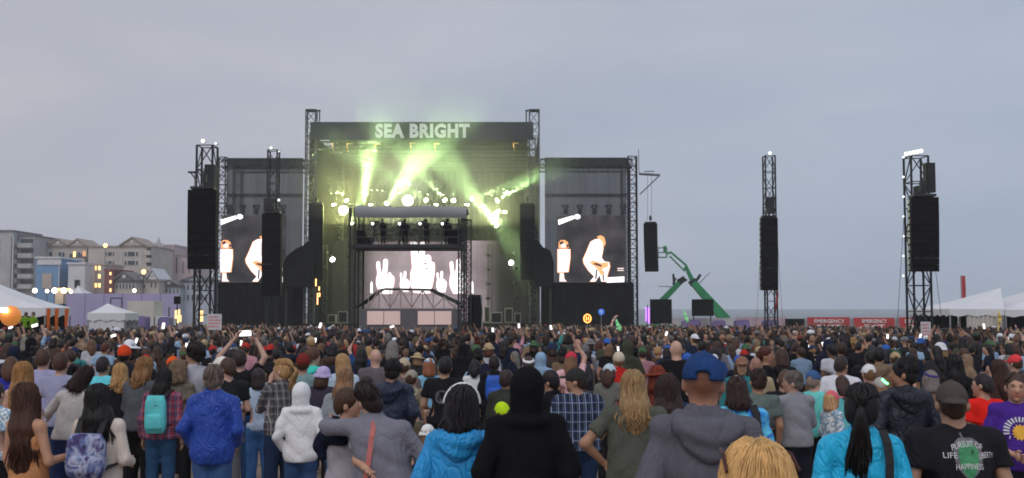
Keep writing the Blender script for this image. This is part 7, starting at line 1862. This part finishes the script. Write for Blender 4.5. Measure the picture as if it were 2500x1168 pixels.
# ------------------------------------------------------------------ the mass of the crowd beyond
def ellip(c, r, nl, nm):
    V = [(0, 0, r[2])]
    for i in range(1, nl):
        th = math.pi*i/nl
        for j in range(nm): ph = 2*math.pi*j/nm; V.append((r[0]*math.sin(th)*math.cos(ph), r[1]*math.sin(th)*math.sin(ph), r[2]*math.cos(th)))
    V.append((0, 0, -r[2])); Fc = []
    for j in range(nm): Fc.append((0, 1+j, 1+(j+1) % nm))
    for i in range(nl-2):
        for j in range(nm):
            a = 1+i*nm+j; b = 1+i*nm+(j+1) % nm; Fc += [(a, a+nm, b+nm), (a, b+nm, b)]
    e = len(V)-1
    for j in range(nm): Fc.append((e, 1+(nl-2)*nm+(j+1) % nm, 1+(nl-2)*nm+j))
    return np.array(V)+np.array(c), np.array(Fc)
def rings(zs, rx, ry, n, cap=True):
    V = []; Fc = []
    for z, a, b in zip(zs, rx, ry):
        for j in range(n): ph = 2*math.pi*j/n; V.append((a*math.cos(ph), b*math.sin(ph), z))
    for i in range(len(zs)-1):
        for j in range(n): a = i*n+j; b = i*n+(j+1) % n; Fc += [(a, b, b+n), (a, b+n, a+n)]
    if cap: V.append((0, 0, zs[-1])); t = len(V)-1; Fc += [(t, (len(zs)-1)*n+j, (len(zs)-1)*n+(j+1) % n) for j in range(n)]
    return np.array(V), np.array(Fc)
def limb(p, r, n):
    q, f4 = tubes_mesh([(np.array(p), r, 1.)], n); tri = np.concatenate([f4[:, [0, 1, 2]], f4[:, [0, 2, 3]]]); return q, tri
def low_person(lod, hair, hat, arms):
    L = []
    n1, n2 = (5, 8) if lod == 0 else (4, 6)
    if lod == 0: L.append((*ellip((0, .02, 1.63), (.078, .098, .12), n1, n2), 0)); L.append((*limb([(0, 0, 1.42), (0, 0, 1.56)], [.058, .055], 4), 0))
    else: L.append((*ellip((0, .025, 1.60), (.07, .08, .11), 4, 5), 0))
    if hair == 'long': L.append((*ellip((0, -.02, 1.58), (.098, .11, .19), n1, n2), 1))
    elif hair: L.append((*ellip((0, -.012, 1.655), (.088, .108, .112), n1, n2), 1))
    if hat: L.append((*ellip((0, .0, 1.69), (.10, .122, .085), n1, n2), 4))
    if lod == 0: L.append((*rings((.80, 1.0, 1.22, 1.36, 1.43, 1.47), (.19, .17, .195, .215, .16, .06), (.13, .12, .125, .115, .09, .06), 8), 2))
    else: L.append((*rings((.85, 1.25, 1.40, 1.46), (.18, .19, .20, .07), (.12, .12, .11, .06), 6), 2))
    L.append((*rings((0.0, .85), (.13, .17), (.10, .12), 5 if lod == 0 else 4), 3))
    n = 5 if lod == 0 else 3
    for s in (-1, 1):
        a = arms[0] if s < 0 else arms[1]
        if a == 'down' : 
            if lod == 0: L.append((*limb([(s*.2, 0, 1.40), (s*.25, -.03, 1.13), (s*.22, .1, .95)], [.062, .05, .04], n), 2))
        elif a == 'phone': L.append((*limb([(s*.2, 0, 1.40), (s*.24, .08, 1.15)], [.06, .048], n), 2)); L.append((*limb([(s*.24, .08, 1.15), (s*.1, .3, 1.33)], [.045, .04], n), 0))
        else: L.append((*limb([(s*.2, 0, 1.40), (s*.24, .08, 1.62)], [.058, .045], n), 2)); L.append((*limb([(s*.24, .08, 1.62), (s*.13, .14, 1.92)], [.042, .038], n), 0))
    V = np.concatenate([q[0] for q in L]); Fc = []; R_ = []; o = 0
    for v, f, r in L: Fc.append(f+o); R_.append(np.full(len(v), r)); o += len(v)
    return V, np.concatenate(Fc), np.concatenate(R_)
LOW = {}
for lod in (0, 1):
    for hair in ('short', 'long', None):
        for hat in (False, True):
            for arms in (('down', 'down'), ('phone', 'phone'), ('down', 'up'), ('up', 'up')): LOW[lod, hair, hat, arms] = low_person(lod, hair, hat, arms)
PH = [(26,800),(85,795),(73,837),(277,820),(333,832),(455,843),(399,796),(782,795),(770,831),(957,798),(1203,806),(1267,796),(1298,832),(1509,852),(1578,825),(1627,815),(1970,841),(2009,841),(2107,855),(2167,822),(2231,853),(2247,821),(2456,859),(2402,797),(2466,825),(588,838),(1345,800)]
phone_at = []
seen_ph = {}
for (x, y) in PH:
    Y = next((q for q in np.arange(31, 98, .5) if P(x, y, q).z-G(q) > 1.78), None)
    if Y is None: Y = min(96, max(31, 45+(820-y)*1.6))
    c = P(x, y, Y); phone_at.append((c.x, Y, c.z))
    bn_ = bin_of(x); seen_ph.setdefault(bn_, []).append((x, y, c, Y))
ORD = ['lowest', 'second lowest', 'third lowest', 'fourth lowest', 'fifth lowest', 'highest']
for bn_, lst in seen_ph.items():
    lst.sort(key=lambda q: -q[1]); side = 'nearest'
    for i, (x, y, c, Y) in enumerate(lst):
        lab = f'lit phone held up in the crowd {bn_}' if len(lst) == 1 else f'lit phone, {ORD[i]} of those held up {bn_}'
        tl = ((.1, .15, 1), (-.25, .15, 1), (.9, .1, .3), (.3, .1, 1), (-.05, .2, 1))[(int(x)+i) % 5]; phone(lab, c, (.25*math.sin(x), -1, .15), tl, k=.85+.35*((int(y*7)+i) % 3)/2)
rc = np.random.RandomState(5); pts = []
cell = {}
def free(x, y, s):
    gx, gy = int(x//s), int(y//s)
    for i in (-1, 0, 1):
        for j in (-1, 0, 1):
            for (a, b) in cell.get((gx+i, gy+j), ()):
                if (a-x)**2+(b-y)**2 < s*s: return False
    cell.setdefault((gx, gy), []).append((x, y)); return True
for (x, y, z) in phone_at: pts.append((x-.13 if True else x, y+.22, 'phone', z)); cell.setdefault((int(x//.62), int((y+.22)//.62)), []).append((x, y+.22))
midgrid = set((int(x//.62), int(y//.62)) for x, y in taken)
Y0c = YMAX_MID-1.5
for _ in range(17000):
    Y = math.sqrt(rc.uniform(Y0c**2, 110**2)); X = rc.uniform(-1, 1)*(.49*Y+1.5)
    if xl-1 < X < xr2+1.6 and FY-1 < Y < FY+D+3: continue
    if any(abs(X-tx) < 1.1 and abs(Y-ty) < 1.1 for tx, ty in ((P(506, 0, 50).x, 50), (P(668, 0, 74).x, 74), (P(1877, 0, 74).x, 74), (P(2236, 0, 50).x, 50))): continue
    if Y > 61 and X < P(170, 0, 62).x*Y/62*.97 and Y < 78 and X < P(170, 0, 62).x: continue
    if Y > 71 and P(210, 0, 72).x < X < P(310, 0, 72).x and Y < 76: continue
    if Y > 79 and X > P(2316, 0, 80).x: continue
    if Y > 93 and P(300, 0, 94).x < X < P(425, 0, 94).x: continue
    if Y < YMAX_MID+.5 and any((X-a)**2+(Y-b)**2 < .5 for a, b in taken): continue
    if math.sin(X*.9+2*math.sin(Y*.31))+math.sin(Y*.77+1.7*math.sin(X*.43)) < -1.15 and rc.rand() < .8: continue
    if not free(X, Y, .58 if Y < 60 else .66): continue
    pts.append((X, Y, None, 0))
Vs, Fs, Cs = [], [], []; o = 0
tops = [c for n, c in TOPC]; wts = np.array([11, 11, 11, 8, 6, 6, 5, 5, 4, 6, 4, 1.6, 2, 3, .6, .8, 1.2, 3, .7, .5]); wts /= wts.sum()
hats = [C('18181a'), C('c2c4cc'), C('1e2a48'), C('6a6a6c'), C('7a2a26'), C('9a8868'), C('26406e'), C('c2c4cc'), C('2a2a2e'), C('303c34')]; hairs = [C('1c1516'), C('131012'), C('30221c'), C('2a1e1a'), C('241a18'), C('3c2a22'), C('4e3c30'), C('74604a'), C('5e5a56'), C('1a1618')]; skins = [SK_L, SK_L, SK_M, SK_M, SK_T, SK_D]
for (X, Y, tg, pz) in pts:
    hair = rc.choice(['short', 'short', 'long', 'long', 'none']) if rc.rand() > .06 else 'none'
    if hair == 'none': hair = 'short' if rc.rand() < .75 else None
    hat = rc.rand() < .22
    u = rc.rand(); arms = ('down', 'down') if u < .52 else (('phone', 'phone') if u < .86 else (('down', 'up') if u < .965 else ('up', 'up')))
    if tg: arms = ('down', 'up')
    V, Fc, R_ = LOW[0 if Y < 52 else 1, hair, hat, arms]
    H = min(1.95, max(1.48, rc.normal(1.70, .105))); k = H/1.75
    if tg: k = min(1.12, max(.8, (pz-G(Y)-.02)/1.90))
    a = rc.normal(0, .3) if rc.rand() < .85 else rc.uniform(-3, 3)
    if tg: a = 0
    ca, sa = math.cos(a), math.sin(a); w = rc.uniform(.92, 1.15)
    x, y = V[:, 0]*w*k, V[:, 1]*w*k
    Vs.append(np.stack([X+x*ca-y*sa, Y+x*sa+y*ca, G(Y)+V[:, 2]*k], 1))
    pal = np.array([np.array(skins[rc.randint(6)])*rc.uniform(.6, .95), np.array(hairs[rc.randint(len(hairs))])*rc.uniform(.55, 1.05), np.array(tops[rc.choice(len(tops), p=wts)])*rc.uniform(.5, 1.0), np.array((JEAN, JEAN2, BLK, GRYP)[rc.randint(4)]), np.array(hats[rc.randint(len(hats))])])
    Cs.append(pal[R_]); Fs.append(Fc+o); o += len(V)
Vs, Fs, Cs = np.concatenate(Vs), np.concatenate(Fs), np.concatenate(Cs)
me = bpy.data.meshes.new('crowd'); me.vertices.add(len(Vs)); me.vertices.foreach_set('co', Vs.astype(np.float32).ravel())
me.loops.add(len(Fs)*3); me.loops.foreach_set('vertex_index', Fs.astype(np.int32).ravel()); me.polygons.add(len(Fs)); me.polygons.foreach_set('loop_start', np.arange(0, len(Fs)*3, 3, dtype=np.int32)); me.polygons.foreach_set('loop_total', np.full(len(Fs), 3, np.int32)); me.update(calc_edges=True)
me.polygons.foreach_set('use_smooth', np.ones(len(Fs), bool))
at_ = me.color_attributes.new('paint', 'FLOAT_COLOR', 'POINT'); at_.data.foreach_set('color', np.concatenate([Cs, np.ones((len(Cs), 1))], 1).astype(np.float32).ravel())
m = bpy.data.materials.new('crowd_colours'); m.use_nodes = True; nt = m.node_tree; b_ = nt.nodes['Principled BSDF']; b_.inputs['Roughness'].default_value = .85; vc = nt.nodes.new('ShaderNodeVertexColor'); vc.layer_name = 'paint'
c_ = nt.nodes.new('ShaderNodeTexCoord'); n_ = nt.nodes.new('ShaderNodeTexNoise'); n_.inputs['Scale'].default_value = 11; n_.inputs['Detail'].default_value = 3; nt.links.new(c_.outputs['Object'], n_.inputs['Vector'])
mr_ = nt.nodes.new('ShaderNodeMapRange'); mr_.inputs['From Min'].default_value = .3; mr_.inputs['From Max'].default_value = .7; mr_.inputs['To Min'].default_value = .6; mr_.inputs['To Max'].default_value = 1.35; nt.links.new(n_.outputs['Fac'], mr_.inputs['Value'])
mu_ = nt.nodes.new('ShaderNodeMixRGB'); mu_.blend_type = 'MULTIPLY'; mu_.inputs['Fac'].default_value = 1; nt.links.new(vc.outputs['Color'], mu_.inputs[1]); nt.links.new(mr_.outputs[0], mu_.inputs[2]); nt.links.new(mu_.outputs[0], b_.inputs['Base Color'])
me.materials.append(m)
co = bpy.data.objects.new('crowd', me); COL.objects.link(co); tag(co, 'dense far crowd filling the beach up to the stage', 'crowd', kind='stuff')
print('PEOPLE', N_PEOPLE[0], cnt, len(pts), 'tris', len(Fs))
# ------------------------------------------------------------------ signs and small things in the crowd
M['sign_white'] = MAT('sign_board', (.62, .60, .62), .7, 0, .05)
M['sign_red'] = MAT('red_sign_ink', C('b06a6c'), .7)
def rules_sign(label, x0, x1, y0, y1, Y):
    a, b = P(x0, y1, Y), P(x1, y0, Y); o = thing('notice_board', label, 'sign', ((a.x+b.x)/2, Y, G(Y)), 'white notices on the speaker towers')
    m = MB(); m.box((a.x, Y, a.z), (b.x, Y+.04, b.z)); m.build('board', M['sign_white'], o)
    m = MB(); m.tube(((a.x+b.x)/2, Y+.08, G(Y)), ((a.x+b.x)/2, Y+.08, b.z), .04, n=6); m.build('post', M['alu'], o)
    rr_ = random.Random(int(x0)); h = b.z-a.z
    for i in range(4):
        m = MB(); z = b.z-h*(.14+.2*i); q = a.x+.1*(b.x-a.x)
        while q < b.x-.18*(b.x-a.x):
            w = rr_.uniform(.06, .16)*(b.x-a.x); m.box((q, Y-.004, z-h*.10), (min(q+w, b.x-.08*(b.x-a.x)), Y-.001, z)); q += w+.04*(b.x-a.x)
        m.build('text_line', M['sign_red'], o)
rules_sign('white notice with faint red lines at the near left speaker tower', 505, 541, 767, 806, 47.5)
rules_sign('white notice with faint red lines at the big right speaker tower', 2249, 2272, 786, 826, 47.5)
M['neon_orange'] = MAT('orange_neon', (.8, .3, .1), .5, emit=(1, .36, .08), estr=3.5)
Y = 62; c = P(1434, 778, Y); o = thing('ring_light', 'glowing orange ring sign on a stick before the right wing', 'glowing sign', (c.x, Y, G(Y)))
m = MB(); R_ = .20
for i in range(18): a0, a1 = 2*math.pi*i/18, 2*math.pi*(i+1)/18; m.tube(c+Vector((R_*math.cos(a0), 0, 1.15*R_*math.sin(a0))), c+Vector((R_*math.cos(a1), 0, 1.15*R_*math.sin(a1))), .03, n=6)
m.tube(c+Vector((-.06, 0, -.12)), c+Vector((-.06, 0, .12)), .028, n=6); m.tube(c+Vector((.06, 0, -.1)), c+Vector((.06, 0, .1)), .03, n=6); m.build('tube', M['neon_orange'], o)
m = MB(); m.tube((c.x, Y, G(Y)), (c.x, Y, c.z-.24), .015, n=5); m.build('stick', M['alu'], o)
M['blue_ball'] = MAT('blue_foil', C('2a6ad0'), .3, emit=(.1, .3, 1), estr=.35)
Y = 66; c = P(1468, 762, Y); o = thing('round_sign', 'small round blue sign on a pole before the right wing', 'sign', (c.x, Y, G(Y)))
m = MB(); m.tube(c, c+Vector((0, .03, 0)), .19, n=18); m.build('disc', M['blue_ball'], o)
m = MB(); m.box(c+Vector((-.035, -.012, -.11)), c+Vector((.035, -.002, .11))); m.box(c+Vector((-.09, -.012, .03)), c+Vector((-.036, -.002, .1))); m.build('symbol', M['letter_white'], o)
m = MB(); m.tube((c.x, Y+.05, G(Y)), (c.x, Y+.05, c.z), .02, n=5); m.build('pole', M['alu'], o)
M['lime'] = MAT('lime_inflatable', C('7fd08a'), .5, emit=(.3, 1, .4), estr=.15); M['pinkish'] = MAT('pink_inflatable', C('c89a90'), .5)
Y = 48; m = MB(); pts_ = [P(1515, 808, Y), P(1511, 799, Y), P(1507, 790, Y), P(1504, 780, Y)]; m.path(pts_, [.06, .10, .07, .03], 8); tag(m.build('inflatable_stick', M['lime'], smooth=True), 'lime green inflatable stick waved before the right wing', 'inflatable')
m = MB(); pts_ = [P(1493, 800, Y), P(1494, 790, Y), P(1498, 780, Y), P(1504, 773, Y), P(1508, 771, Y)]; m.path(pts_, [.05, .05, .05, .045, .03], 8); tag(m.build('foam_arm', M['pinkish'], smooth=True), 'pale curved foam arm waved beside the lime inflatable', 'inflatable')
Y = 60; m = MB(); m.path([P(1679, 787, Y), P(1675, 775, Y), P(1671, 764, Y), P(1669, 758, Y)], [.09, .09, .05, .02], 8); tag(m.build('pennant', M['lime'], smooth=True), 'pale green pennant raised between the black screens', 'pennant')
M['green_glow'] = MAT('green_glow', (.2, 1, .3), .4, emit=(.15, 1, .25), estr=4)
Y = 11.8; c = P(2160, 933, Y); m = MB(); m.path([P(2153, 926, Y), P(2160, 933, Y), P(2168, 938, Y)], .012, 6); tag(m.build('glow_stick', M['green_glow'], smooth=True), 'bright green glow stick beside the navy jacket man', 'glow stick')
M['purple_lit'] = MAT('purple_light', (.5, .2, .8), .5, emit=(.55, .2, 1), estr=1.6)
Y = 113; o = thing('purple_lamp', 'purple lit lamp at the foot of the right wing tower', 'lamp', P(1581, 800, Y).to_tuple())
m = MB(); pxbox(m, 1576, 750, 1579, 785, Y, 0, .08); m.build('lamp_tube', M['purple_lit'], o); m = MB(); pxbox(m, 1582, 752, 1586, 790, Y, 0, .08); m.build('lamp_tube', M['purple_lit'], o)
m = MB(); m.tube(P(1580.5, 805, Y+.2), P(1580.5, 745, Y+.2), .05, n=5); m.build('stand', M['black_steel'], o)
# stage furniture seen either side of the mix tower
M['amp'] = MAT('amp_case', (.25, .24, .24), .7)
for (x0, x1, y0, y1, Y, l) in ((1198, 1226, 762, 782, 119, 'grey amplifier case on stage right of the mix tower'), (825, 849, 760, 782, 119, 'grey amplifier case on stage left of the mix tower'), (800, 820, 768, 784, 121, 'low flight case near the left stage edge'), (1232, 1252, 752, 782, 122, 'tall flight case at the right of the stage'), (1182, 1196, 748, 784, 124, 'upright flight case right behind the mix tower booth'), (1256, 1272, 764, 784, 118, 'small flight case at the far right of the stage')):
    a, b = P(x0, y0, Y), P(x1, y0, Y); o = thing('flight_case', l, 'case', ((a.x+b.x)/2, Y, DECK))
    m = MB(); m.box((a.x, Y, DECK+.01), (b.x, Y+.8, max(a.z, DECK+.6))); m.build('box', M['amp'], o)
    m = MB(); m.box((a.x+.1, Y-.03, DECK+.15), (b.x-.1, Y-.004, max(a.z, DECK+.6)-.12)); m.build('front', M['black_box'], o)
# ------------------------------------------------------------------ damp evening air
hm = bpy.data.materials.new('damp_air'); hm.use_nodes = True; nt = hm.node_tree; nt.nodes.remove(nt.nodes['Principled BSDF'])
hv = nt.nodes.new('ShaderNodeVolumePrincipled'); hv.inputs['Color'].default_value = (.92, .95, 1, 1); hv.inputs['Density'].default_value = .00042; nt.links.new(hv.outputs[0], nt.nodes['Material Output'].inputs['Volume'])
hb = MB(); hb.box((-1200, -120, -3.2), (1200, 1500, 34)); tag(hb.build('haze', hm), 'thin damp evening air over the beach', 'haze', kind='stuff')
for ob in list(bpy.data.objects):
    for k_ in ('_o', '_H'):
        if k_ in ob: del ob[k_]
